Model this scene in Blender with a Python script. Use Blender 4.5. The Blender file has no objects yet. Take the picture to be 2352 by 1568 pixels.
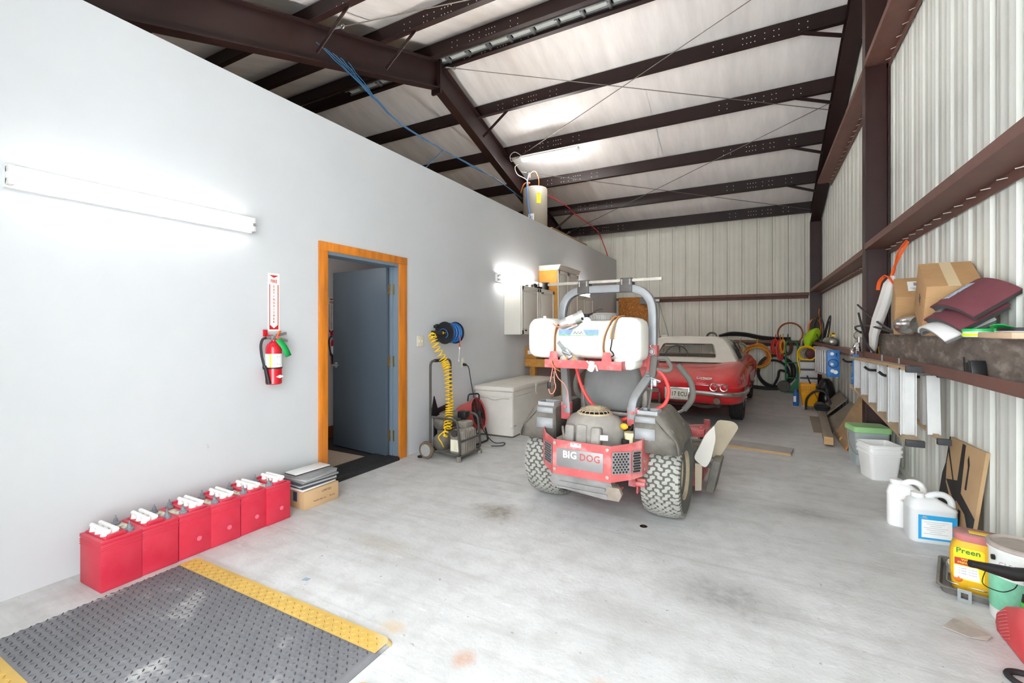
import bpy, bmesh, math, random
from mathutils import Vector as V, Matrix as MX, Euler, noise
random.seed(7)
sc = bpy.context.scene
COL = sc.collection
R = math.radians
PI = math.pi

# ---------------------------------------------------------------- camera, world, exposure
cam_d = bpy.data.cameras.new('camera'); cam = bpy.data.objects.new('camera', cam_d); COL.objects.link(cam)
cam_d.lens = 16.0; cam_d.sensor_width = 36.0; cam_d.shift_y = -28 / 2352.0
cam_d.clip_start = 0.05; cam_d.clip_end = 200
cam.location = (0, 0, 1.33); cam.rotation_euler = (R(90), 0, R(28.4))
sc.camera = cam
sc.view_settings.view_transform = 'Standard'; sc.view_settings.look = 'None'
sc.view_settings.gamma = 1.0; sc.view_settings.use_curve_mapping = False
sc.view_settings.exposure = 1.5
sc.cycles.use_denoising = True
sc.cycles.max_bounces = 10; sc.cycles.diffuse_bounces = 6; sc.cycles.glossy_bounces = 4
sc.cycles.transmission_bounces = 6; sc.cycles.transparent_max_bounces = 8
sc.cycles.sample_clamp_indirect = 6.0
sc.cycles.caustics_reflective = False; sc.cycles.caustics_refractive = False
w = bpy.data.worlds.new('overcast_sky'); sc.world = w; w.use_nodes = True
bg = w.node_tree.nodes['Background']; bg.inputs[0].default_value = (0.91, 0.96, 1.0, 1); bg.inputs[1].default_value = 3.4
LAMP_E = 30.0
sd = bpy.data.lights.new('sun', 'SUN'); sd.energy = 18.0; sd.angle = R(4); sd.color = (1, 1, 1)
so = bpy.data.objects.new('sun', sd); COL.objects.link(so); so.rotation_euler = (R(-28), R(8), 0)      # high behind the building, lights only the yard outside the door
# light portal in the open vehicle door behind the camera (only guides the sampling of the sky)
pd = bpy.data.lights.new('door_portal', 'AREA'); pd.shape = 'RECTANGLE'; pd.size = 2.8; pd.size_y = 3.05
pd.cycles.is_portal = True
po = bpy.data.objects.new('door_portal', pd); COL.objects.link(po); po.location = (-0.5, -0.34, 1.53)
po.rotation_euler = (R(90), 0, 0)

# ---------------------------------------------------------------- materials
def lin(h):
    h = h.lstrip('#'); o = []
    for i in (0, 2, 4):
        c = int(h[i:i + 2], 16) / 255
        o.append(c / 12.92 if c <= .04045 else ((c + .055) / 1.055) ** 2.4)
    return (*o, 1)
_M = {}
def mat(name, col, rough=.5, metal=0, var=0, vs=4, bump=0, bs=40, dust=None, dusta=.0, spec=.5, coat=0,
        trans=0, emit=0, alpha=1, stretch=None, ior=1.45, spots=None, ss=12, sth=.62, ssoft=.08, sss=0):
    if name in _M: return _M[name]
    m = bpy.data.materials.new(name); m.use_nodes = True; nt = m.node_tree; N = nt.nodes; L = nt.links
    b = N['Principled BSDF']; c = lin(col)
    b.inputs['Base Color'].default_value = c; b.inputs['Roughness'].default_value = rough
    b.inputs['Metallic'].default_value = metal; b.inputs['Specular IOR Level'].default_value = spec
    b.inputs['IOR'].default_value = ior
    if coat: b.inputs['Coat Weight'].default_value = coat; b.inputs['Coat Roughness'].default_value = .05
    if trans: b.inputs['Transmission Weight'].default_value = trans
    if sss: b.inputs['Subsurface Weight'].default_value = sss; b.inputs['Subsurface Scale'].default_value = .03
    if alpha < 1: b.inputs['Alpha'].default_value = alpha
    if emit: b.inputs['Emission Color'].default_value = c; b.inputs['Emission Strength'].default_value = emit
    tc = N.new('ShaderNodeTexCoord'); co = tc.outputs['Object']
    if stretch:
        mp = N.new('ShaderNodeMapping'); mp.inputs['Scale'].default_value = stretch; L.new(co, mp.inputs['Vector']); co = mp.outputs[0]
    src = None
    def nz(scale, det=5):
        n = N.new('ShaderNodeTexNoise'); n.inputs['Scale'].default_value = scale; n.inputs['Detail'].default_value = det
        n.inputs['Roughness'].default_value = .6; L.new(co, n.inputs['Vector']); return n.outputs['Fac']
    def mixc(f, a, bb):
        mx = N.new('ShaderNodeMix'); mx.data_type = 'RGBA'
        if hasattr(f, 'links'): L.new(f, mx.inputs[0])
        else: mx.inputs[0].default_value = f
        for s, x in ((6, a), (7, bb)):
            if hasattr(x, 'links'): L.new(x, mx.inputs[s])
            else: mx.inputs[s].default_value = x
        return mx.outputs[2]
    def rng(f, a, bb, lo=0, hi=1):
        r = N.new('ShaderNodeMapRange'); L.new(f, r.inputs[0]); r.inputs[1].default_value = a; r.inputs[2].default_value = bb
        r.inputs[3].default_value = lo; r.inputs[4].default_value = hi; return r.outputs[0]
    if var:
        d = tuple(max(0, x * (1 - var)) for x in c[:3]) + (1,); l = tuple(min(1, x * (1 + var * .8)) for x in c[:3]) + (1,)
        src = mixc(rng(nz(vs), .32, .68), d, l)
    if spots:
        src = mixc(rng(nz(ss, 8), sth, sth + ssoft), src if src else c, lin(spots))
    if dust:
        g = N.new('ShaderNodeNewGeometry'); sx = N.new('ShaderNodeSeparateXYZ'); L.new(g.outputs['Normal'], sx.inputs[0])
        f = rng(sx.outputs[2], .15, .95, dusta * (.08 if coat else .35), dusta)
        mm = N.new('ShaderNodeMath'); mm.operation = 'MULTIPLY'; L.new(f, mm.inputs[0]); L.new(rng(nz(9), .25, .6, .45, 1), mm.inputs[1])
        src = mixc(mm.outputs[0], src if src else c, lin(dust))
        rr = rng(mm.outputs[0], 0, .7, rough, .9); L.new(rr, b.inputs['Roughness'])
    if src: L.new(src, b.inputs['Base Color'])
    if bump:
        bp = N.new('ShaderNodeBump'); bp.inputs['Strength'].default_value = bump; bp.inputs['Distance'].default_value = .01
        L.new(nz(bs), bp.inputs['Height']); L.new(bp.outputs[0], b.inputs['Normal'])
    _M[name] = m
    return m

# ---------------------------------------------------------------- mesh helpers
def frames(pts, closed=False, up=None):
    n = len(pts); T = []
    for i in range(n):
        a = pts[i - 1] if (i or closed) else pts[i]; b = pts[(i + 1) % n] if (i < n - 1 or closed) else pts[i]
        t = (b - a); T.append(t.normalized() if t.length > 1e-9 else V((0, 0, 1)))
    u = V(up) if up else (V((0, 0, 1)) if abs(T[0].z) < .9 else V((1, 0, 0)))
    N0 = (u - T[0] * u.dot(T[0])).normalized(); out = []
    for i, t in enumerate(T):
        if i:
            ax = T[i - 1].cross(t)
            if ax.length > 1e-7:
                N0 = MX.Rotation(T[i - 1].angle(t), 3, ax.normalized()) @ N0
            N0 = (N0 - t * N0.dot(t)).normalized()
        out.append((t, N0.copy(), t.cross(N0)))
    return out
def smooth_pts(pts, k=6, closed=False):
    P = [V(p) for p in pts]; n = len(P); o = []
    for i in range(n if closed else n - 1):
        p1, p2 = P[i], P[(i + 1) % n]
        p0 = P[i - 1] if (i or closed) else p1; p3 = P[(i + 2) % n] if (i < n - 2 or closed) else p2
        for j in range(k):
            t = j / k
            o.append(.5 * ((2 * p1) + (p2 - p0) * t + (2 * p0 - 5 * p1 + 4 * p2 - p3) * t * t + (3 * p1 - p0 - 3 * p2 + p3) * t ** 3))
    if not closed: o.append(P[-1])
    return o
def fillet(pts, r, k=5):
    P = [V(p) for p in pts]; o = [P[0]]
    for i in range(1, len(P) - 1):
        a, b, c = P[i - 1], P[i], P[i + 1]
        d1 = min(r, (a - b).length * .49); d2 = min(r, (c - b).length * .49)
        s = b + (a - b).normalized() * d1; e = b + (c - b).normalized() * d2
        for j in range(k + 1):
            t = j / k; o.append(s * (1 - t) ** 2 + b * 2 * t * (1 - t) + e * t * t)
    o.append(P[-1]); return o
def circ(r, n, rx=None):
    return [(r * math.cos(2 * PI * i / n), (rx or r) * math.sin(2 * PI * i / n)) for i in range(n)]
def rrect(w_, h_, r, n=4):
    o = []
    for cx, cy, a in ((w_ / 2 - r, h_ / 2 - r, 0), (-w_ / 2 + r, h_ / 2 - r, 90), (-w_ / 2 + r, -h_ / 2 + r, 180), (w_ / 2 - r, -h_ / 2 + r, 270)):
        for i in range(n + 1):
            t = R(a + 90 * i / n); o.append((cx + r * math.cos(t), cy + r * math.sin(t)))
    return o
def rotm(rx=0, ry=0, rz=0): return Euler((R(rx), R(ry), R(rz))).to_matrix().to_4x4()
def at(loc, rx=0, ry=0, rz=0): return MX.Translation(V(loc)) @ rotm(rx, ry, rz)
class MB:
    def __init__(s): s.bm = bmesh.new(); s.T = MX.Identity(4)
    def face(s, vs):
        try: return s.bm.faces.new(vs)
        except ValueError: return None
    def vv(s, p): return s.bm.verts.new(s.T @ V(p))
    def _merge(s, t):
        t.transform(s.T); me = bpy.data.meshes.new('t'); t.to_mesh(me); t.free(); s.bm.from_mesh(me); bpy.data.meshes.remove(me); return s
    def box(s, c, size, rot=None, bev=0, seg=2):
        t = bmesh.new(); bmesh.ops.create_cube(t, size=1); bmesh.ops.scale(t, vec=V(size), verts=t.verts)
        if bev: bmesh.ops.bevel(t, geom=list(t.edges), offset=min(bev, min(size) * .49), segments=seg, affect='EDGES', profile=.5)
        M = MX.Translation(V(c))
        if rot is not None: M = M @ (rotm(*rot) if not isinstance(rot, MX) else rot)
        t.transform(M); return s._merge(t)
    def bar(s, p0, p1, w_, d, up=(0, 0, 1), bev=0):           # rectangular bar between two points
        p0, p1 = V(p0), V(p1); z = (p1 - p0); L = z.length; z.normalize(); u = V(up); x = u.cross(z)
        if x.length < 1e-5: x = V((1, 0, 0)).cross(z)
        x.normalize(); y = z.cross(x)
        M = MX((x, y, z)).transposed().to_4x4(); M.translation = (p0 + p1) / 2
        t = bmesh.new(); bmesh.ops.create_cube(t, size=1); bmesh.ops.scale(t, vec=V((w_, d, L)), verts=t.verts)
        if bev: bmesh.ops.bevel(t, geom=list(t.edges), offset=bev, segments=2, affect='EDGES', profile=.5)
        t.transform(M); return s._merge(t)
    def sweep(s, pts, prof, closed=False, up=None, cap=True, scale=None):
        pts = [V(p) for p in pts]; F = frames(pts, closed, up); rings = []
        for i, (p, (t, n, b)) in enumerate(zip(pts, F)):
            k = scale[i] if scale else 1
            rings.append([s.vv(p + n * (y * k) + b * (x * k)) for x, y in prof])
        return s._rings(rings, closed, cap)
    def _rings(s, rings, closed=False, cap=True, loop=True):
        m = len(rings[0])
        for i in range(len(rings) if closed else len(rings) - 1):
            a, b = rings[i], rings[(i + 1) % len(rings)]
            for j in range(m if loop else m - 1):
                k = (j + 1) % m; s.face((a[j], a[k], b[k], b[j]))
        if cap and not closed and loop:
            s.face(rings[0][::-1]); s.face(rings[-1])
        return s
    def loft(s, rings, closed=False, cap=True, loop=True):
        return s._rings([[s.vv(p) for p in r] for r in rings], closed, cap, loop)
    def tube(s, pts, r, n=8, closed=False, cap=True, scale=None): return s.sweep(pts, circ(r, n), closed, None, cap, scale)
    def cyl(s, p0, p1, r0, r1=None, n=16):
        r1 = r0 if r1 is None else r1
        return s.sweep([p0, p1], circ(1, n), scale=[r0, r1])
    def lathe(s, prof, n=24, M=None, sx=1, sy=1):
        old = s.T
        if M is not None: s.T = s.T @ M
        rings = []
        for r, z in prof:
            rings.append([s.vv((max(r, 1e-5) * sx * math.cos(2 * PI * i / n), max(r, 1e-5) * sy * math.sin(2 * PI * i / n), z)) for i in range(n)])
        s._rings(rings); s.T = old
        bmesh.ops.remove_doubles(s.bm, verts=[v for rg in rings for v in rg if v.is_valid], dist=2e-5)
        return s
    def prism(s, poly, h, M=None, z0=0):
        old = s.T
        if M is not None: s.T = s.T @ M
        a = [s.vv((x, y, z0)) for x, y in poly]; b = [s.vv((x, y, z0 + h)) for x, y in poly]
        s._rings([a, b]); s.T = old; return s
    def torus(s, R_, r, n=24, m=8, M=None):
        old = s.T
        if M is not None: s.T = s.T @ M
        s.tube([(R_ * math.cos(2 * PI * i / n), R_ * math.sin(2 * PI * i / n), 0) for i in range(n)], r, m, closed=True); s.T = old; return s
    def sph(s, c, r, n=12, sc_=(1, 1, 1), rot=None):
        t = bmesh.new(); bmesh.ops.create_uvsphere(t, u_segments=n, v_segments=max(6, n // 2 + 2), radius=r)
        M = MX.Translation(V(c))
        if rot: M = M @ rotm(*rot)
        t.transform(M @ MX.Diagonal((*sc_, 1))); return s._merge(t)
    def ob(s, name, m, parent=None, smooth=35, sub=0, bevel=0, solid=0):
        bmesh.ops.recalc_face_normals(s.bm, faces=s.bm.faces)
        me = bpy.data.meshes.new(name); s.bm.to_mesh(me); s.bm.free()
        o = bpy.data.objects.new(name, me); COL.objects.link(o)
        for mm in (m if isinstance(m, (list, tuple)) else [m]): me.materials.append(mm)
        if parent: o.parent = parent
        if solid: x = o.modifiers.new('s', 'SOLIDIFY'); x.thickness = solid; x.offset = 0
        if bevel: x = o.modifiers.new('b', 'BEVEL'); x.width = bevel; x.segments = 2; x.limit_method = 'ANGLE'
        if sub: x = o.modifiers.new('u', 'SUBSURF'); x.levels = sub; x.render_levels = sub
        if smooth:
            me.shade_smooth()
            if smooth < 180 and not sub: me.set_sharp_from_angle(angle=R(smooth))
        return o
def tag(o, label=None, cat=None, group=None, kind=None):
    if label: o['label'] = label
    if cat: o['category'] = cat
    if group: o['group'] = group
    if kind: o['kind'] = kind
    return o
def thing(name, label, cat, loc=(0, 0, 0), rz=0, group=None):
    o = bpy.data.objects.new(name, None); COL.objects.link(o); o.empty_display_size = .1
    o.location = loc; o.rotation_euler = (0, 0, R(rz)); return tag(o, label, cat, group)
def dup(root, loc=None, rz=None, label=None, group=None, rot=None, scale=None):
    r = root.copy(); COL.objects.link(r)
    if loc is not None: r.location = loc
    if rz is not None: r.rotation_euler = (0, 0, R(rz))
    if rot is not None: r.rotation_euler = rot
    if scale is not None: r.scale = scale
    if label: r['label'] = label
    if group: r['group'] = group
    for ch in root.children:
        c = ch.copy(); COL.objects.link(c); c.parent = r
        for g in ch.children:
            d = g.copy(); COL.objects.link(d); d.parent = c
    return r
def struct(o): o['kind'] = 'structure'; return o
def text(name, body, size, m, parent, M, ext=.0004, align='CENTER', bold=0, sx=1, sp=1):
    cu = bpy.data.curves.new('txt', 'FONT'); cu.body = body; cu.size = size; cu.extrude = ext; cu.align_x = align; cu.align_y = 'CENTER'
    cu.offset = bold; cu.resolution_u = 2; cu.space_character = sp
    t = bpy.data.objects.new('txt', cu); COL.objects.link(t)
    dg = bpy.context.evaluated_depsgraph_get(); me = bpy.data.meshes.new_from_object(t.evaluated_get(dg))
    bpy.data.objects.remove(t); bpy.data.curves.remove(cu)
    me.materials.clear(); me.materials.append(m); me.transform(M @ MX.Diagonal((sx, 1, 1, 1)))
    o = bpy.data.objects.new(name, me); COL.objects.link(o)
    if parent: o.parent = parent
    return o
def wob(pts, a=.01):
    return [V(p) + V((random.uniform(-a, a), random.uniform(-a, a), random.uniform(-a, a))) for p in pts]
# text lying on the left wall / any plane: x axis along +Y, facing +X
FX = MX(((0, 0, 1, 0), (1, 0, 0, 0), (0, 1, 0, 0), (0, 0, 0, 1)))       # local xy -> world (Y,Z), normal +X
FYm = MX(((1, 0, 0, 0), (0, 0, -1, 0), (0, 1, 0, 0), (0, 0, 0, 1)))     # local xy -> world (X,Z), normal -Y
FXm = MX(((0, 0, -1, 0), (-1, 0, 0, 0), (0, 1, 0, 0), (0, 0, 0, 1)))    # local xy -> (-Y,Z), normal -X
def on(loc, F): return MX.Translation(V(loc)) @ F
# ================================================================= SETTING
LX, RX, BY = -3.25, 1.18, 11.75              # left wall, right wall, back wall
YR = 5.93                                     # ridge line
def zp(y): return 5.67 - abs(y - YR) / 3.0    # underside of the purlins
MOX, MOY, MOR = -1.0, 3.44, -2.5              # mower position, heading
COX, COY, COR = -0.98, 7.55, -2.0             # car

def floor_material():
    m = bpy.data.materials.new('floor_concrete'); m.use_nodes = True; nt = m.node_tree; N = nt.nodes; L = nt.links
    b = N['Principled BSDF']; b.inputs['Specular IOR Level'].default_value = .35
    tc = N.new('ShaderNodeTexCoord'); co = tc.outputs['Object']
    def mapped(s, loc=(0, 0, 0), rz=0):
        mp = N.new('ShaderNodeMapping'); mp.inputs['Scale'].default_value = s; mp.inputs['Location'].default_value = loc
        mp.inputs['Rotation'].default_value = (0, 0, rz); L.new(co, mp.inputs[0]); return mp.outputs[0]
    def nz(vec, sc_, det=6, ro=.62, dist=0):
        n = N.new('ShaderNodeTexNoise'); n.inputs['Scale'].default_value = sc_; n.inputs['Detail'].default_value = det
        n.inputs['Roughness'].default_value = ro; n.inputs['Distortion'].default_value = dist; L.new(vec, n.inputs['Vector']); return n.outputs['Fac']
    def rng(f, a, c, lo=0, hi=1):
        r = N.new('ShaderNodeMapRange'); L.new(f, r.inputs[0]); r.inputs[1].default_value = a; r.inputs[2].default_value = c
        r.inputs[3].default_value = lo; r.inputs[4].default_value = hi; return r.outputs[0]
    def mix(f, a, c):
        x = N.new('ShaderNodeMix'); x.data_type = 'RGBA'; L.new(f, x.inputs[0])
        for s, q in ((6, a), (7, c)):
            if hasattr(q, 'links'): L.new(q, x.inputs[s])
            else: x.inputs[s].default_value = q
        return x.outputs[2]
    def mul(a, c):
        x = N.new('ShaderNodeMath'); x.operation = 'MULTIPLY'; L.new(a, x.inputs[0])
        if hasattr(c, 'links'): L.new(c, x.inputs[1])
        else: x.inputs[1].default_value = c
        return x.outputs[0]
    c = mix(rng(nz(co, 1.1, 8), .3, .7), lin('#bdbebd'), lin('#d3d4d3'))
    c = mix(mul(rng(nz(co, 7, 9), .45, .72), .55), c, lin('#a9a8a4'))
    # broom and tyre streaks running across the bay
    c = mix(mul(rng(nz(mapped((.8, 5.5, 1), rz=.25), 1.7, 7), .5, .74), .4), c, lin('#a3a19d'))
    c = mix(mul(rng(nz(mapped((.5, 9, 1), (3, 1, 0), -.1), 1.2, 8), .56, .72), .45), c, lin('#9c9994'))
    # pale scuffs
    c = mix(mul(rng(nz(mapped((1.2, 3.5, 1), (5, 2, 0), .6), 2.3, 9, .7, .6), .6, .68), .5), c, lin('#e2e2e0'))
    # dark specks
    c = mix(mul(rng(nz(co, 30, 3), .68, .73), .6), c, lin('#6d6b66'))
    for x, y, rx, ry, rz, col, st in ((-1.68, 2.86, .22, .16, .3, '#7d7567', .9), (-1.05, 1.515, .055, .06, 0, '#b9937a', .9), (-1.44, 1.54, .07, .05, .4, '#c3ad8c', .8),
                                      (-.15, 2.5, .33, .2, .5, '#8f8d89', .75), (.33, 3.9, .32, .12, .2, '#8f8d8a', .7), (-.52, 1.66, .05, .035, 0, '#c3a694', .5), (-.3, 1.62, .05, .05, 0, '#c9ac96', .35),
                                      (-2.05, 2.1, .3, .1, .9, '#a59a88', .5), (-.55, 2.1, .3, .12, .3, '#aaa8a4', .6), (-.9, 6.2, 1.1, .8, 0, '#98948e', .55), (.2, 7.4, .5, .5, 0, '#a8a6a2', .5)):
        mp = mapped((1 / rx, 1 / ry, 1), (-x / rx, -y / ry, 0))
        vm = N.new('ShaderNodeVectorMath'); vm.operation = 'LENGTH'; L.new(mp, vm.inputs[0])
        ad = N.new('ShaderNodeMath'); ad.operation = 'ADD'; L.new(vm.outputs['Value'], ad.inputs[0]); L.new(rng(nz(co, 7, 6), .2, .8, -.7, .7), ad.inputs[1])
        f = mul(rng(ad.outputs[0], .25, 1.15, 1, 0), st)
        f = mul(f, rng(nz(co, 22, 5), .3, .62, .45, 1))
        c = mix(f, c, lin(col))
    L.new(c, b.inputs['Base Color']); L.new(rng(nz(co, 3), .3, .7, .45, .7), b.inputs['Roughness'])
    bp = N.new('ShaderNodeBump'); bp.inputs['Strength'].default_value = .2; bp.inputs['Distance'].default_value = .01
    L.new(nz(co, 45, 6), bp.inputs['Height']); L.new(bp.outputs[0], b.inputs['Normal'])
    return m
m_wall = mat('painted_drywall', '#c8cacb', .75, var=.03, vs=1.3, bump=.04, bs=120, spots='#b2b2af', ss=6, sth=.73, ssoft=.05)
m_panel = mat('pale_metal_panel', '#d9dbd3', .42, var=.04, vs=2, spec=.5)
m_panel_b = mat('cream_metal_panel', '#d8d6c9', .42, var=.05, vs=2, spec=.5)
m_steel = mat('red_oxide_steel', '#210f0d', .5, var=.25, vs=5, bump=.03, bs=60)
m_girt = mat('red_oxide_girt', '#5f3025', .45, var=.18, vs=4, bump=.03, bs=60, dust='#9b8f83', dusta=.55)
m_vinyl = mat('white_vinyl_insulation', '#dedbd9', .36, var=.11, vs=1.6, bump=.8, bs=3.0, stretch=(3.2, .5, 1), spec=.6)
m_dark = mat('dark_void', '#2a2624', .9)
m_white = mat('white_enamel', '#eeeeec', .4)
m_galv = mat('galvanised_steel', '#a9adae', .4, metal=.85, var=.15, vs=14)
m_chrome = mat('chrome', '#d9dbdd', .12, metal=1)
m_brass = mat('brass', '#d9b24a', .22, metal=1, var=.1, vs=30)
m_black = mat('black_plastic', '#1b1b1c', .45)
m_blackr = mat('black_rubber', '#232324', .75, var=.2, vs=12)
m_ply = mat('attic_plywood', '#9a7f58', .8, var=.15, vs=3)

def boxes(name, lst, m, parent=None, bev=0):
    b = MB()
    for c, s_ in lst: b.box(c, s_, bev=bev)
    return b.ob(name, m, parent, smooth=0)
def bx2(x0, x1, y0, y1, z0, z1): return (((x0 + x1) / 2, (y0 + y1) / 2, (z0 + z1) / 2), (abs(x1 - x0), abs(y1 - y0), abs(z1 - z0)))

floor = struct(boxes('floor', [bx2(-12.2, 1.6, -.6, 12.0, -.12, 0)], floor_material()))
struct(boxes('floor_yard', [bx2(-30, 25, -40, -.6, -.13, -.01)], mat('sunlit_concrete_apron', '#c3c5c8', .8, var=.08, vs=.6)))
DY0, DY1, DZ = 2.672, 3.544, 1.972            # door opening in the left wall
wl = struct(boxes('wall_left', [bx2(LX - .12, LX, -.3, DY0 - .03, 0, 3.13), bx2(LX - .12, LX, DY1 + .03, BY - .02, 0, 3.13),
                                bx2(LX - .12, LX, DY0 - .03, DY1 + .03, DZ + .03, 3.13)], m_wall))
struct(boxes('wall_front', [bx2(-12, -1.9, -.32, -.22, 0, 3.9), bx2(.9, 1.3, -.32, -.22, 0, 3.9), bx2(-1.95, 1.3, -.32, -.22, 3.05, 3.9)], m_panel))
struct(boxes('ceiling_attic', [bx2(-12, LX - .12, -.2, BY, 2.96, 3.04)], m_ply)).name = 'ceiling_2'
struct(boxes('wall_far_left', [bx2(-12.2, -12, -.3, 12, 0, 5.8)], m_panel))

# ---- corrugated wall panels
def panel_profile(wd):
    p = []; k = wd / 3
    for i in range(3):
        o = i * k
        for s_, d in ((0, 0), (.012, 0), (.03, -.024), (.06, -.024), (.078, 0), (.125, 0), (.137, .0035), (.153, .0035), (.165, 0), (.222, 0), (.234, .0035), (.25, .0035), (.262, 0)):
            p.append((o + s_ * k / .305, d))
    p += [(wd - .004, 0), (wd, -.008)]
    return p
PW = .917
wr = struct(boxes('wall_right', [bx2(RX + .05, RX + .09, -.3, 12, 0, 3.8)], m_panel))
b = MB(); b.loft([[(RX + .05, y, 3.8), (RX + .05, y, zp(y) + .3), (RX + .09, y, zp(y) + .3), (RX + .09, y, 3.8)] for y in (.1, YR, 11.7)])
struct(b.ob('wall_gable', m_panel, smooth=0)).name = 'wall_right_gable'
y = 12.72 - PW * 2 + 0.0
y = 3.555 + PW * 9
while y > -.3:
    y0 = y - PW
    if y0 < BY - .02:
        pr_ = [(a, d) for a, d in panel_profile(PW) if -.22 < y0 + a < BY]
        b = MB()
        b.loft([[(RX - d, y0 + a, 0.004) for a, d in pr_], [(RX - d, y0 + a, zp(y0 + a) + .24) for a, d in pr_]], loop=False, cap=False)
        b.ob('panel', m_panel, wr, smooth=20)
    y -= PW
wb = struct(boxes('wall_back', [bx2(-12, RX, BY + .05, BY + .09, 0, 4.0)], m_panel_b))
x = RX
while x > -7:
    x0 = x - PW
    pr_ = [(a, d) for a, d in panel_profile(PW)]
    b = MB(); b.loft([[(x0 + a, BY - d, .004) for a, d in pr_], [(x0 + a, BY - d, 3.97) for a, d in pr_]], loop=False, cap=False)
    b.ob('panel', m_panel_b, wb, smooth=20)
    x -= PW
# base angle along the panel walls
struct(boxes('baseboard_right', [bx2(RX - .012, RX + .05, -.2, BY, 0, .045)], m_panel))

# ---- roof: vinyl faced insulation strips over the purlins
ce = MB()
ce.loft([[(-12.2, y_, zp(y_) + .38), (1.4, y_, zp(y_) + .38), (1.4, y_, zp(y_) + .44), (-12.2, y_, zp(y_) + .44)] for y_ in (-.3, YR, 12)])
ce = struct(ce.ob('ceiling', m_white, smooth=0))
PYS = [11.52, 10.5, 9.4, 8.29, 7.18, 6.1, 5.76, 4.68, 3.57, 2.46, 1.35, .2]
x = 1.17; k = 0
while x > -12:
    x0 = x - 1.42; b = MB(); rows_ = []
    ys = sorted(set(PYS + [YR] + [(PYS[i] * (1 - t) + PYS[i + 1] * t) for i in range(len(PYS) - 1) for t in (.17, .33, .5, .67, .83)] + [-.2, BY]))
    for y_ in ys:
        i = min(range(len(PYS)), key=lambda q: abs(PYS[q] - y_)); dd = min(abs(y_ - PYS[i]) / .5, 1)
        sag = .035 * math.sin(dd * PI / 2) - .004
        rows_.append([(x0 - .02 + (x - x0 + .04) * j / 6, y_, zp(y_) + .255 - sag * (.7 + .3 * math.sin(j * 1.1 + y_ * 2 + k)) + (.006 if k % 2 else 0)) for j in range(7)])
    b.loft(rows_, loop=False, cap=False); b.ob('insulation_strip', m_vinyl, ce, smooth=60)
    x = x0; k += 1

# ---- steel frame
def ipoly(w_, d, t=.012): return [(-w_ / 2, -d / 2), (w_ / 2, -d / 2), (w_ / 2, -d / 2 + t), (t / 2, -d / 2 + t), (t / 2, d / 2 - t), (w_ / 2, d / 2 - t), (w_ / 2, d / 2), (-w_ / 2, d / 2), (-w_ / 2, d / 2 - t), (-t / 2, d / 2 - t), (-t / 2, -d / 2 + t), (-w_ / 2, -d / 2 + t)]
def zpoly(d, f, t=.007, s=1): return [(s * a, c) for a, c in ((-f, 0), (t / 2, 0), (t / 2, d - t), (f, d - t), (f, d), (-t / 2, d), (-t / 2, t), (-f + .003, t))]
m_bolt = mat('bright_bolt', '#d8d4cc', .4)
nm = {0: 'dark brown steel eave beam meeting the cream back wall', 1: 'dark brown roof purlin nearest the back wall eave', 2: 'dark brown roof purlin second in from the back wall eave', 3: 'dark brown roof purlin holding the glowing ceiling tube light',
      4: 'dark brown roof purlin between the tube light and the ridge vent', 5: 'dark brown ridge purlin on the back side of the ridge vent', 6: 'dark brown ridge purlin on the camera side of the ridge vent', 7: 'dark brown roof purlin just in front of the ridge pair'}
for i, y_ in enumerate(PYS):
    s_ = 1 if y_ > YR else -1
    pt = thing('roof_purlin', nm.get(i, 'dark brown roof purlin %s in front of the ridge pair' % ('second', 'third', 'fourth', 'fifth')[i - 8] if i > 7 else ''), 'beam', (-1.5, y_, zp(y_)), group='roof purlins')
    b = MB(); b.sweep([(-10.4, 0, 0), (2.55, 0, 0)], [(-a, c) for a, c in zpoly(.24, .075)])
    b.ob('web', m_steel, pt, smooth=0)
    bo = MB()
    for X0, sg in ((.95, -1), (-4.54, 1)):
        for q in (.12, .22, .45, .51, .62, .74, .79, .84, .89, 1.15, 1.27):
            for zz in (.08, .16):
                bo.cyl((X0 + sg * (q + .25) + 1.5, -.0035, zz), (X0 + sg * (q + .25) + 1.5, -.006, zz), .0075, n=6)
    tag(bo.ob('bolt_holes', m_bolt, pt, smooth=0), kind='stuff')
    if i in (1, 2, 3, 4, 7):
        b = MB(); b.bar((2.0, -.02, .02), (2.47, -.02, -.16), .05, .008, up=(0, 1, 0)); b.bar((2.0, -.045, .02), (2.47, -.045, -.16), .008, .05, up=(0, 1, 0)); b.ob('flange_brace', m_steel, pt, smooth=0)
    if i in (1, 4, 7, 8):
        b = MB(); b.bar((-2.45, -.02, .02), (-2.98, -.02, -.36), .05, .008, up=(0, 1, 0)); b.ob('flange_brace', m_steel, pt, smooth=0)
# main frame rafter (two legs bolted at the ridge)
FXm_ = -4.6
for nme, ya, yb, lab in (('rafter', YR, 11.62, 'dark brown steel rafter falling from the ridge to behind the water heater'), ('rafter', YR, -.15, 'dark brown steel rafter crossing the upper left of the photo to the ridge')):
    t = thing(nme, lab, 'beam', (FXm_, ya, 0))
    b = MB(); b.sweep([(0, 0, zp(ya) - .21), (0, yb - ya, zp(yb) - .21)], ipoly(.16, .42)); b.ob('beam', m_steel, t, smooth=0)
    b = MB(); b.box((0, .012 if yb > ya else -.012, zp(ya) - .24), (.18, .02, .56)); b.ob('splice_plate', m_steel, t, smooth=0)
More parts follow.
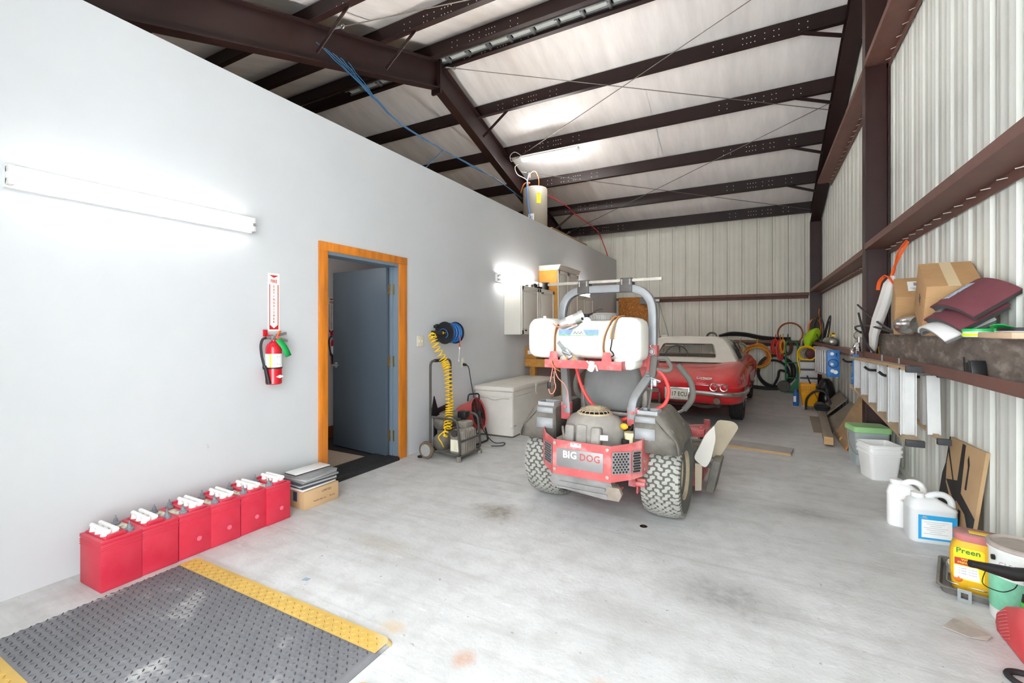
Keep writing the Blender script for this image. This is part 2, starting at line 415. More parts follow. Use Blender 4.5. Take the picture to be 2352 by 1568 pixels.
# right gable rafters
for ya, yb, lab in ((YR, 11.5, 'dark brown gable rafter along the right wall running down to the back corner'), (YR, -.15, 'dark brown gable rafter along the right wall running down to the front')):
    b = MB(); b.sweep([(0, 0, zp(ya) - .11), (0, yb - ya, zp(yb) - .11)], ipoly(.19, .22)); o = b.ob('gable_rafter', m_steel, smooth=0)
    o.location = (1.063, ya, 0); tag(o, lab, 'beam')
m_col = mat('red_oxide_column', '#381f1c', .42, var=.15, vs=5)
b = MB(); b.sweep([(0, 0, 0), (0, 0, zp(YR) - .22)], [(y_, x_) for x_, y_ in ipoly(.15, .2)], up=(0, 1, 0)); o = b.ob('steel_column', m_col, smooth=0)
o.location = (1.07, YR, 0); tag(o, 'dark red brown steel column at the middle of the right wall', 'column')
b = MB(); b.sweep([(0, 0, 0), (0, 0, zp(11.5) - .2)], [(y_, x_) for x_, y_ in ipoly(.15, .2)], up=(0, 1, 0)); o = b.ob('steel_column', m_col, smooth=0)
o.location = (1.07, 11.5, 0); tag(o, 'dark red brown steel column in the far right corner', 'column')
# girts: horizontal Z sections on the right and back walls
def girt(name, lab, p, L_, axis, holes=True):
    # origin at inner edge of web; runs along +axis
    t = thing(name, lab, 'girt', p)
    th = .007
    poly = [(0, 0), (th, 0), (th, .058), (0, .058)]
    prof = [(.0, .0), (.0, .06), (th, .06), (th, th), (.2, th), (.2, -.06), (.2 - th, -.06), (.2 - th, 0)]
    b = MB()
    if axis == 'y': b.loft([[(x_, yy, z_) for x_, z_ in prof] for yy in (0, L_)])
    else: b.loft([[(xx, y_, z_) for y_, z_ in prof] for xx in (0, L_)])
    b.ob('rail', m_girt, t, smooth=0)
    if holes:
        s_ = MB(); q = .15
        while q < L_:
            if axis == 'y': s_.bar((.192, q, -.02), (.155, q + .02, -.022), .004, .004)
            q += .2
        if axis == 'y': tag(s_.ob('screw_tips', m_bolt, t, smooth=0), kind='stuff')
    return t
XI = .965
girt('steel_girt', 'brown steel girt on the right wall, middle height, nearest the camera', (XI, -.2, 2.148), YR + .13, 'y')
girt('steel_girt', 'brown steel girt on the right wall, middle height, beyond the column', (XI, YR + .04, 2.115), 5.55, 'y')
girt('steel_girt', 'dusty brown steel girt on the right wall, low, carrying the boxes and hung ladder', (XI, -.2, 1.045), YR + .13, 'y')
girt('steel_girt', 'dusty brown steel girt on the right wall, low, beyond the column', (XI, YR + .04, 1.03), 5.55, 'y', False)
girt('steel_girt', 'brown steel girt high on the right wall, this side of the column', (XI, 2.2, 4.04), 3.7, 'y')
girt('steel_girt', 'brown steel girt high on the right wall, beyond the column', (XI, YR + .04, 4.0), 4.08, 'y')
girt('steel_girt', 'brown steel girt across the back wall above the white car roof', (-3.2, BY - .21, 2.06), 4.16, 'x')
girt('steel_girt', 'brown steel girt low on the back wall behind the car with coiled cords', (-3.2, BY - .21, 1.03), 4.16, 'x')
# bracing cables just under the roof
def zc(y_): return zp(y_) - .03
m_cable = mat('bracing_cable', '#6f6a66', .5, metal=.6)
for xa, ya, xb, yb, lab in ((-4.5, 6.02, .98, 8.6, 'thin steel bracing cable crossing the ceiling left to right near the ridge'), (-4.5, 8.35, .98, 6.0, 'thin steel bracing cable rising from the rafter to the top of the photo'),
                            (-4.5, 8.7, .98, 11.35, 'thin steel bracing cable from above the water heater down to the corner column'), (-4.5, 11.3, .98, 8.45, 'thin steel bracing cable from behind the water heater up to the right rafter'),
                            (-4.5, 3.75, .98, 5.9, 'thin steel bracing cable tied to the near rafter with an eye bolt')):
    t = thing('bracing_cable', lab, 'cable', (xa, ya, zc(ya))); p0 = V((xa, ya, zc(ya)))
    if (ya - YR) * (yb - YR) < 0: yb = YR
    b = MB(); b.tube([V((0, 0, 0)), V((xb, yb, zc(yb))) - p0], .006, 6); b.ob('wire', m_cable, t)
    b = MB(); d = (V((xb, yb, zc(yb))) - p0).normalized(); b.cyl(d * .02, d * .14, .013, n=8); b.torus(.025, .007, 12, 6, MX.Translation(d * .16) @ rotm(90, 0, 0)); b.ob('eye_bolt', m_galv, t)
# ridge vent seen between the two ridge purlins
t = thing('ridge_vent', 'grey galvanised ridge vent slot between the two ridge purlins', 'vent', (-1.7, YR + .06, zp(YR) + .02))
b = MB(); b.box((0, -.07, .02), (10, .03, .03)); b.box((0, .07, .02), (10, .03, .03)); b.ob('rail', m_galv, t, smooth=0)
x = -4.8; first = None
while x < 2.8:
    if first is None:
        b = MB(); b.box((0, 0, .03), (.3, .11, .012), bev=.004); first = b.ob('deflector', mat('vent_metal', '#b9c0be', .5, var=.1), t, smooth=0); first.location.x = x
        c_ = MB(); c_.box((0, 0, 0), (.045, .14, .05), bev=.006); fc = c_.ob('clip', m_galv, t, smooth=0); fc.location.x = x + .19
    else:
        o = first.copy(); COL.objects.link(o); o.location.x = x
        o = fc.copy(); COL.objects.link(o); o.location.x = x + .19
    x += .38
# ================================================================= LEFT WALL SIDE
def inv(t): return (MX.Translation(t.location) @ t.rotation_euler.to_matrix().to_4x4()).inverted()
def Wb(t): b = MB(); b.T = inv(t); return b          # author in world coordinates under a placed thing
m_tube = mat('lit_tube', '#fffdfb', .5, emit=LAMP_E)
m_fix = mat('white_fixture', '#f1f0ee', .35)
m_lens = mat('clear_lampholder', '#d8d8d4', .3)
def fluor(name, lab, p, L_, axis, tubes=2, w_=.11, group='tube lights', E=None):
    """strip light: length along +axis from p; body against the wall (axis y, facing +X) or under a purlin (axis x, facing down)"""
    t = thing(name, lab, 'light', p, 0, group)
    F = MX.Identity(4) if axis == 'y' else (rotm(0, 90, 0) @ rotm(0, 0, 0))
    def T(b): b.T = MX(((1, 0, 0, 0), (0, 1, 0, 0), (0, 0, 1, 0), (0, 0, 0, 1))) if axis == 'y' else MX(((0, 1, 0, 0), (0, 0, 1, 0), (-1, 0, 0, 0), (0, 0, 0, 1))); return b
    b = T(MB()); b.prism([(0, -w_ / 2), (.035, -w_ / 2), (.05, -w_ * .22), (.05, w_ * .22), (.035, w_ / 2), (0, w_ / 2)], L_, MX(((1, 0, 0, 0), (0, 0, 1, 0), (0, 1, 0, 0), (0, 0, 0, 1)))); b.ob('housing', m_fix, t, smooth=0)
    mt = m_tube if E is None else mat('lit_tube_%g' % E, '#fffdfb', .5, emit=E)
    for k in range(tubes):
        zz = (k - (tubes - 1) / 2) * w_ * .55
        b = T(MB()); b.cyl((.072, .035, zz), (.072, L_ - .035, zz), .0165, n=12); tb = b.ob('tube', mt, t)
        for yy in (.012, L_ - .012):
            b = T(MB()); b.box((.058, yy, zz), (.05, .024, .036), bev=.004); b.ob('lampholder', m_lens, t, smooth=30)
    return t
fluor('tube_light', 'large twin tube fluorescent light on the grey wall above the red batteries', (LX + .001, .772, 2.078), 1.225, 'y', E=LAMP_E * .08)
fluor('tube_light', 'twin tube light on the grey wall just above the first white cabinet', (LX + .001, 5.52, 2.055), 1.25, 'y', E=LAMP_E * .42)
fluor('tube_light', 'tube light glimpsed under the mower roll bar above the farthest cabinet', (LX + .001, 8.13, 2.045), 1.25, 'y', E=LAMP_E * .5)
fluor('tube_light', 'bright tube light hung under a roof purlin near the water heater', (-4.22, 8.2, 4.81), 1.22, 'x', 2, .1, E=LAMP_E * 1.6)
for q, y_ in enumerate((2.6, 5.2)): fluor('tube_light', 'added fill tube light hidden behind the top of the grey wall, %s' % ('nearest the front', 'below the ridge', 'beside the water heater')[q], (LX - .37, y_, 3.1), 1.22, 'y', 2, .11, E=LAMP_E * (3.6, 3.0)[q])  # unseen fixtures added to brighten the ceiling over the bay
t = thing('lamp_cord', 'thin looped cord feeding the ceiling tube light', 'cord', (-4.32, 8.2, 4.85))
b = MB(); b.tube(smooth_pts([(.12, 0, -.03), (.02, 0, .06), (-.08, .01, .1), (-.16, .01, .04), (-.13, 0, -.08), (-.02, 0, -.05), (.09, 0, -.06)]), .006, 6); b.ob('cord', m_white, t)
# the corridor behind the door
m_in = mat('interior_paint', '#e0dad8', .7)
struct(boxes('wall_corridor', [bx2(-4.72, -4.6, .8, 6.3, 0, 2.6)], m_in)).name = 'wall_corridor'
struct(boxes('wall_corridor_end', [bx2(-4.7, LX - .12, 6.2, 6.3, 0, 2.6), bx2(-4.7, LX - .12, .8, .9, 0, 2.6)], m_in))
struct(boxes('ceiling_corridor', [bx2(-4.7, LX - .12, .8, 6.3, 2.5, 2.58)], m_in))
struct(boxes('baseboard_corridor', [bx2(-4.6, -4.585, .9, 6.2, 0, .15)], mat('stained_baseboard', '#7a4a2c', .5)))
struct(boxes('floor_corridor', [bx2(-4.6, LX - .3, .9, 6.2, 0, .006)], mat('dark_carpet', '#2f2a29', .9, var=.2, vs=30)))
fluor('tube_light', 'unseen added corridor ceiling tube light behind the grey door', (-4.5, 2.6, 2.49), .9, 'x', 1, .1, E=12)  # lamp out of view, added to light the corridor
o = boxes('tan_rug', [bx2(-4.5, LX - .30, 1.2, 3.42, .006, .016)], mat('tan_rug', '#b3a08e', .9, var=.08, vs=40), bev=.003); tag(o, 'tan rug on the dark corridor floor inside the doorway', 'rug')
# door frame, slab, threshold
m_pine = mat('stained_pine', '#cf7a20', .38, var=.28, vs=2.2, stretch=(9, 9, .8), coat=.3, spots='#6e3a12', ss=2.2, sth=.7, ssoft=.05)
m_slate = mat('slate_door_paint', '#4c5660', .42, bump=.02, bs=90)
m_jamb = mat('blue_grey_jamb', '#6f7d8a', .5)
d1 = MB(); d1.box((LX - .06, DY0 - .012, DZ / 2), (.15, .03, DZ)); d1.box((LX - .06, DY1 + .012, DZ / 2), (.15, .03, DZ)); d1.box((LX - .06, (DY0 + DY1) / 2, DZ + .012), (.15, DY1 - DY0 + .05, .03))
d1.box((LX - .07, DY1 - .008, DZ / 2), (.03, .014, DZ)); d1.box((LX - .07, DY0 + .008, DZ / 2), (.03, .014, DZ))
d1 = struct(d1.ob('door_1', m_jamb, smooth=0))
for nme, c, s_ in (('casing', (LX + .011, DY0 - .043, 1.0), (.022, .086, 2.0)), ('casing', (LX + .011, DY1 + .06, 1.0), (.022, .12, 2.0)), ('casing', (LX + .013, (DY0 + DY1) / 2 + .017, 2.036), (.026, 1.08, .075))):
    b = MB(); b.box(c, s_, bev=.004); b.ob(nme, m_pine, d1, smooth=30)
ds = bpy.data.objects.new('door_slab', None)
b = MB(); b.box((-.445, 0, .995), (.89, .044, 1.945), bev=.003); slab = b.ob('door_slab', m_slate, d1, smooth=30)
slab.location = (LX - .105, DY1 - .03, 0); slab.rotation_euler = (0, 0, R(-5.5))
b = MB(); b.cyl((-.82, -.02, .93), (-.82, -.075, .93), .011, n=10); b.lathe([(0, 0), (.033, 0), (.033, .008), (.024, .014), (0, .014)], 20, at((-.82, -.022, .93), 90)); b.tube(fillet([(-.82, -.07, .93), (-.82, -.078, .93), (-.71, -.075, .93)], .01), .0105, 8); b.ob('lever_handle', m_chrome, slab)
for zz in (.235, 1.0, 1.74):
    b = MB(); b.box((LX - .075, DY1 - .006, zz), (.07, .006, .11)); b.cyl((LX - .108, DY1 - .012, zz - .056), (LX - .108, DY1 - .012, zz + .056), .009, n=8); b.box((LX - .125, DY1 - .012, zz), (.03, .008, .1)); b.ob('hinge', m_brass, d1, smooth=30)
t = thing('threshold_strip', 'ribbed black rubber threshold strip across the doorway', 'threshold', (LX - .03, (DY0 + DY1) / 2, 0))
b = MB(); pts_ = [(-.26, 0), (.075, 0), (.068, .03), (.035, .036)] + [q for i in range(8) for q in ((.03 - i * .028, .036), (.024 - i * .028, .03), (.014 - i * .028, .03), (.008 - i * .028, .036))] + [(-.26, .03)]
b.prism(pts_, DY1 - DY0 - .03, MX(((1, 0, 0, 0), (0, 0, 1, -(DY1 - DY0 - .03) / 2), (0, 1, 0, 0), (0, 0, 0, 1)))); b.ob('strip', m_blackr, t, smooth=0)

# fire extinguisher + sign (and the pair inside the corridor)
m_red = mat('gloss_red', '#c81828', .25, coat=.4)
m_signw = mat('sign_white', '#eff0e2', .5); m_signr = mat('sign_red', '#c5202e', .5); m_lab = mat('label_white', '#f2f2f0', .5); m_ink = mat('ink_black', '#26262a', .6)
m_hose = mat('black_hose', '#2e2e30', .45); m_green = mat('tag_green', '#12a24e', .55); m_orange = mat('seal_orange', '#ff6a32', .5)
def sign(loc, lab):
    t = thing('fire_extinguisher_sign', lab, 'sign', loc)
    b = MB(); b.prism(rrect(.092, .44, .004), .003, FX); b.ob('plate', m_signw, t, smooth=0)
    b = MB()
    b.prism([(-.037, .205), (.037, .205), (.0, .185)], .0012, on((.003, 0, 0), FX))
    for s_ in (-1, 1): b.prism([(s_ * .037, .135), (s_ * .031, .135), (s_ * .031, -.17), (s_ * .037, -.17)], .0012, on((.003, 0, 0), FX)); b.prism([(s_ * .037, -.168), (s_ * .0, -.198), (s_ * .0, -.207), (s_ * .037, -.207)], .0012, on((.003, 0, 0), FX))
    b.prism([(-.037, -.2), (.037, -.2), (.037, -.207), (-.037, -.207)], .001, on((.003, 0, 0), FX)); b.ob('print', m_signr, t, smooth=0)
    text('lettering', 'FIRE', .036, m_signr, t, on((.003, 0, .158), FX), bold=.0008, sx=.82)
    for i, ch in enumerate('EXTINGUISHER'): text('lettering', ch, .024, m_signr, t, on((.003, 0, .118 - i * .0245), FX), bold=.0005)
    return t
sign((LX + .001, 2.188, 1.536), 'red and white FIRE EXTINGUISHER sign on the grey wall left of the door')
sign((-4.599, 3.85, 1.5), 'FIRE EXTINGUISHER sign glimpsed through the open door on the corridor wall')
def extinguisher(loc, lab, full=True):
    t = thing('fire_extinguisher', lab, 'fire extinguisher', loc)
    b = MB(); b.lathe([(0, 0), (.05, 0), (.056, .006), (.056, .255), (.054, .275), (.044, .298), (.028, .312), (.018, .318), (.018, .33), (0, .33)], 28); b.ob('cylinder', m_red, t)
    b = MB(); b.lathe([(.0567, .127), (.0568, .128), (.0568, .226), (.0567, .227)], 28); lb = b.ob('label_band', m_lab, t)
    b = MB(); b.lathe([(.0567, .116), (.059, .116), (.059, .127), (.0567, .127)], 28); b.ob('strap', m_black, t)
    b = MB(); b.box((0, 0, .345), (.035, .05, .034), bev=.006); b.cyl((0, 0, .318), (0, 0, .36), .016, n=12); b.cyl((0, -.02, .345), (0, -.06, .345), .011, n=10); b.ob('valve', m_galv, t)
    b = MB(); b.bar((0, .02, .36), (.0, .105, .378), .022, .004, up=(1, 0, 0)); b.bar((0, .02, .342), (0, .115, .318), .022, .004, up=(1, 0, 0)); b.ob('squeeze_handle', m_galv, t, smooth=0)
    b = MB(); b.lathe([(0, 0), (.015, 0), (.015, .008), (0, .01)], 16, at((.024, .018, .342), 0, 90)); b.ob('gauge', mat('gauge_red', '#d96a6a', .3), t)
    b = MB(); b.tube(smooth_pts([(0, -.05, .345), (0, -.085, .335), (0, -.1, .29), (.0, -.094, .22), (0, -.08, .16), (0, -.072, .12)]), .0095, 8); b.ob('hose', m_hose, t)
    b = MB(); b.cyl((.01, -.072, .13), (.02, -.05, .008), .012, .019, 12); b.cyl((0, -.074, .14), (.004, -.071, .115), .0135, n=10); b.ob('nozzle', m_black, t)
    b = MB(); b.box((-.05, -.022, .38), (.006, .034, .05), bev=.002); b.box((-.045, 0, .36), (.07, .03, .012)); b.ob('wall_bracket', m_red, t, smooth=30)
    if full:
        b = MB(); b.loft([[(.05 + .02 * math.sin(q * 1.1), -.022 + q * .052 + s_, .33 - q * .075 + (.012 if s_ else -.004) - .04 * max(0, q - .8)) for s_ in (0, .047)] for q in (0, .35, .7, 1.05, 1.4)], loop=False, cap=False); b.ob('inspection_tag', m_green, t, solid=.001)
        b = MB(); b.loft([[(.02, .0 + q * .02 + s_, .345 + q * .035) for s_ in (0, .02)] for q in (0, .8, 1.5)], loop=False, cap=False); b.ob('seal_tag', m_orange, t, solid=.001); t.children[-1].location = (0, -.012, .0)
        b = MB(); b.prism([(-.032, 0), (0, .013), (.032, 0), (0, -.013)], .001, on((.0562, .012, .058), FX)); b.ob('diamond_badge', m_lab, t, smooth=0)
        b = MB(); b.lathe([(.0571, .127), (.0572, .128), (.0572, .226), (.0571, .227)], 64); me = b.bm
        for f in list(me.faces):
            c = f.calc_center_median(); a = math.degrees(math.atan2(c.y, c.x))
            if not (-64 < a < -52): me.faces.remove(f)
        b.ob('yellow_stripe', mat('stripe_yellow', '#e8d21c', .5), t)
        for q, s_ in ((.205, .008), (.19, .004), (.178, .004), (.166, .004), (.15, .007)):
            text('lettering', '■ ▪ ••• ▪▪' if s_ > .005 else '-----------', s_, m_ink, t, on((.0572, 0, q), FX), sx=.8)
    return t
extinguisher((LX + .07, 2.142, .922), 'red fire extinguisher with green tag hung on the grey wall beside the pine door frame')
extinguisher((-4.53, 3.86, .9), 'red fire extinguisher half hidden behind the open door in the corridor', False)

# wall plates
m_ivory = mat('ivory_plate', '#ddd6c4', .4)
t = thing('light_switch', 'ivory twin light switch plate between the door and the hose reel', 'switch', (LX + .001, 3.9, 1.2))
b = MB(); b.box((.003, 0, 0), (.006, .116, .116), bev=.002); b.ob('plate', m_ivory, t, smooth=30)
for k in (-1, 1): b = MB(); b.box((.009, k * .023, 0), (.012, .01, .024), (0, 14, 0), bev=.002); b.ob('toggle', m_ivory, t, smooth=30)
t = thing('power_outlet', 'ivory power outlet on the grey wall under the hose reel, black plug in it', 'outlet', (LX + .001, 4.72, .915))
b = MB(); b.box((.003, 0, 0), (.006, .073, .118), bev=.002); b.box((.007, 0, .026), (.004, .034, .03), bev=.004); b.box((.007, 0, -.026), (.004, .034, .03), bev=.004); b.ob('plate', m_ivory, t, smooth=30)
t = thing('extension_cord', 'dark power cord hanging from the outlet down behind the red fan', 'cord', (LX + .03, 4.72, .89))
b = MB(); b.cyl((-.022, 0, 0), (.02, 0, -.004), .02, .014, 12); b.ob('plug', m_black, t)
b = Wb(t); b.tube(smooth_pts([(LX + .045, 4.72, .888), (-3.15, 4.70, .85), (-3.06, 4.62, .68), (-2.94, 4.53, .44), (-2.84, 4.50, .2), (-2.72, 4.56, .02), (-2.6, 4.62, .009), (-2.56, 4.5, .009), (-2.66, 4.42, .01)]), .006, 6); b.ob('cord', m_hose, t)

# ---- hose reel with its blue hose, yellow coil
m_blueh = mat('blue_hose', '#1f62a8', .4)
t = thing('hose_reel', 'black hose reel of blue hose mounted on the grey wall', 'hose reel', (-3.08, 4.2, 1.29))
for nme, y_ in (('flange', -.09), ('flange', .11)):
    b = MB(); b.lathe([(0, 0), (.1, 0), (.122, .006), (.126, .014), (.12, .02), (.1, .014), (.04, .016), (0, .02)], 40, at((0, y_ + .02, 0), 90)); b.ob(nme, m_black, t)
b = MB(); b.cyl((0, -.09, 0), (0, .12, 0), .06, n=24); b.ob('drum', m_black, t)
for k in range(7):
    b = MB(); b.torus(.104 - .006 * (k % 2), .0105, 36, 8, at((0, -.062 + k * .0265, 0), 90, 0, 4 * (k % 3))); b.ob('hose_wrap', m_blueh, t)
b = MB(); b.tube(smooth_pts([(-.055, -.098, -.01), (-.06, -.1, .02), (-.02, -.1, .045), (.03, -.1, .03), (.055, -.1, -.02), (.03, -.1, -.055)]), .0055, 6); b.ob('hose_end', m_blueh, t)
b = MB(); b.cyl((0, -.085, 0), (0, -.115, 0), .016, n=12); b.cyl((-.05, -.1, 0), (.03, -.1, 0), .007, n=8); b.ob('hub', m_brass, t)
b = MB(); b.box((-.15, .0, 0), (.02, .1, .2), bev=.004); b.box((-.085, -.115, .0), (.15, .02, .05), bev=.004); b.box((-.1, -.11, .07), (.05, .04, .035), bev=.006); b.box((-.13, -.09, -.02), (.035, .035, .08), bev=.006); b.ob('bracket', m_black, t, smooth=30)
b = MB(); b.tube(smooth_pts([(.105, .05, -.03), (.115, .05, -.08), (.108, .05, -.13)]), .005, 6); b.cyl((.108, .05, -.13), (.108, .05, -.16), .0085, n=8); b.ob('hose_tail', mat('fitting_red', '#c2362e', .4), t)
b = MB(); b.cyl((.108, .05, -.16), (.108, .05, -.185), .007, n=8); b.cyl((.108, .05, -.185), (.1, .045, -.31), .0028, n=6); b.sph((.1, .045, -.315), .009, 8); b.ob('air_nozzle', mat('nozzle_white', '#e9e9e7', .3), t)
m_yel = mat('yellow_air_hose', '#f0c410', .35)
t = thing('coiled_air_hose', 'yellow coiled air hose hanging from the reel to the compressor', 'hose', (-2.85, 3.85, .7))
path = smooth_pts([(-3.05, 3.86, 1.29), (-3.02, 3.83, 1.24), (-2.98, 3.842, 1.128), (-2.93, 3.904, .997), (-2.88, 3.898, .898), (-2.85, 3.88, .719), (-2.83, 3.868, .54), (-2.82, 3.84, .43), (-2.79, 3.78, .34), (-2.77, 3.72, .28)], 40)
F = frames(path); pp = []; ph = 0
for i, (p, (tt, n, bb)) in enumerate(zip(path, F)):
    u = i / len(path); ph += .45 if u < .3 else (.72 if u < .75 else (.5 if u < .9 else .3))
    r_ = .04 * min(1, u * 12) * (1 if u < .93 else .5)
    pp.append(p + n * math.cos(ph) * r_ + bb * math.sin(ph) * r_)
b = Wb(t); b.tube(pp, .0058, 6); b.ob('coil', m_yel, t)

# ---- air compressor
m_dtank = mat('dusty_black_tank', '#393734', .4, var=.3, vs=7, dust='#b0a797', dusta=.6)
m_pump = mat('grey_pump_shroud', '#6f6a62', .6, var=.25, vs=9, dust='#b9b0a2', dusta=.7)
m_tubf = mat('frame_tube_black', '#2f2e2d', .4, var=.25, vs=9, dust='#aaa294', dusta=.3)
t = thing('air_compressor', 'twin tank air compressor on a wheeled tube frame with tall handle', 'compressor', (-2.8, 3.95, 0))
for zz, r_ in ((.345, .083), (.145, .095)):
    b = Wb(t); b.lathe([(0, -.22), (r_ * .5, -.212), (r_ * .85, -.185), (r_, -.14), (r_, .14), (r_ * .85, .185), (r_ * .5, .212), (0, .22)], 28, at((-2.915, 3.98, zz + .01), 90)); b.ob('tank', m_dtank, t)
b = Wb(t); b.tube(fillet([(-2.99, 3.75, .1), (-2.99, 3.75, 1.0), (-2.99, 4.1, 1.0), (-2.99, 4.1, .1)], .06), .0135, 10); b.ob('handle_tube', m_tubf, t)
b = Wb(t); b.cyl((-2.99, 3.82, 1.0), (-2.99, 3.95, 1.0), .018, n=10); b.ob('grip', m_blackr, t)
for y_ in (3.76, 4.14):
    b = Wb(t); b.tube(fillet([(-2.99, y_, .42), (-2.66, y_, .42), (-2.62, y_, .05), (-2.99, y_, .07)], .07), .0125, 10); b.ob('side_hoop', m_tubf, t)
for p0, p1 in (((-2.625, 3.76, .2), (-2.625, 4.14, .2)), ((-2.63, 3.76, .045), (-2.63, 4.14, .045)), ((-2.99, 3.75, .07), (-2.99, 4.12, .07))): b = Wb(t); b.cyl(p0, p1, .011, n=10); b.ob('cross_bar', m_tubf, t)
for y_ in (3.76, 4.14):
    b = Wb(t); b.lathe([(0, 0), (.026, 0), (.028, .01), (.022, .05), (0, .052)], 14, at((-2.64, y_, 0))); b.ob('rubber_foot', m_pump, t)
wh = MB(); wh.lathe([(.0, -.02), (.03, -.022), (.055, -.012), (.068, -.018), (.085, -.016), (.09, 0), (.085, .016), (.068, .018), (.055, .012), (.03, .022), (0, .02)], 28, at((0, 0, 0), 90)); wh = wh.ob('wheel', mat('worn_wheel', '#6b5c4c', .75, var=.2, vs=20), t)
wh.location = (-3.0 + 2.8, 3.70 - 3.95, .09)
b = MB(); b.lathe([(0, .024), (.02, .026), (.05, .018), (.062, .02), (.062, .014), (0, .014)], 24, at((0, 0, 0), 90))
for a in range(3): b.box((.03 * math.cos(a * 2.09), -.021, .03 * math.sin(a * 2.09)), (.05, .008, .014), (0, -math.degrees(a * 2.09), 0))
b.ob('hub', mat('grey_hub', '#9a9b98', .6), wh)
w2 = wh.copy(); COL.objects.link(w2); w2.location.y = 4.19 - 3.95
b = Wb(t); b.box((-2.715, 3.95, .165), (.17, .27, .25), bev=.03, seg=3)
for k in range(7): b.box((-2.63, 3.85 + k * .033, .17), (.012, .013, .19), bev=.003)
for k in range(4): b.box((-2.68, 3.87 + k * .05, .285), (.1, .018, .04), bev=.008)
b.box((-2.73, 4.0, .33), (.13, .15, .07), bev=.02); b.ob('pump_shroud', m_pump, t, smooth=40)
b = Wb(t); b.lathe([(0, 0), (.032, 0), (.036, .012), (.036, .03), (0, .03)], 20, at((-2.72, 3.815, .27), 90)); b.ob('air_filter', mat('filter_dark', '#3a3735', .7), t)
b = Wb(t); b.box((-2.78, 4.05, .42), (.1, .1, .07), bev=.012); b.cyl((-2.78, 4.05, .38), (-2.78, 4.05, .32), .03, n=12); b.box((-2.735, 4.02, .43), (.02, .03, .05), bev=.006); b.ob('pressure_switch', m_black, t, smooth=30)
b = Wb(t); b.box((-2.72, 3.8135, .14), (.12, .004, .12)); b.ob('spec_label', mat('aged_label', '#d8d4c2', .6), t, smooth=0)
b = Wb(t); b.box((-2.72, 3.8125, .14), (.108, .004, .108)); b.ob('label_field', mat('label_cream', '#e9e3cc', .6), t, smooth=0)
for k in range(9): text('lettering', '•• •••• •••', .009, m_ink, t, inv(t) @ on((-2.72, 3.8103, .185 - k * .0112), FYm))
b = Wb(t); b.box((-3.06, 3.7, .02), (.1, .03, .03), (0, -20, 0), bev=.004); b.ob('toe_plate', m_black, t)
b = Wb(t); b.tube(smooth_pts([(-2.8, 3.75, .3), (-2.83, 3.68, .25), (-2.78, 3.66, .2), (-2.8, 3.72, .14)]), .0058, 6); b.cyl((-2.79, 3.72, .26), (-2.79, 3.76, .24), .014, n=8); b.ob('air_line', m_yel, t)
t = thing('dust_shovel', 'black flat scoop standing behind the compressor frame', 'scoop', (-3.12, 4.0, 0))
b = MB(); b.prism([(-.09, .38), (.06, .38), (-.03, .6)], .012, MX(((0, 0, 1, 0), (1, 0, 0, 0), (0, 1, 0, 0), (0, 0, 0, 1)))); b.box((-.01, .09, .43), (.02, .28, .06), (8, 0, 0), bev=.004); b.box((0, 0, .19), (.02, .05, .38), bev=.004); b.ob('blade', m_black, t, smooth=30)

# ---- red drum fan
m_fred = mat('fan_red', '#c93031', .4, var=.12, vs=6, dust='#c7a49a', dusta=.4)
t = thing('drum_fan', 'red drum fan with black guard tilted between compressor and white chest', 'fan', (-2.93, 4.5, 0))
TF = MX.Translation((0, 0, .33)) @ rotm(0, 0, 8) @ rotm(0, 74, 0)
b = MB(); b.T = TF; b.lathe([(.06, -.2), (.13, -.19), (.15, -.15), (.158, -.05), (.185, .05), (.192, .06), (.186, .062), (.15, -.05), (.12, -.15), (.06, -.18)], 40); b.ob('drum', m_fred, t)
b = MB(); b.T = TF
for k in range(11): b.torus(.02 + k * .015, .0022, 40, 5, MX.Translation((0, 0, .045 + .012 * math.cos(k / 11 * PI / 2))))
for k in range(12): b.cyl((.02 * math.cos(k * PI / 6), .02 * math.sin(k * PI / 6), .056), (.18 * math.cos(k * PI / 6), .18 * math.sin(k * PI / 6), .046), .003, n=5)
b.lathe([(0, .045), (.035, .045), (.035, .062), (0, .064)], 20); b.ob('guard', m_black, t)
b = MB(); b.T = TF
for k in range(5):
    b.loft([[(r_ * math.cos(k * 1.257 + a), r_ * math.sin(k * 1.257 + a), (.0 + q * .03) - .03) for q, a in ((0, 0), (1, .7))] for r_ in (.03, .08, .14)], loop=False, cap=False)
b.ob('blades', mat('fan_blade', '#3b3b3d', .5), t, solid=.003)
b = MB(); b.tube(fillet([(-.06, -.06, .49), (-.05, -.06, .57), (.02, .06, .57), (.02, .06, .5)], .03), .009, 8); b.ob('handle', m_black, t)
b = MB()
b.tube(fillet([(-.1, -.14, .012), (-.02, -.17, .33), (.1, -.14, .012), (.1, .14, .012), (-.02, .17, .33), (-.1, .14, .012)], .03), .011, 8); b.ob('stand', m_black, t)
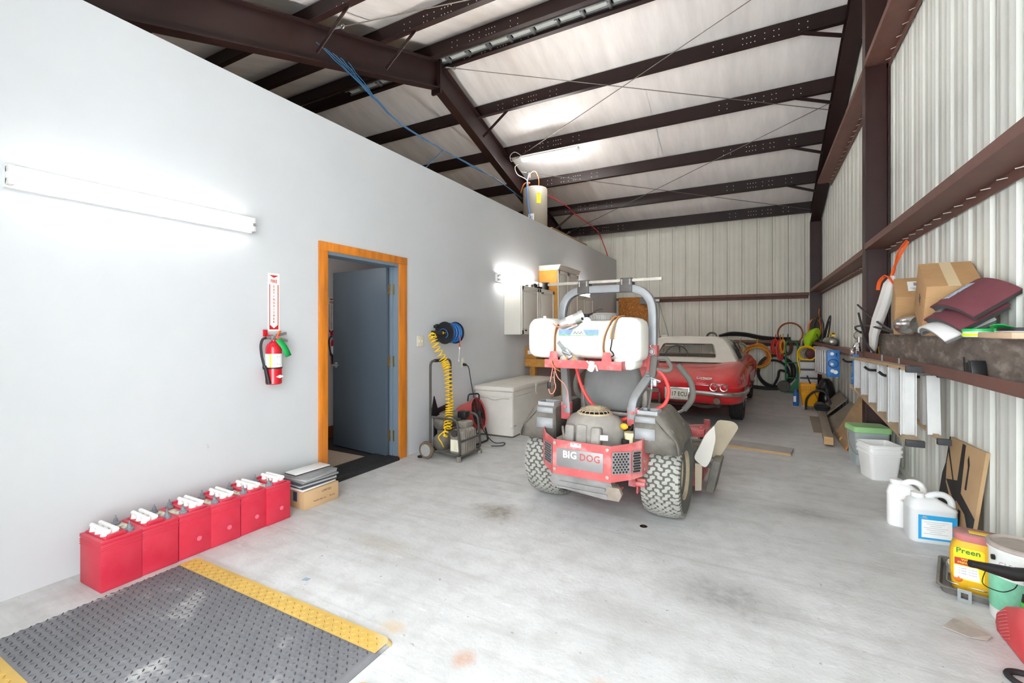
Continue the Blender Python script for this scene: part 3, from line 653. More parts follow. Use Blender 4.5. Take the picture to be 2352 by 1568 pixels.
# ---- red batteries along the grey wall
m_batt = mat('battery_red', '#c90c33', .38, var=.06, vs=5, spots='#e79aa4', ss=22, sth=.7, ssoft=.03, dust='#d9a0a8', dusta=.25)
m_cap = mat('cap_white', '#ecebe8', .4); m_lead = mat('lead_terminal', '#7d8288', .55, var=.2, vs=40)
m_blab = mat('battery_label', '#c9c9b2', .5, var=.35, vs=26, spots='#3e4a55', ss=30, sth=.55)
def battery():
    t = thing('battery', 'x', 'battery', (0, 0, 0), group='red batteries in a row along the wall')
    b = MB(); W_, D_ = .1, .118                      # half sizes along Y (front width) and X
    b.box((0, 0, .122), (.234, .176, .244), bev=.004)
    for k in range(3): b.box((0, 0, .205 + k * .011), (.238, .18, .004), bev=.001)
    b.box((0, 0, .249), (.238, .18, .018), bev=.004); b.ob('case', m_batt, t, smooth=30)
    b = MB(); b.box((0, .02, .262), (.21, .1, .012), bev=.004); b.box((-.105, .02, .272), (.014, .08, .02), bev=.005); b.box((.105, .02, .268), (.014, .07, .014), bev=.005); b.ob('lid', m_batt, t, smooth=30)
    for k in (-1, 1):
        b = MB(); b.tube([(-.09, .03 + k * .018, .292), (.09, .03 + k * .018, .292)], .0115, 10)
        for q in range(3): b.cyl((-.06 + q * .06, .03 + k * .018, .262), (-.06 + q * .06, .03 + k * .018, .29), .022, .018, 12)
        b.ob('cap_bar', m_cap, t)
    for x_, y_ in ((-.075, -.048), (.075, -.048)):
        b = MB(); b.lathe([(0, 0), (.02, 0), (.02, .012), (.011, .018), (.009, .034), (.004, .038), (.004, .052), (0, .052)], 14, at((x_, y_, .258))); b.box((x_ + .008, y_, .264), (.035, .026, .012), bev=.003); b.ob('terminal', m_lead, t)
    b = MB(); b.prism([(-.03, -.082), (.075, -.082), (.09, -.03), (.04, -.03), (.03, -.045), (-.03, -.045)], .0015, at((0, 0, .258))); b.ob('label', m_blab, t, smooth=0)
    b = MB(); b.lathe([(0, 0), (.014, 0), (.013, .0015), (0, .002)], 14, at((.117, .02, .09), 0, 90)); b.ob('moulded_badge', mat('badge_scuffed', '#e0697e', .5), t)
    return t
proto = battery()
bl = ['red battery at the near end of the row, nearest the camera', 'second red battery from the near end of the row', 'third red battery from the near end of the row, terminals on its near side', 'red battery with a dark split under its lid edge, fourth from the near end', 'fifth red battery from the near end, pale dust spots low on its front', 'red battery at the far end of the row beside the cardboard box of tiles']
ys = [1.115, 1.295, 1.473, 1.65, 1.828, 2.0]
for i, y_ in enumerate(ys):
    o = proto if i == 0 else dup(proto)
    o.location = (-3.03 + (.006, 0, -.004, .0, -.006, .002)[i], y_, 0); o.rotation_euler = (0, 0, R((180 if i < 2 else 0) + (1, -1, .6, -1.5, .5, 0)[i])); o['label'] = bl[i]

# ---- cardboard box with loose floor tiles on it
m_card = mat('cardboard', '#b48d62', .8, var=.08, vs=7, stretch=(1, 1, 3)); m_card2 = mat('cardboard_pale', '#c4a27a', .8, var=.06, vs=6)
def carton(name, lab, loc, sz, rz, m, tape=None, flaps=True, rot=None, group=None):
    t = thing(name, lab, 'box', loc, rz, group)
    if rot: t.rotation_euler = tuple(R(a) for a in rot)
    x, y_, z = sz
    b = MB(); b.box((0, 0, z / 2), (x, y_, z), bev=.004); b.ob('carton', m, t, smooth=30)
    b = MB(); b.box((0, -y_ * .252, z + .0015), (x * .99, y_ * .49, .004)); b.box((0, y_ * .252, z + .0015), (x * .99, y_ * .49, .004)); b.ob('flap', m, t, smooth=0)
    if tape: b = MB(); b.box((0, 0, z + .0035), (x * 1.004, .05, .002)); b.box((x / 2, 0, z * .86), (.002, .05, z * .28)); b.box((-x / 2, 0, z * .86), (.002, .05, z * .28)); b.ob('tape', tape, t, smooth=0)
    return t
t = carton('cardboard_box', 'low printed cardboard box under the stack of floor tiles by the door', (-3.03, 2.365, 0), (.22, .3, .13), -2, m_card2)
m_print = mat('brown_print', '#6e5138', .8)
text('lettering', 'LIMITED', .024, m_print, t, on((.1105, .04, .1), FX)); text('lettering', 'Handle with care', .016, m_print, t, on((.1105, -.02, .045), FX)); text('lettering', '40 sq ft', .016, m_print, t, on((.1105, .09, .045), FX))
b = MB(); b.box((0, -.1505, .085), (.045, .002, .07)); b.ob('blue_label', mat('navy_label', '#2f4464', .5), t, smooth=0)
m_tg = mat('tile_grey', '#8b8c8c', .5, var=.15, vs=16); m_tw = mat('tile_white', '#e6e5e1', .3); m_tb = mat('tile_charcoal', '#45464a', .5, var=.15, vs=20); m_tl = mat('tile_pale_grey', '#b9bbba', .45, var=.08, vs=12)
tl = [(m_tw, 'pale floor tile lying directly on the cardboard box', .3, .3), (m_tb, 'charcoal floor tile second from the bottom of the tile stack', .31, .3), (m_tl, 'pale grey floor tile third from the bottom of the tile stack', .3, .31), (m_tb, 'charcoal floor tile in the middle of the tile stack', .3, .3), (m_tg, 'grey floor tile above the middle charcoal one in the stack', .31, .31),
      (m_tl, 'pale floor tile third from the top of the stack', .3, .3), (m_tg, 'mottled grey floor tile second from the top of the stack', .31, .3), (m_tw, 'white oblong tile with dark edge lying on top of the stack', .15, .3)]
z = .1365
for i, (m, lab, sx_, sy_) in enumerate(tl):
    h_ = .0115 + .002 * (i % 3); b = MB(); b.box((0, 0, h_ / 2), (sx_ * .86, sy_, h_), bev=.0015); o = b.ob('floor_tile', m, smooth=30)
    o.location = (-3.06 + random.uniform(-.012, .012) - (.02 if i == 7 else 0), 2.36 + random.uniform(-.014, .014), z); o.rotation_euler = (0, 0, R(random.uniform(-5, 5))); tag(o, lab, 'tile', 'floor tiles on the cardboard box')
    z += h_ + .0006
    if i == 7: b = MB(); b.box((0, 0, .004), (sx_ * .9, sy_ * 1.02, .006)); b.ob('dark_edge', m_tb, o, smooth=0)
# ---- anti fatigue mats
def mat_rubber(nm_, col, pale):
    return mat(nm_, col, .55, var=.16, vs=3, spots=pale, ss=3.2, sth=.57, ssoft=.14, bump=.05, bs=70)
m_mat = mat_rubber('mat_grey', '#77777a', '#c4c2be'); m_maty = mat_rubber('mat_yellow', '#cba85a', '#cdbb92')
m_stud = mat('mat_stud', '#4b4d52', .45, var=.15, vs=3); m_study = mat('mat_stud_yellow', '#b98f33', .5)  # grey studs coloured darker to carry the shading round them
def floor_mat(lab, loc, rz, wx, wy, band):
    t = thing('anti_fatigue_mat', lab, 'mat', loc, rz)
    def slab(poly, h, ins):
        b = MB(); a = poly; c = [(x * (1 - ins / wx * 2), y_ * (1 - ins / wy * 2)) for x, y_ in poly]
        b.loft([[(x, y_, 0) for x, y_ in a], [(x, y_, .003) for x, y_ in a], [(x, y_, h) for x, y_ in c]]); return b
    slab(rrect(wx, wy, .035, 5), .014, .02).ob('base', m_mat, t, smooth=30)
    sg = {}
    for key, y0, y1, m in (('border', wy / 2 - band, wy / 2 - .012, m_maty), ('border', -wy / 2 + .012, -wy / 2 + band, m_maty)):
        s_ = 1 if y0 > 0 else -1; hw = wx / 2
        out = [(-hw + .02, s_ * (wy / 2 - band)), (hw - .02, s_ * (wy / 2 - band))]
        edge = [(x, y_) for x, y_ in rrect(wx, wy, .035, 5) if y_ * s_ > wy / 2 - .04]
        edge = sorted(edge, key=lambda p: p[0])
        b = MB(); top = [(x * .985, y_ * .985, .0146) for x, y_ in edge]; bot = [(x * 1.004, y_ * 1.004, .001) for x, y_ in edge]
        inn = [(hw * .985 * (2 * i / (len(edge) - 1) - 1), s_ * (wy / 2 - band), .0152) for i in range(len(edge))]
        b.loft([bot, top, inn], loop=False, cap=False); b.ob(key, m, t, smooth=30)
    for nme, m, test in (('tread_studs', m_stud, lambda y_: abs(y_) < wy / 2 - band - .008), ('border_studs', m_study, lambda y_: wy / 2 - band + .006 < abs(y_) < wy / 2 - .02)):
        vs_, fs = [], []; p = .0265; ny = int(wy / p); nx = int(wx / p)
        for i in range(nx):
            for j in range(ny):
                x = -wx / 2 + .025 + i * p; y_ = -wy / 2 + .02 + j * p
                if abs(x) > wx / 2 - .02 or not test(y_): continue
                a = R(52) if (i + j) % 2 else R(-38)
                c, s_ = math.cos(a), math.sin(a); k = len(vs_)
                for dx, dy, dz in ((-.0125, 0, 0), (0, -.0042, 0), (.0125, 0, 0), (0, .0042, 0), (-.005, 0, .0038), (.005, 0, .0038)):
                    vs_.append((x + dx * c - dy * s_, y_ + dx * s_ + dy * c, .0142 + dz))
                fs += [(k, k + 1, k + 4), (k + 1, k + 5, k + 4), (k + 1, k + 2, k + 5), (k + 2, k + 3, k + 5), (k + 3, k + 4, k + 5), (k + 3, k, k + 4)]
        me = bpy.data.meshes.new(nme); me.from_pydata(vs_, [], fs); me.materials.append(m); o = bpy.data.objects.new(nme, me); COL.objects.link(o); o.parent = t; tag(o, kind='stuff')
    return t
floor_mat('grey diamond tread rubber mat with yellow end borders, lower left on the concrete', (-2.105, .995, 0), .4, 1.5, .93, .105)
floor_mat('second yellow bordered mat whose corner just shows at the bottom edge', (-.555, .79, 0), 0, 1.54, .9, .1)

# ---- white deck box
m_deck = mat('cream_resin', '#dcd8cf', .5, var=.05, vs=6, dust='#b8b0a4', dusta=.35)
t = thing('deck_box', 'cream resin deck box with closed lid against the grey wall behind the fan', 'storage box', (-2.93, 5.6, 0), 2.5)
def rr3(w_, h_, r, z): return [(x, y_, z) for x, y_ in rrect(w_, h_, r, 4)]
b = MB(); b.loft([rr3(.53, 1.44, .03, .02), rr3(.53, 1.44, .03, .115), rr3(.515, 1.425, .03, .125), rr3(.53, 1.45, .03, .485), rr3(.524, 1.444, .03, .488), rr3(.524, 1.444, .03, .494), rr3(.535, 1.455, .03, .498), rr3(.54, 1.46, .03, .56)]); b.ob('body', m_deck, t, smooth=40)
b = MB(); b.loft([rr3(.555, 1.475, .03, .565), rr3(.56, 1.48, .03, .575), rr3(.56, 1.48, .03, .605), rr3(.54, 1.46, .03, .618), rr3(.3, 1.2, .03, .632)]); b.ob('lid', m_deck, t, smooth=40)
b = MB(); b.loft([rr3(.52, 1.43, .03, 0), rr3(.52, 1.43, .03, .022)]); b.ob('base_shade', mat('base_shadow_trim', '#5c5a57', .7), t, smooth=0)  # dark strip round the foot, its colour standing for shade there
b = MB(); b.tube(smooth_pts([(-.2, -.731, .478), (-.1, -.731, .475), (-.02, -.731, .455), (.05, -.731, .455), (.12, -.731, .475), (.22, -.731, .478)]), .004, 6); b.ob('grip_line', mat('groove_grey', '#a8a49b', .6), t)
b = MB(); b.box((.284, .0, .575), (.014, .1, .05), bev=.006); b.prism([(-.035, .02), (.035, .02), (.03, -.06), (0, -.1), (-.03, -.06)], .012, on((.27, 0, .55), FX)); b.ob('latch', m_deck, t, smooth=40)
b = MB(); b.box((.266, -.66, .14), (.006, .05, .012), bev=.002); b.ob('badge', m_galv, t)

# ---- workbench, box and red tool on it
m_pineb = mat('pine_lumber', '#c88f45', .6, var=.2, vs=3, stretch=(6, 1, 6))
t = thing('workbench', 'pine lumber workbench against the grey wall past the deck box', 'workbench', (-2.87, 7.9, 0))
b = Wb(t); b.box((-2.87, 7.9, .85), (.72, 3.0, .035), bev=.003); b.ob('top', m_pineb, t, smooth=30)
for c, s_ in (((-2.87, 6.42, .79), (.72, .04, .09)), ((-2.53, 7.9, .79), (.04, 3.0, .09)), ((-2.87, 9.38, .79), (.72, .04, .09))): b = Wb(t); b.box(c, s_, bev=.003); b.ob('rail', m_pineb, t, smooth=30)
for x_ in (-3.13, -2.6):
    for y_ in (6.5, 7.9, 9.3): b = Wb(t); b.box((x_, y_, .375), (.09, .09, .75), bev=.004); b.ob('leg', m_pineb, t, smooth=30)
t = carton('cardboard_box', 'small tan cardboard box with white label on the near corner of the workbench', (-3.14, 6.52, .8685), (.19, .2, .18), 0, mat('cardboard_orange', '#bd8440', .8, var=.08, vs=8))
b = MB(); b.box((0, -.1005, .1), (.1, .002, .055)); b.ob('label', m_lab, t, smooth=0)
t = thing('heat_gun', 'red and grey hand tool lying on the workbench beside the small box', 'tool', (-2.9, 6.5, .91), 0)
b = MB(); b.loft([[(x_, r_ * math.cos(a * PI / 6), r_ * math.sin(a * PI / 6)) for a in range(12)] for x_, r_ in ((-.07, .03), (-.05, .036), (.02, .034), (.1, .022), (.17, .012))]); b.ob('body', m_red, t)
b = MB(); b.cyl((-.12, 0, 0), (-.07, 0, 0), .026, .028, 12); b.bar((0, .0, -.02), (.02, .1, -.03), .03, .025); b.ob('nozzle', m_galv, t)
b = MB(); b.tube(smooth_pts([(-.1, -.0, .02), (-.09, -.05, -.02), (-.04, -.06, -.036), (.06, -.05, -.036), (.12, -.03, -.03)]), .004, 6); b.ob('lead', m_hose, t)

# ---- white wall cabinets
m_cab = mat('cabinet_white', '#d9d5cb', .5, var=.03, vs=5); m_side = mat('orange_particle_board', '#dc9a3e', .6, var=.12, vs=12)
m_knob = mat('bronze_knob', '#2a2320', .4, metal=.5)
def cabinet(lab, y0, y1, z0, z1, dep, nd, crown=False, side=m_cab, knobs=()):
    t = thing('wall_cabinet', lab, 'cabinet', (LX + .002, y0, z0))
    w_, h_ = y1 - y0, z1 - z0
    b = MB(); b.box((dep / 2, w_ / 2, h_ / 2), (dep, w_, h_), bev=.002); b.ob('body', m_cab, t, smooth=0)
    if side is not m_cab: b = MB(); b.box((dep / 2 + .002, -.003, h_ / 2), (dep - .002, .006, h_ - .004)); b.ob('raw_side', side, t, smooth=0)
    dw = w_ / nd
    for k in range(nd):
        yc = dw * (k + .5); X = dep + .003
        b = MB(); fw = .055
        for yy, zz, a, c in ((yc - dw / 2 + .004 + fw / 2, h_ / 2, fw, h_ - .02), (yc + dw / 2 - .004 - fw / 2, h_ / 2, fw, h_ - .02), (yc, .01 + fw / 2, dw - .01, fw), (yc, h_ - .01 - fw / 2, dw - .01, fw)): b.box((X + .009, yy, zz), (.018, a, c), bev=.003)
        b.box((X + .004, yc, h_ / 2), (.008, dw - .05, h_ - .06)); d = b.ob('door', m_cab, t, smooth=30)
        b = MB(); b.box((X + .008, yc, h_ / 2), (.012, dw - .17, h_ - .18), bev=.006); b.ob('raised_panel', m_cab, d, smooth=30)
        ky, kz = knobs[k] if k < len(knobs) else (yc + dw * .42 * (-1 if k else 1), .08)
        b = MB(); b.lathe([(0, 0), (.005, 0), (.005, .012), (.013, .018), (.012, .026), (0, .028)], 12, at((X + .018, ky, kz), 0, 90)); b.ob('knob', m_knob, d)
    if crown:
        b = MB(); b.sweep([(0, -.004, h_), (0, w_ + .004, h_)], [(0, 0), (dep + .02, 0), (dep + .035, .02), (dep + .05, .06), (dep + .06, .075), (dep + .06, .085), (0, .085)]); b.ob('crown_moulding', m_cab, t, smooth=0)
    return t
cabinet('first white wall cabinet with two doors, nearest the camera', 5.77, 6.95, 1.254, 1.962, .27, 2, knobs=((.09, .06), (.68, .64)))
cabinet('tall white wall cabinet with crown moulding and raw orange side', 6.965, 7.93, 1.254, 2.315, .33, 2, True, m_side)
cabinet('farthest white wall cabinet, lower top, below the last tube light', 7.945, 8.95, 1.254, 1.975, .28, 2)
t = thing('black_pot', 'black cylindrical pot on top of the first white cabinet', 'pot', (-3.07, 6.78, 1.963))
b = MB(); b.lathe([(0, 0), (.07, 0), (.076, .01), (.078, .11), (.084, .112), (.084, .122), (.072, .122), (.07, .02), (0, .02)], 24); b.ob('pot', m_black, t)
t = thing('spray_gun', 'dark spray gun lying on top of the first white cabinet', 'spray gun', (-3.08, 6.45, 1.963), 20)
b = MB(); b.sph((0, 0, .045), .045, 12, (1, 1.2, 1)); b.cyl((-.02, -.02, .04), (-.14, -.12, .05), .018, .012, 10); b.bar((.02, .02, .03), (.1, .1, .02), .03, .03); b.ob('body', m_black, t)
b = MB(); b.cyl((-.05, -.16, .0), (-.05, -.16, .05), .035, .03, 14); b.cyl((-.05, -.16, .05), (-.02, -.04, .06), .012, n=8); b.ob('cup', m_galv, t)

# ---- water heater on top of the room with its pipes
m_heat = mat('heater_grey', '#7d776c', .5, var=.06, vs=5)
t = thing('water_heater', 'grey cylindrical water heater with yellow energy label above the wall', 'water heater', (-4.05, 8.5, 3.04))
b = MB(); b.lathe([(0, 0), (.245, 0), (.25, .01), (.25, 1.17), (.24, 1.185), (.05, 1.2), (0, 1.2)], 40); b.ob('tank', m_heat, t)
def label_on(t, r, a0, a1, z0, z1, m, nme):
    b = MB(); b.loft([[(r * math.cos(R(a0 + (a1 - a0) * i / 8)), r * math.sin(R(a0 + (a1 - a0) * i / 8)), z_) for i in range(9)] for z_ in (z0, z1)], loop=False, cap=False); return b.ob(nme, m, t)
label_on(t, .2515, -58, -38, .83, 1.04, mat('energy_yellow', '#f2d011', .5), 'yellow_label')
label_on(t, .2515, -98, -70, .42, .62, m_lab, 'white_label')
for k in range(6): label_on(t, .252, -92 + (k % 2) * 4, -76, .44 + k * .024, .448 + k * .024, m_ink, 'print_line')
label_on(t, .252, -54, -42, 1.01, 1.02, m_ink, 'print_line'); label_on(t, .252, -54, -46, .96, .966, m_ink, 'print_line'); label_on(t, .252, -52, -46, .9, .906, m_ink, 'print_line')
m_cop = mat('copper_pipe', '#b86a3c', .35, metal=.6, var=.2, vs=20)
for pts_, m, nme, r_ in (([(.1, -.05, 1.18), (.1, -.05, 1.36), (.03, -.06, 1.52), (-.06, -.08, 1.5), (-.08, -.1, 1.42)], m_cop, 'copper_pipe', .011), ([(-.1, -.1, 1.18), (-.12, -.12, 1.3), (-.2, -.14, 1.26), (-.26, -.15, 1.1)], m_cop, 'copper_pipe', .011),
                         ([(-.08, -.12, 1.5), (-.06, -.26, 1.2), (-.03, -.275, .8), (.04, -.28, .45), (.08, -.28, .1)], mat('blue_pex', '#3d6fb0', .4), 'blue_pipe', .011),
                         ([(-.1, -.09, 1.18), (-.14, -.12, 1.36), (-.34, -.14, 1.5), (-.4, -.14, 1.66), (-.34, -.1, 1.72)], mat('heater_cable_white', '#cfc6b4', .5), 'power_cable', .008)):
    b = MB(); b.tube(smooth_pts(pts_), r_, 8); b.ob(nme, m, t)
b = MB(); b.cyl((-.08, -.1, 1.39), (-.08, -.11, 1.47), .024, n=12); b.box((-.1, -.1, 1.3), (.05, .04, .03), bev=.006); b.ob('valve', mat('valve_red', '#b9583a', .4), t)
t = thing('red_pipe', 'thin red plastic pipe arching from the water heater down to the wall end', 'pipe', (-3.8, 8.6, 3.9))
b = Wb(t); b.tube(smooth_pts([(-3.85, 8.72, 4.12), (-3.72, 9.4, 4.05), (-3.7, 9.87, 3.98), (-3.5, 10.85, 3.77), (-3.42, 11.2, 3.45), (-3.36, 11.4, 3.13)]), .011, 8); b.ob('pipe', m_red, t)
b = MB(); b.box((0, 0, .02), (.3, 1.9, .04), bev=.003); o = b.ob('plywood_strip', m_ply, smooth=30); o.location = (LX - .16, 8.5, 3.131); tag(o, 'brown plywood strip edge lying on top of the wall beside the water heater', 'board')
t = thing('blue_cable_bundle', 'bundle of blue data cables draped from the rafter to the water heater', 'cable', (-4.45, 4.2, 4.5))
mb_ = mat('blue_data_cable', '#184a6c', .5)
for k in range(5):
    o_ = (k - 2) * .07
    b = Wb(t); b.tube(wob(smooth_pts([(-4.45, 3.75 + o_ * 1.6, 4.62), (-4.45, 4.1 + o_ * .9, 4.5), (-4.45, 4.416 + o_ * .3, 4.378), (-4.45, 4.914, 4.24 + o_ * .1), (-4.44, 5.895, 4.2), (-4.42, 6.686, 4.2 + o_ * .1), (-4.4, 7.593, 4.19), (-4.36, 8.5, 4.07)], 5), .006), .0055, 6); b.ob('cable', mb_, t)
b = Wb(t); b.tube([(-4.45, 5.895, 4.2), (-4.5, 5.3, 3.6), (-4.5, 5.0, 3.08)], .008, 6); b.ob('cable', mb_, t)
# ================================================================= ZERO-TURN MOWER (rear view)
m_mred = mat('dusty_mower_red', '#b62f36', .55, var=.1, vs=7, dust='#cfa49c', dusta=.7, spots='#cc8c88', ss=7, sth=.5, ssoft=.22)
m_mgrey = mat('mower_frame_grey', '#7b7f83', .35, metal=.25, var=.15, vs=8, dust='#a9a49b', dusta=.5)
m_tyre = mat('dusty_tyre', '#a09f97', .85, var=.12, vs=9, spots='#b3afa3', ss=8, sth=.58, ssoft=.2)
m_tyreb = mat('tyre_groove', '#5c5c56', .9, var=.15, vs=9)
m_rim = mat('tan_dusty_rim', '#b3a58a', .8, var=.12, vs=7)
m_plast = mat('dusty_black_plastic', '#524f4a', .55, var=.28, vs=9, dust='#a39b8c', dusta=.55, spots='#b5b0a5', ss=11, sth=.64, ssoft=.08)
m_eng = mat('dusty_engine', '#827f7a', .65, var=.3, vs=10, dust='#aea79c', dusta=.7)
m_screen = mat('engine_screen_tan', '#b9a98d', .7, var=.15, vs=20)
m_seat = mat('seat_vinyl', '#787978', .55, var=.14, vs=5, dust='#99978f', dusta=.3)
m_alu = mat('dusty_alloy', '#a39c92', .5, metal=.4, var=.2, vs=16)
m_silv = mat('silver_plate', '#8d8a8a', .45, metal=.3, var=.1, vs=6)
M = thing('riding_mower', 'dusty red zero turn riding mower with grey roll bar, seen from behind', 'mower', (MOX, MOY, 0), MOR)
X0 = -.02
# tyres
def tyre(side):
    R_, W_ = .3, .255
    b = MB(); b.lathe([(.165, -.11), (.19, -.125), (.25, -.132), (.282, -.122), (.291, -.1), (.292, 0), (.291, .1), (.282, .122), (.25, .132), (.19, .125), (.165, .11), (.15, .09), (.15, -.09)], 56, rotm(0, 90, 0))
    o = b.ob('rear_wheel', m_tyreb, M); o.location = (X0 + side * .45, 0, R_)
    vs_, fs = [], []; nA = 34; cols = [-.098, -.049, 0, .049, .098]
    lug = [(-.5, -.26), (-.14, -.5), (.14, -.5), (.14, -.12), (.5, -.12), (.5, .26), (.14, .5), (-.14, .5), (-.14, .12), (-.5, .12)]
    for i in range(nA):
        for ci, cx in enumerate(cols):
            a0 = 2 * PI * (i + (.5 if ci % 2 else 0)) / nA; k = len(vs_)
            fl = -1 if ci % 2 else 1
            for h_ in (0, .0125):
                for s_, q in lug:
                    tt = cx + s_ * .054 * fl; aa = a0 + (q * .043 + s_ * .022) / R_
                    r_ = .2885 + h_ - .0165 * (abs(tt) / .125) ** 2.5
                    vs_.append((tt, r_ * math.cos(aa), r_ * math.sin(aa)))
            n = len(lug)
            for j in range(n): fs.append((k + j, k + (j + 1) % n, k + n + (j + 1) % n, k + n + j))
            fs += [(k + n + 0, k + n + 1, k + n + 8, k + n + 9), (k + n + 1, k + n + 2, k + n + 3, k + n + 8), (k + n + 3, k + n + 4, k + n + 5, k + n + 6), (k + n + 3, k + n + 6, k + n + 7, k + n + 8)]
    for i in range(60):                               # shoulder bars
        for sg in (-1, 1):
            a0 = 2 * PI * i / 60; k = len(vs_)
            for da in (-.03, .03):
                for tt, r_ in ((.104, .294), (.124, .284), (.131, .262), (.127, .255)): vs_.append((sg * tt, r_ * math.cos(a0 + da), r_ * math.sin(a0 + da)))
            for j in range(3): fs.append((k + j, k + j + 1, k + 5 + j, k + 4 + j))
    me = bpy.data.meshes.new('tread'); me.from_pydata(vs_, [], fs); me.materials.append(m_tyre)
    bm = bmesh.new(); bm.from_mesh(me); bmesh.ops.recalc_face_normals(bm, faces=bm.faces); bm.to_mesh(me); bm.free()
    t_ = bpy.data.objects.new('tread', me); COL.objects.link(t_); t_.parent = o
    b = MB(); b.lathe([(0, -.03), (.05, -.03), (.055, -.015), (.12, -.01), (.145, .04), (.158, .112), (.17, .118), (.17, .108), (.155, .1), (.14, .03), (.1, -.02), (0, -.04)], 40, rotm(0, 90 * side, 0)); b.ob('rim', m_rim, o)
    b = MB()
    for k in range(5): b.cyl((side * -.03, .035 * math.cos(k * 1.257), .035 * math.sin(k * 1.257)), (side * -.012, .035 * math.cos(k * 1.257), .035 * math.sin(k * 1.257)), .009, n=6)
    b.ob('lug_nuts', m_alu, o)
tyre(1); tyre(-1)
# engine guard: wrapped plate
prof = [(-.40, -.26), (-.385, -.38), (-.335, -.45), (-.225, -.545), (.185, -.545), (.295, -.45), (.345, -.38), (.36, -.26)]
zt = [.625, .60, .585, .572, .572, .585, .60, .64]; zb = [.40, .36, .35, .337, .337, .35, .36, .38]
b = MB(); inn = [(x * .985, y_ + .012) for x, y_ in prof]
b.loft([[(x, y_, z0), (x, y_, z1), (xi, yi, z1), (xi, yi, z0)] for (x, y_), (xi, yi), z0, z1 in zip(prof, inn, zb, zt)], cap=True)
b.ob('engine_guard', m_mred, M, smooth=0)
b = MB()
for x in (-.21, .165):
    for zz in (.37, .548): b.lathe([(0, 0), (.013, 0), (.012, .006), (0, .008)], 12, at((x, -.546, zz), 90))
for zz in (.4, .45): b.lathe([(0, 0), (.011, 0), (0, .007)], 10, at((.352, -.34, zz), 90, 0, 70))
tag(b.ob('bolts', m_alu, M), None)
b = MB(); b.box((-.03, -.5475, .455), (.335, .004, .128), bev=.002); b.ob('name_plate', m_silv, M, smooth=30)
text('lettering', 'BIG', .066, m_lab, M, on((-.098, -.5502, .478), FYm), bold=.0016, sx=1.0, sp=1.02)
text('lettering', 'DOG', .066, mat('letter_red', '#b2473c', .5), M, on((.045, -.5502, .474), FYm), bold=.0005, sx=.95, sp=1.02)
b = MB(); b.box((-.055, -.5475, .55), (.075, .004, .026)); b.ob('white_label', m_lab, M, smooth=0)
b = MB(); b.box((-.075, -.5495, .558), (.02, .003, .004)); b.box((-.035, -.5495, .556), (.02, .003, .004)); b.ob('label_print', m_ink, M, smooth=0)
# perforated grilles on both wings
def grille(p0, p1, z0, z1):
    p0, p1 = V((*p0, 0)), V((*p1, 0)); d = (p1 - p0); L_ = d.length; d.normalize(); n = V((d.y, -d.x, 0))
    b = MB(); q = [p0 + n * .003, p1 + n * .003]; b.loft([[q[0] + V((0, 0, z0)), q[1] + V((0, 0, z0)), q[1] + V((0, 0, z1)), q[0] + V((0, 0, z1))], [q[0] + n * .002 + V((0, 0, z0)), q[1] + n * .002 + V((0, 0, z0)), q[1] + n * .002 + V((0, 0, z1)), q[0] + n * .002 + V((0, 0, z1))]]); g = b.ob('grille', m_silv, M, smooth=0)
    b = MB(); r_ = 0
    for i in range(8):
        for j in range(5):
            s_ = .012 + (j + (.5 if i % 2 else 0)) * (L_ - .02) / 5
            if s_ > L_ - .008: continue
            c = p0 + d * s_ + n * .0052 + V((0, 0, z0 + .012 + i * (z1 - z0 - .022) / 7.2)); b.cyl(c, c + n * .0008, .0072, n=10)
    b.ob('holes', m_dark, g, smooth=0)
grille((.192, -.54), (.29, -.455), .392, .535); grille((.297, -.447), (.34, -.388), .392, .535); grille((-.33, -.455), (-.232, -.54), .392, .535)
# side plates, frame
for s_ in (-1, 1):
    b = MB(); b.prism([(-.32, .22), (.35, .22), (.35, .46), (.0, .5), (-.2, .74), (-.27, .76), (-.32, .64)], .008, MX(((0, 0, 1, X0 + s_ * .315 - .004), (1, 0, 0, 0), (0, 1, 0, 0), (0, 0, 0, 1)))); b.ob('side_plate', m_mred, M, smooth=0)
    b = MB(); b.bar((X0 + s_ * .275, -.3, .3), (X0 + s_ * .275, 1.55, .3), .05, .09); b.ob('frame_rail', m_mred, M, smooth=0)
    b = MB(); b.box((X0 + s_ * .255, -.2, .715), (.075, .05, .13), bev=.004); b.lathe([(0, 0), (.015, 0), (.013, .008), (0, .01)], 12, at((X0 + s_ * .255, -.226, .745), 90)); b.ob('roll_bar_bracket', m_mred, M, smooth=30)
b = MB(); b.box((.33, -.33, .305), (.05, .02, .05)); b.cyl((.3, -.36, .3), (.36, -.36, .3), .015, n=10); b.box((X0 + .0, -.43, .255), (.46, .16, .012)); b.ob('lower_frame', m_mred, M, smooth=30)
b = MB(); b.prism([(-.22, 0), (.2, 0), (.23, -.07), (.17, -.115), (-.19, -.09), (-.24, -.05)], .07, on((X0, -.455, .33), FYm)); b.box((X0 + .0, -.53, .28), (.33, .012, .018)); b.box((X0, -.53, .245), (.36, .012, .012)); b.ob('hitch_plate', mat('hitch_grey', '#8a8886', .5, metal=.3, var=.2, vs=9), M, smooth=0)
b = MB(); b.lathe([(.026, 0), (.034, 0), (.034, .12), (.026, .12)], 16, at((.16, -.5, .255), -90)); b.prism([(-.03, -.045), (.05, -.045), (.07, 0), (.05, .04), (-.03, .04)], .03, on((.185, -.5, .265), FYm)); b.ob('exhaust_outlet', mat('rusty_exhaust', '#8b8074', .7, var=.25, vs=12), M)
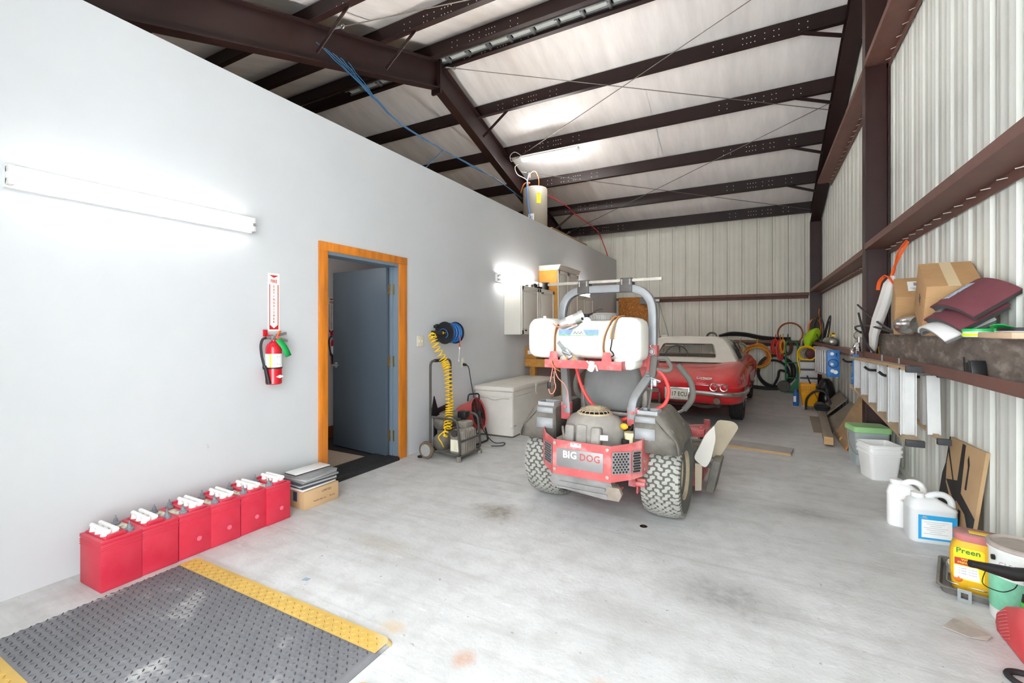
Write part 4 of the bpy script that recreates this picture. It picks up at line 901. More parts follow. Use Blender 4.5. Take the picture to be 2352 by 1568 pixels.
# engine
ec = V((-.03, -.25, 0))
b = MB()
def hexa(rx, ry, z, k=1.0): return [(ec.x + rx * math.cos(a) * (1 + .06 * math.cos(4 * a)), ec.y + ry * math.sin(a) * (1 + .06 * math.cos(4 * a)), z) for a in [2 * PI * i / 24 + .13 for i in range(24)]]
b.loft([hexa(.205, .19, .5), hexa(.215, .2, .56), hexa(.21, .2, .62), hexa(.2, .19, .66), hexa(.165, .16, .705), hexa(.125, .125, .722), hexa(.12, .12, .73)]); b.ob('engine_shroud', m_eng, M, smooth=50)
b = MB()
for x, w_, z0, z1 in ((-.14, .07, .54, .66), (-.05, .08, .54, .67), (.05, .07, .54, .66)): b.box((x, -.435, (z0 + z1) / 2), (w_, .07, z1 - z0), (-8, 0, 0), bev=.015, seg=3)
b.ob('shroud_ribs', m_eng, M, smooth=50)
b = MB(); b.box((-.03, -.3, .44), (.34, .28, .13), bev=.02); b.cyl((-.2, -.4, .5), (-.2, -.48, .5), .05, n=14); b.box((.1, -.44, .5), (.12, .08, .07), bev=.01)
for k in range(6): b.box((-.2, -.4 + k * .02, .5), (.13, .006, .1))
b.ob('engine_block', m_alu, M, smooth=30)
b = MB(); b.tube(smooth_pts([(-.24, -.35, .62), (-.2, -.42, .58), (-.15, -.46, .5), (-.05, -.49, .5), (.0, -.48, .54)]), .009, 6); b.tube([(-.1, -.47, .525), (0, -.48, .53), (.02, -.49, .5)], .012, 8); b.ob('engine_pipes', m_alu, M)
b = MB()
for k in range(7): b.torus(.03 + k * .0125, .0032, 36, 5, MX.Translation((ec.x, ec.y, .772 - (k / 7) ** 2 * .03)))
for k in range(20):
    a = 2 * PI * k / 20; b.tube([(ec.x + r_ * math.cos(a), ec.y + r_ * math.sin(a), z_) for r_, z_ in ((.03, .773), (.07, .763), (.107, .742), (.12, .725))], .003, 5)
b.lathe([(0, .77), (.03, .77), (.03, .776), (0, .777)], 16, MX.Translation(ec)); b.torus(.121, .008, 40, 6, MX.Translation((ec.x, ec.y, .727))); b.ob('engine_screen', m_screen, M)
b = MB(); b.lathe([(.118, .725), (.05, .745), (0, .75)], 30, MX.Translation(ec)); b.ob('fan_under_screen', m_dark, M)
b = MB(); b.box((.105, -.452, .6), (.06, .004, .034), (-6, 0, 12)); b.ob('spec_label', m_lab, M, smooth=0)
text('lettering', '1•2 ••3', .014, m_ink, M, at((.105, -.4545, .6), 0, 0, 12) @ FYm)
b = MB(); b.cyl((.245, -.3, .53), (.245, -.3, .6), .04, n=20); b.cyl((.245, -.3, .6), (.245, -.3, .625), .043, n=20); b.ob('fuel_filter_canister', mat('filter_ivory', '#d8cda6', .5), M)
b = MB(); b.sph((.2, -.3, .66), .022, 12, (1.3, .7, 1)); b.ob('yellow_cap', mat('cap_yellow', '#e0a820', .4), M)
b = MB(); b.tube(smooth_pts([(.2, -.28, .6), (.24, -.22, .66), (.2, -.15, .7), (.26, -.1, .66)]), .01, 6); b.box((.24, -.12, .6), (.08, .2, .1), bev=.02); b.cyl((.22, -.33, .55), (.22, -.33, .58), .03, n=12); b.ob('engine_side_parts', m_blackr, M)
# seat
b = MB()
def seat_sec(z, w_, d0, d1, r=.05): return [(X0 + x, .06 + y_ + (d0 + d1) / 2, z) for x, y_ in rrect(w_, d1 - d0, min(r, (d1 - d0) * .45), 4)]
b.loft([seat_sec(.69, .4, 0, .1), seat_sec(.71, .45, -.01, .12), seat_sec(.8, .475, -.015, .12), seat_sec(.92, .47, -.005, .12), seat_sec(1.02, .43, .01, .12), seat_sec(1.07, .36, .025, .11), seat_sec(1.095, .24, .04, .1)]); b.ob('seat_back', m_seat, M, smooth=60, sub=1)
b = MB(); b.box((X0, .34, .63), (.5, .5, .13), bev=.05, seg=3); b.ob('seat_cushion', m_seat, M, smooth=60)
b = MB(); b.box((X0, .07, .675), (.44, .05, .03), bev=.008); b.box((X0 + .25, .15, .76), (.05, .08, .22), bev=.02); b.box((X0 - .25, .15, .76), (.05, .08, .22), bev=.02); b.ob('seat_frame', m_alu, M, smooth=30)
b = MB(); b.box((X0, .3, .5), (.55, .55, .12), bev=.02); b.box((X0, .85, .36), (.6, .6, .03), bev=.01); b.box((X0, 1.15, .42), (.6, .03, .14), bev=.01); b.ob('floor_pan', m_mred, M, smooth=30)
# fenders
for s_ in (1, -1):
    f = lambda pts: [(X0 + s_ * x, y_, z) for x, y_, z in pts]
    def sec(y_, k, zt_, arch): return f([(.29, y_, .50), (.30, y_, zt_ - .01), (.315, y_, zt_), (.315 + .14 * k, y_, zt_), (.335 + .15 * k, y_, zt_ - .02), (.47 + .06 * k, y_, zt_ - .09), (.55 + .02 * k, y_, .6), (.562 + .025 * k, y_, .555), (.566 + .025 * k, y_, arch)])
    b = MB(); secs = [sec(-.325, .75, .735, .512), sec(-.3, .95, .755, .515), sec(-.2, 1, .76, .525), sec(-.12, 1, .765, .555), sec(0, 1, .77, .6 - .035), sec(.1, .9, .772, .55), sec(.17, .7, .76, .54), sec(.21, .5, .72, .53)]
    secs = [[(x, y_ - (.0 if i > 1 else .012 * (1 if z < .6 else 0)), z) for x, y_, z in q] for i, q in enumerate(secs)]
    b.loft(secs, loop=False, cap=False); a_ = [b.bm.verts[i] if False else None for i in ()]
    fo = b.ob('fender', m_plast, M, smooth=50, solid=.008)
    b = MB(); b.loft([[(X0 + s_ * x, y_, z) for x, y_ in ((.3, -.332), (.48, -.332), (.535, -.335), (.575, -.33))] for y_, z in ((0, 0),)] if False else [f([(.295, -.338, .51), (.42, -.342, .51), (.53, -.338, .512), (.585, -.325, .512)]), f([(.298, -.332, .6), (.42, -.336, .6), (.53, -.332, .6), (.565, -.322, .6)]), f([(.3, -.325, .735), (.42, -.325, .735), (.44, -.322, .72), (.47, -.318, .68)])], loop=False, cap=False); b.ob('fender_rear', m_plast, fo, solid=.006)
    b = MB(); b.loft([f([(.305, -.3435, .595), (.44, -.3455, .595)]), f([(.307, -.3375, .668), (.438, -.3385, .668)])], loop=False, cap=False); b.ob('grey_panel', mat('panel_silver_grey', '#9fa1a3', .6, var=.08, vs=9), fo, solid=.004)
    b = MB(); b.loft([f([(.305, -.336, .705), (.44, -.336, .705)]), f([(.307, -.332, .745), (.438, -.332, .745)])], loop=False, cap=False); b.ob('grey_panel', mat('panel_silver_grey', '#9fa1a3'), fo, solid=.004)
    b = MB(); b.box((X0 + s_ * .378, -.19, .768), (.13, .012, .03)); b.box((X0 + s_ * .378, -.3, .765), (.13, .012, .03)); b.box((X0 + s_ * .318, -.245, .767), (.012, .12, .03)); b.box((X0 + s_ * .44, -.245, .767), (.012, .12, .03)); b.ob('cup_bin_rim', mat('panel_silver_grey', '#9fa1a3'), fo, smooth=0)
    b = MB(); b.box((X0 + s_ * .378, -.245, .7615), (.112, .1, .004)); b.ob('cup_bin', m_plast, fo, smooth=0)
    # steering lever
    pts_ = [(.315, .62, .6), (.40, .6, .63), (.45, .6, .66), (.505, .6, .735), (.52, .6, .81), (.50, .6, .9), (.455, .6, .965), (.40, .6, 1.03)]
    b = MB(); b.tube(smooth_pts(f(pts_[:3]), 4), .012, 8); b.ob('lever_rod', m_galv, M)
    b = MB(); b.tube(smooth_pts(f(pts_[2:]), 5), .024, 10); b.ob('lever_grip', mat('foam_grip_grey', '#77756f', .8, var=.1, vs=12), M)
# roll bar
L_ = [(X0 - .245, -.2, .7), (X0 - .255, -.2, .83), (X0 - .335, -.05, 1.0), (X0 - .35, -.05, 1.1)]
Rr = [(X0 + .35, -.05, 1.1), (X0 + .335, -.05, 1.0), (X0 + .255, -.2, .83), (X0 + .245, -.2, .7)]
sq = rrect(.058, .058, .008, 2)
b = MB(); b.sweep(fillet(L_, .04, 3), sq, up=(0, 1, 0)); b.ob('roll_bar_leg', m_mgrey, M, smooth=30)
b = MB(); b.sweep(fillet(Rr, .04, 3), sq, up=(0, 1, 0)); b.ob('roll_bar_leg', m_mgrey, M, smooth=30)
b = MB(); b.sweep(fillet([(X0 - .355, -.05, 1.08), (X0 - .355, -.05, 1.635), (X0 + .355, -.05, 1.635), (X0 + .355, -.05, 1.08)], .2, 10), sq, up=(0, 1, 0)); b.ob('roll_bar', m_mgrey, M, smooth=30)
for s_ in (-1, 1):
    b = MB(); b.box((X0 + s_ * .355, -.05, 1.12), (.072, .08, .19), bev=.004); b.ob('hinge_sleeve', m_mred, M, smooth=30)
    b = MB(); b.torus(.024, .004, 18, 6, at((X0 + s_ * .355, -.095, 1.17), 90)); b.cyl((X0 + s_ * .355, -.1, 1.17), (X0 + s_ * .355, 0, 1.17), .016, n=12); b.torus(.012, .0025, 12, 5, at((X0 + s_ * .36, -.097, 1.21), 90)); b.ob('hinge_pin', m_galv, M)
for x in (-.19, .145):
    b = MB(); b.box((x, -.05, 1.645), (.095, .074, .075), bev=.003); b.box((x, -.06, 1.695), (.085, .045, .03), bev=.003); b.ob('boom_clamp', mat('clamp_dark', '#4a4542', .55, var=.12, vs=20), M, smooth=30)
    b = MB()
    for d in (-.03, .03): b.cyl((x + d, -.085, 1.66), (x + d, -.085, 1.7), .006, n=6)
    b.ob('clamp_bolts', m_alu, M)
b = MB(); b.box((X0 - .03, -.06, 1.692), (.9, .022, .02)); b.box((X0 - .03, -.072, 1.692), (.9, .004, .006)); b.ob('boom_bar', m_alu, M, smooth=0)
# carrier tray
TY = -.47
b = MB(); b.box((-.045, TY, 1.088), (.56, .008, .056)); b.box((-.045, -.27, 1.062), (.56, .4, .008))
b.prism([(TY, 1.06), (TY, 1.116), (-.06, 1.116), (-.06, 1.06)], .008, MX(((0, 0, 1, .228), (1, 0, 0, 0), (0, 1, 0, 0), (0, 0, 0, 1)))); b.prism([(TY, 1.06), (TY, 1.116), (-.06, 1.116), (-.06, 1.06)], .008, MX(((0, 0, 1, -.325), (1, 0, 0, 0), (0, 1, 0, 0), (0, 0, 0, 1)))); b.box((-.02, -.07, 1.09), (.66, .03, .06)); b.ob('carrier_tray', m_mred, M, smooth=0)
for x in (-.255, .135): b = MB(); b.prism([(-.035, 0), (.035, 0), (.026, .055), (.02, .062), (-.02, .062), (-.026, .055)], .006, on((x, TY - .001, 1.114), FYm)); b.ob('tie_ear', m_mred, M, smooth=0)
# deck, chute, front end
b = MB(); b.loft([[(X0 + x, y_, z) for x, y_ in rrect(1.22, .62, .16, 5)] for z in ()] or [[(X0 + x, .68 + y_, z) for x, y_ in rrect(1.2, .66, .16, 5)] for z in (.1, .25)] + [[(X0 + x, .68 + y_, .28) for x, y_ in rrect(1.1, .56, .14, 5)]]); b.ob('cutting_deck', m_mred, M, smooth=30)
b = MB(); b.box((.5, .62, .48), (.18, .08, .06), bev=.006); b.cyl((.56, .6, .5), (.56, .6, .53), .014, n=10); b.ob('deck_arm', m_mred, M, smooth=30)
b = MB(); b.cyl((.53, .5, .27), (.53, .5, .42), .11, n=20); b.tube(fillet([(.44, .42, .28), (.44, .42, .45), (.6, .42, .46)], .06), .012, 8); b.ob('pulley_cover', m_plast, M)
m_flap = mat('tan_rubber_flap', '#b5a993', .85, var=.1, vs=6); m_flap2 = mat('pale_rubber_flap', '#cac6be', .85, var=.07, vs=6)
def flap(pts_, m, nme, dr=.012):
    b = MB(); a = [V(p) for p in fillet(list(pts_) + [pts_[0]], .03, 3)][:-1]; n = (a[3] - a[0]).cross(a[8] - a[0]).normalized() * dr
    b.loft([[p for p in a], [p + n for p in a]]); return b.ob(nme, m, M, smooth=30)
flap([(.69, .36, .60), (.63, .34, .53), (.545, .33, .34), (.63, .33, .275), (.665, .34, .33), (.7, .36, .5)], m_flap2, 'chute_flap')
flap([(.66, .52, .545), (.69, .62, .6), (.8, .66, .59), (.84, .66, .55), (.70, .58, .3), (.645, .52, .31)], m_flap, 'chute_flap')
b = MB(); b.prism([(.56, .09), (.605, .1), (.61, .3), (.56, .3)], .03, on((0, .36, 0), FYm)); b.ob('rubber_skirt', m_flap, M, smooth=0)
b = MB(); b.box((.68, .5, .2), (.06, .25, .25), (0, 12, 0), bev=.01); b.ob('chute_frame', m_plast, M)
for s_ in (-1, 1):
    b = MB(); b.bar((X0 + s_ * .3, 1.5, .32), (X0 + s_ * .5, 1.55, .34), .06, .06); b.cyl((X0 + s_ * .5, 1.55, .3), (X0 + s_ * .5, 1.55, .42), .03, n=10); b.bar((X0 + s_ * .44, 1.5, .3), (X0 + s_ * .44, 1.45, .15), .03, .012); b.bar((X0 + s_ * .56, 1.5, .3), (X0 + s_ * .56, 1.45, .15), .03, .012); b.ob('caster_fork', m_mred, M, smooth=0)
    b = MB(); b.lathe([(.0, -.05), (.1, -.05), (.14, -.04), (.15, 0), (.14, .04), (.1, .05), (0, .05)], 24, at((X0 + s_ * .5, 1.45, .15), 0, 90)); b.ob('caster_wheel', m_blackr, M)

# ---- sprayer tank on the tray
def TM(nme, lab, cat, loc=(0, 0, 0)):
    p = MX.Translation((MOX, MOY, 0)) @ rotm(0, 0, MOR) @ V(loc); return thing(nme, lab, cat, p, MOR)
def Mb(t):
    b = MB(); b.T = inv(t) @ MX.Translation((MOX, MOY, 0)) @ rotm(0, 0, MOR); return b
m_tank = mat('white_poly_tank', '#ecebe3', .45, var=.03, vs=6, spots='#d8c7a6', ss=5, sth=.68, ssoft=.1, sss=.15)
t = TM('sprayer_tank', 'white poly sprayer tank strapped on the mower carrier tray', 'tank', (-.09, -.27, 1.068))
secs = [(-.505, 1.17, 1.36, .09, .05), (-.498, 1.14, 1.39, .12, .06), (-.47, 1.125, 1.408, .135, .06), (-.42, 1.12, 1.415, .14, .06), (-.36, 1.118, 1.412, .14, .06), (-.32, 1.115, 1.40, .135, .07), (-.285, 1.12, 1.37, .135, .09),
        (-.255, 1.125, 1.355, .135, .1), (-.17, 1.125, 1.352, .135, .1), (-.13, 1.125, 1.362, .135, .1), (-.09, 1.125, 1.385, .135, .09), (-.04, 1.122, 1.396, .137, .09), (.06, 1.12, 1.398, .138, .09), (.14, 1.118, 1.396, .138, .08),
        (.17, 1.116, 1.405, .14, .07), (.2, 1.112, 1.413, .14, .06), (.26, 1.108, 1.412, .14, .06), (.3, 1.11, 1.402, .135, .06), (.325, 1.125, 1.385, .12, .05), (.335, 1.15, 1.36, .095, .04)]
b = Mb(t); b.loft([[(x, -.27 + a, (z0 + z1) / 2 + c) for a, c in rrect(hd * 2, z1 - z0, r_, 4)] for x, z0, z1, hd, r_ in secs])
b.box((.285, -.41, 1.31), (.07, .006, .03), bev=.002)
b.box((-.2, -.27, 1.1), (.13, .22, .08), bev=.03); b.box((.22, -.27, 1.1), (.15, .24, .09), bev=.03)
for x in (-.06, .04): b.torus(.03, .004, 20, 6, at((x, -.407, 1.2), 90))
b.cyl((-.41, -.3, 1.41), (-.41, -.3, 1.43), .013, n=10); b.sph((-.06, -.34, 1.395), .028, 10, (1.3, .7, .8)); b.ob('tank', m_tank, t, smooth=50)
b = Mb(t); b.lathe([(0, 0), (.1, 0), (.1, .035), (.085, .042), (.08, .05), (0, .052)], 32, at((.05, -.27, 1.395)))
for k in range(16): b.box((.05 + .101 * math.cos(k * PI / 8), -.27 + .101 * math.sin(k * PI / 8), 1.412), (.012, .012, .032), (0, 0, k * 22.5), bev=.002)
b.ob('screw_lid', mat('lid_grey', '#6f6c68', .5, var=.15, vs=14, dust='#aaa59a', dusta=.6), t, smooth=40)
b = Mb(t); b.tube(smooth_pts([(-.05, -.3, 1.41), (-.01, -.3, 1.46), (.04, -.28, 1.475)]), .003, 5); b.cyl((-.06, -.3, 1.43), (-.13, -.31, 1.43), .012, n=10); b.tube(smooth_pts([(-.06, -.3, 1.43), (-.02, -.26, 1.44), (.0, -.24, 1.4)]), .012, 8); b.cyl((-.11, -.32, 1.42), (-.08, -.36, 1.4), .008, n=8); b.ob('lid_tether', m_blackr, t)
PA, PB = V((-.245, -.37, 1.362)), V((-.125, -.32, 1.42)); dd = (PB - PA).normalized()
b = Mb(t); b.cyl(PA, PB, .036, n=24); b.cyl(PA - dd * .012, PA, .026, .036, 24); b.cyl(PB, PB + dd * .035, .04, n=20); b.box(PA + V((.06, .01, -.03)), (.16, .07, .012), (0, -22, 0)); b.ob('pump', mat('pump_alloy', '#b5b4ae', .4, metal=.35, var=.08, vs=10), t, smooth=40)
b = Mb(t); b.cyl(PA + dd * .05, PA + dd * .105, .0366, n=24); b.ob('pump_label', mat('pump_label_grey', '#d6d6d0', .5), t)
b = Mb(t); b.tube(smooth_pts([PA + V((-.01, -.02, -.02)), (-.28, -.4, 1.36), (-.29, -.41, 1.372), (-.26, -.41, 1.35), (-.2, -.41, 1.355), (-.12, -.4, 1.36)]), .0035, 5); b.ob('pump_wires', mat('wire_pink', '#d98a7a', .5), t)
# decal with the small peaks emblem
b = Mb(t); b.box((-.095, -.4065, 1.306), (.3, .003, .044)); b.ob('decal', mat('decal_sky', '#7d97c9', .5, var=.35, vs=11), t, smooth=0)
b = Mb(t); b.box((-.095, -.4085, 1.288), (.3, .002, .008)); b.ob('decal_grass', mat('decal_grass', '#86b57e', .5, var=.3, vs=40), t, smooth=0)
b = Mb(t); b.prism([(-.06, -.02), (.06, -.02), (.035, .021), (-.035, .021)], .001, on((-.095, -.4085, 1.307), FYm)); b.ob('decal_glow', m_lab, t, smooth=0)
for k, m in ((-1, m_ink), (0, mat('emblem_green', '#2f6b45', .5)), (1, m_ink)):
    b = Mb(t); b.prism([(-.0135, -.01), (-.008, -.01), (.001, .006), (.0055, -.002), (.0085, -.002), (.001, .013)], .001, on((-.095 + k * .023, -.41, 1.305), FYm)); b.prism([(.004, -.002), (.012, -.01), (.0155, -.01), (.006, .003)], .001, on((-.095 + k * .023, -.41, 1.305), FYm)); b.ob('emblem_peak', m, t, smooth=0)
# ratchet straps
m_str = mat('strap_grey', '#6d6863', .7); m_stre = mat('strap_orange', '#e58a34', .6)
def strap(lab, pts_, w_=.026, extra=None):
    t = TM('ratchet_strap', lab, 'strap', (pts_[0][0], -.3, 1.1))
    P = smooth_pts(pts_, 5)
    b = Mb(t); b.sweep(P, [(-w_ / 2, -.0012), (w_ / 2, -.0012), (w_ / 2, .0012), (-w_ / 2, .0012)], up=(0, 0, 1) if False else (0, -1, 0)); b.ob('webbing', m_str, t, smooth=0)
    for s_ in (-1, 1): b = Mb(t); b.sweep(P, [(s_ * w_ / 2 - .003, -.0016), (s_ * w_ / 2 + .003, -.0016), (s_ * w_ / 2 + .003, .0018), (s_ * w_ / 2 - .003, .0018)], up=(0, -1, 0)); b.ob('stripe', m_stre, t, smooth=0)
    return t
t = strap('grey ratchet strap with orange edges round the left part of the tank', [(-.245, -.24, 1.37), (-.255, -.34, 1.368), (-.262, -.395, 1.345), (-.268, -.418, 1.29), (-.27, -.42, 1.2), (-.262, -.44, 1.12), (-.255, -.486, 1.09), (-.235, -.488, 1.06), (-.22, -.45, 1.04)])
b = Mb(t); b.box((-.17, -.425, 1.155), (.045, .02, .075), (0, -38, 0), bev=.004); b.cyl((-.2, -.43, 1.17), (-.14, -.43, 1.15), .012, n=10); b.bar((-.245, -.42, 1.24), (-.19, -.43, 1.18), .026, .006, up=(0, 1, 0)); b.ob('ratchet', m_galv, t, smooth=30)
b = Mb(t); b.tube(fillet([(-.175, -.43, 1.14), (-.16, -.45, 1.085), (-.1, -.45, 1.1), (-.115, -.44, 1.135)], .015), .006, 8); b.ob('ratchet_handle', m_stre, t)
t = strap('grey ratchet strap with orange edges looping low round the right part of the tank', [(.16, -.26, 1.405), (.15, -.36, 1.402), (.135, -.405, 1.36), (.105, -.42, 1.28), (.095, -.42, 1.2), (.105, -.42, 1.13), (.115, -.43, 1.095)])
b = Mb(t); b.box((.03, -.478, 1.085), (.04, .02, .06), (0, 10, 0), bev=.008); b.tube(smooth_pts([(.0, -.485, 1.115), (.035, -.49, 1.08), (.01, -.488, 1.06), (.04, -.49, 1.05), (.06, -.487, 1.09), (.075, -.485, 1.05)]), .006, 6); b.ob('strap_bundle', mat('strap_pale', '#d9cfc4', .7), t)
t = strap('grey strap with an iron hook hanging on the right side of the tank', [(.2, -.26, 1.415), (.19, -.36, 1.405), (.178, -.405, 1.37), (.16, -.418, 1.31), (.155, -.42, 1.262)])
b = Mb(t); b.tube(smooth_pts([(.155, -.422, 1.262), (.15, -.425, 1.22), (.145, -.425, 1.19), (.16, -.428, 1.175), (.168, -.428, 1.155), (.145, -.43, 1.14), (.15, -.43, 1.12), (.165, -.435, 1.1), (.15, -.44, 1.09)]), .0045, 6); b.ob('hook', m_black, t)
# red hose and spray gun with wand standing in the right fender bin
t = TM('red_hose', 'red rubber spray hose looping from the spray gun round behind the mower seat', 'hose', (.3, -.05, .9))
m_rh = mat('red_rubber_hose', '#d9433f', .5, var=.08, vs=10)
b = Mb(t); b.tube(smooth_pts([(.375, -.1, 1.05), (.43, -.1, .985), (.455, -.1, .89), (.425, -.12, .8), (.33, -.15, .75), (.23, -.16, .715), (.12, -.16, .665), (.06, -.12, .66)]), .0125, 10); b.ob('hose', m_rh, t)
b = Mb(t); b.tube(smooth_pts([(-.2, -.2, 1.06), (-.195, -.18, 1.0), (-.175, -.17, .92), (-.14, -.16, .84), (-.085, -.15, .765), (-.02, -.12, .73)]), .0125, 10); b.ob('hose', m_rh, t)
t = TM('spray_gun', 'grey black spray gun whose metal wand stands in the right fender bin', 'spray gun', (.36, -.12, .766))
b = Mb(t); b.T = b.T @ MX.Translation((0, -.1, 0))
b.tube(fillet([(.355, 0, 1.12), (.44, 0, 1.13), (.478, 0, 1.06), (.45, 0, 1.035), (.36, 0, 1.05)], .025), .014, 8); b.box((.352, 0, 1.07), (.05, .045, .15), (0, 6, 0), bev=.012); b.cyl((.345, 0, .99), (.352, 0, 1.05), .022, n=12); b.ob('grip', mat('gun_grey', '#55524e', .6, var=.15, vs=16, dust='#8f8a80', dusta=.5), t, smooth=40)
b = Mb(t); b.T = b.T @ MX.Translation((0, -.1, 0)); b.tube([(.338, 0, 1.0), (.336, 0, .9), (.345, -.12, .775)], .008, 8); b.cyl((.33, 0, .985), (.4, 0, .96), .009, n=8); b.box((.36, 0, .95), (.03, .03, .05), bev=.006); b.cyl((.3, 0, 1.0), (.33, 0, 1.0), .011, n=8); b.ob('wand', m_galv, t)
t = TM('trailing_wires', 'thin pink and white wires hanging below the left end of the red tray', 'wire', (-.27, -.45, 1.0))
for pts_, m in (([(-.27, -.45, 1.07), (-.285, -.46, .97), (-.3, -.46, .92), (-.29, -.46, .875), (-.265, -.46, .875), (-.245, -.46, .92), (-.255, -.46, .97), (-.262, -.45, 1.03)], 'wire_pink'), ([(-.26, -.45, 1.06), (-.24, -.44, .99), (-.2, -.4, .93), (-.195, -.36, .86), (-.215, -.34, .8)], 'wire_pink')):
    b = Mb(t); b.tube(smooth_pts(pts_), .0035, 5); b.ob('wire', mat(m, '#d98a7a'), t)
b = Mb(t); b.box((-.298, -.46, .93), (.022, .018, .05), bev=.006); b.ob('plug', m_black, t)
# ================================================================= RED CONVERTIBLE
m_cred = mat('glossy_car_red', '#d40d1f', .22, var=.05, vs=3, dust='#c9a295', dusta=.3, coat=.6)
m_topw = mat('white_canvas_top', '#d8d3c8', .75, var=.05, vs=5, bump=.05, bs=60, dust='#b9b2a6', dusta=.5)
m_ctyre = mat('car_tyre', '#3c3b39', .8, var=.12, vs=10)
m_glass = mat('tinted_glass', '#5e6358', .08, alpha=.38, spec=.6)
m_cchr = mat('dusty_chrome', '#c4c2bf', .2, metal=1, var=.12, vs=9)
C_ = thing('convertible_car', 'red vintage convertible with white soft top, seen from behind', 'car', (COX, COY, 0), COR)
def carsec(y_, w_, zb_, zc_, zf, zt_, hump=0):
    def arch(y):
        r_ = .385
        for yc in (0, 2.45):
            if abs(y - yc) < r_: return .345 + math.sqrt(r_ ** 2 - (y - yc) ** 2)
        return 0
    a = arch(y_)
    P = [(0, zb_), (.56 if w_ > .7 else w_ * .66, zb_), (w_ * .92, zb_ + .01), (w_ * .975, zb_ + .06), (w_ * .995, (zb_ + zc_) / 2 + .02), (w_, zc_ - .012), (w_ * 1.004, zc_), (w_ * .985, zc_ + .018), (w_ * .955, zc_ + (zf - zc_) * .6), (w_ * .89, zf - .012), (w_ * .8, zf), (w_ * .68, zf - .012), (w_ * .5, (zf * .3 + zt_ * .7)), (w_ * .25, zt_ + hump * .3), (0, zt_ + hump)]
    P = [(x, max(z, min(a, zc_ + .1 + .0)) if (i in (2, 3, 4, 5) and a) else z) for i, (x, z) in enumerate(P)]
    if a:                                   # keep the lip monotone
        for i in (6, 7, 8):
            if P[i][1] < a + .004 * (i - 4): P[i] = (P[i][0], a + .006 * (i - 4))
    return [(x, y_, z) for x, z in P] + [(-x, y_, z) for x, z in P[-2:0:-1]]
st = [(-.985, .60, .47, .555, .60, .607), (-.975, .655, .41, .55, .63, .635), (-.95, .70, .365, .55, .66, .665), (-.90, .755, .33, .55, .70, .705), (-.82, .80, .31, .552, .745, .738), (-.7, .832, .295, .556, .79, .768), (-.55, .852, .285, .56, .825, .79), (-.42, .862, .28, .565, .845, .80),
      (-.38, .864, .28, .567, .85, .80), (-.35, .865, .28, .568, .853, .802), (-.27, .868, .28, .57, .86, .805), (-.15, .87, .27, .573, .866, .81), (0, .87, .26, .575, .868, .82), (.15, .868, .25, .577, .862, .825), (.27, .864, .24, .578, .855, .83), (.35, .86, .235, .579, .85, .83), (.38, .858, .23, .58, .847, .83), (.6, .84, .22, .585, .838, .83), (1.0, .825, .21, .59, .835, .83),
      (1.5, .83, .21, .595, .84, .85), (1.9, .845, .22, .6, .85, .86), (2.06, .855, .23, .602, .857, .86), (2.1, .857, .23, .603, .858, .86), (2.25, .862, .24, .604, .862, .85), (2.45, .865, .24, .605, .86, .835), (2.65, .86, .24, .605, .845, .815), (2.8, .852, .25, .604, .83, .795), (2.84, .85, .25, .603, .825, .79), (3.1, .81, .28, .6, .78, .745), (3.3, .74, .34, .59, .72, .69), (3.4, .66, .42, .58, .66, .64), (3.44, .56, .5, .575, .62, .61)]
b = MB(); b.loft([carsec(*q) for q in st]); body = b.ob('body', m_cred, C_, sub=2, smooth=180)
def wheel(side, y_):
    b = MB(); R_ = .335; b.lathe([(.19, -.085), (.25, -.095), (.305, -.09), (.325, -.075), (.335, -.06), (.336, 0), (.335, .06), (.325, .075), (.305, .09), (.25, .095), (.19, .085), (.18, 0)], 48, rotm(0, 90, 0)); o = b.ob('wheel', m_ctyre, C_); o.location = (side * .71, y_, R_)
    b = MB()
    for q in (-.045, -.022, 0, .022, .045): b.torus(.3362, .0028, 48, 4, MX.Translation((q, 0, 0)) @ rotm(0, 90, 0))
    for k in range(60):
        for q in (-1, 1): b.box((q * .062, .333 * math.cos(k * PI / 30), .333 * math.sin(k * PI / 30)), (.022, .006, .008), (math.degrees(k * PI / 30), 0, 0))
    b.ob('tread_grooves', mat('groove_black', '#191919', .9), o, smooth=0)
    b = MB(); b.lathe([(0, .06), (.06, .06), (.12, .05), (.18, .07), (.195, .085), (.195, .06), (0, .02)], 32, rotm(0, 90 * side, 0)); b.cyl((side * .06, 0, 0), (side * .13, 0, 0), .03, .014, 12)
    for k in range(3): b.box((side * .11, .04 * math.cos(k * 2.1), .04 * math.sin(k * 2.1)), (.015, .06, .02), (math.degrees(k * 2.1), 0, 0), bev=.003)
    b.ob('wheel_cover', m_cchr, o)
for s_ in (-1, 1):
    for y_ in (0, 2.45): wheel(s_, y_)
# soft top: slanted rear panel with window opening, roof, sides
def spl(z): return -.19 + (z - .845) * 1.18
outer = [(-.715, .845), (-.62, 1.0), (-.535, 1.13), (-.48, 1.175), (-.38, 1.19), (0, 1.197), (.38, 1.19), (.48, 1.175), (.535, 1.13), (.62, 1.0), (.715, .845), (.36, .835), (0, .832), (-.36, .835)]
win = rrect(.88, .205, .035, 4); win = [(x * (1 - .15 * (z + .1) / .2), z + 1.005) for x, z in win]
def cast(poly, a, c=(0, 1.008)):
    dx, dz = math.cos(a), math.sin(a); best = None
    for i in range(len(poly)):
        x1, z1 = poly[i][0] - c[0], poly[i][1] - c[1]; x2, z2 = poly[(i + 1) % len(poly)][0] - c[0], poly[(i + 1) % len(poly)][1] - c[1]
        den = dx * (z2 - z1) - dz * (x2 - x1)
        if abs(den) < 1e-9: continue
        t_ = (x1 * (z2 - z1) - z1 * (x2 - x1)) / den; u_ = (x1 * dz - z1 * dx) / den
        if t_ > 0 and -1e-6 <= u_ <= 1 + 1e-6 and (best is None or t_ < best): best = t_
    return (c[0] + dx * best, c[1] + dz * best)
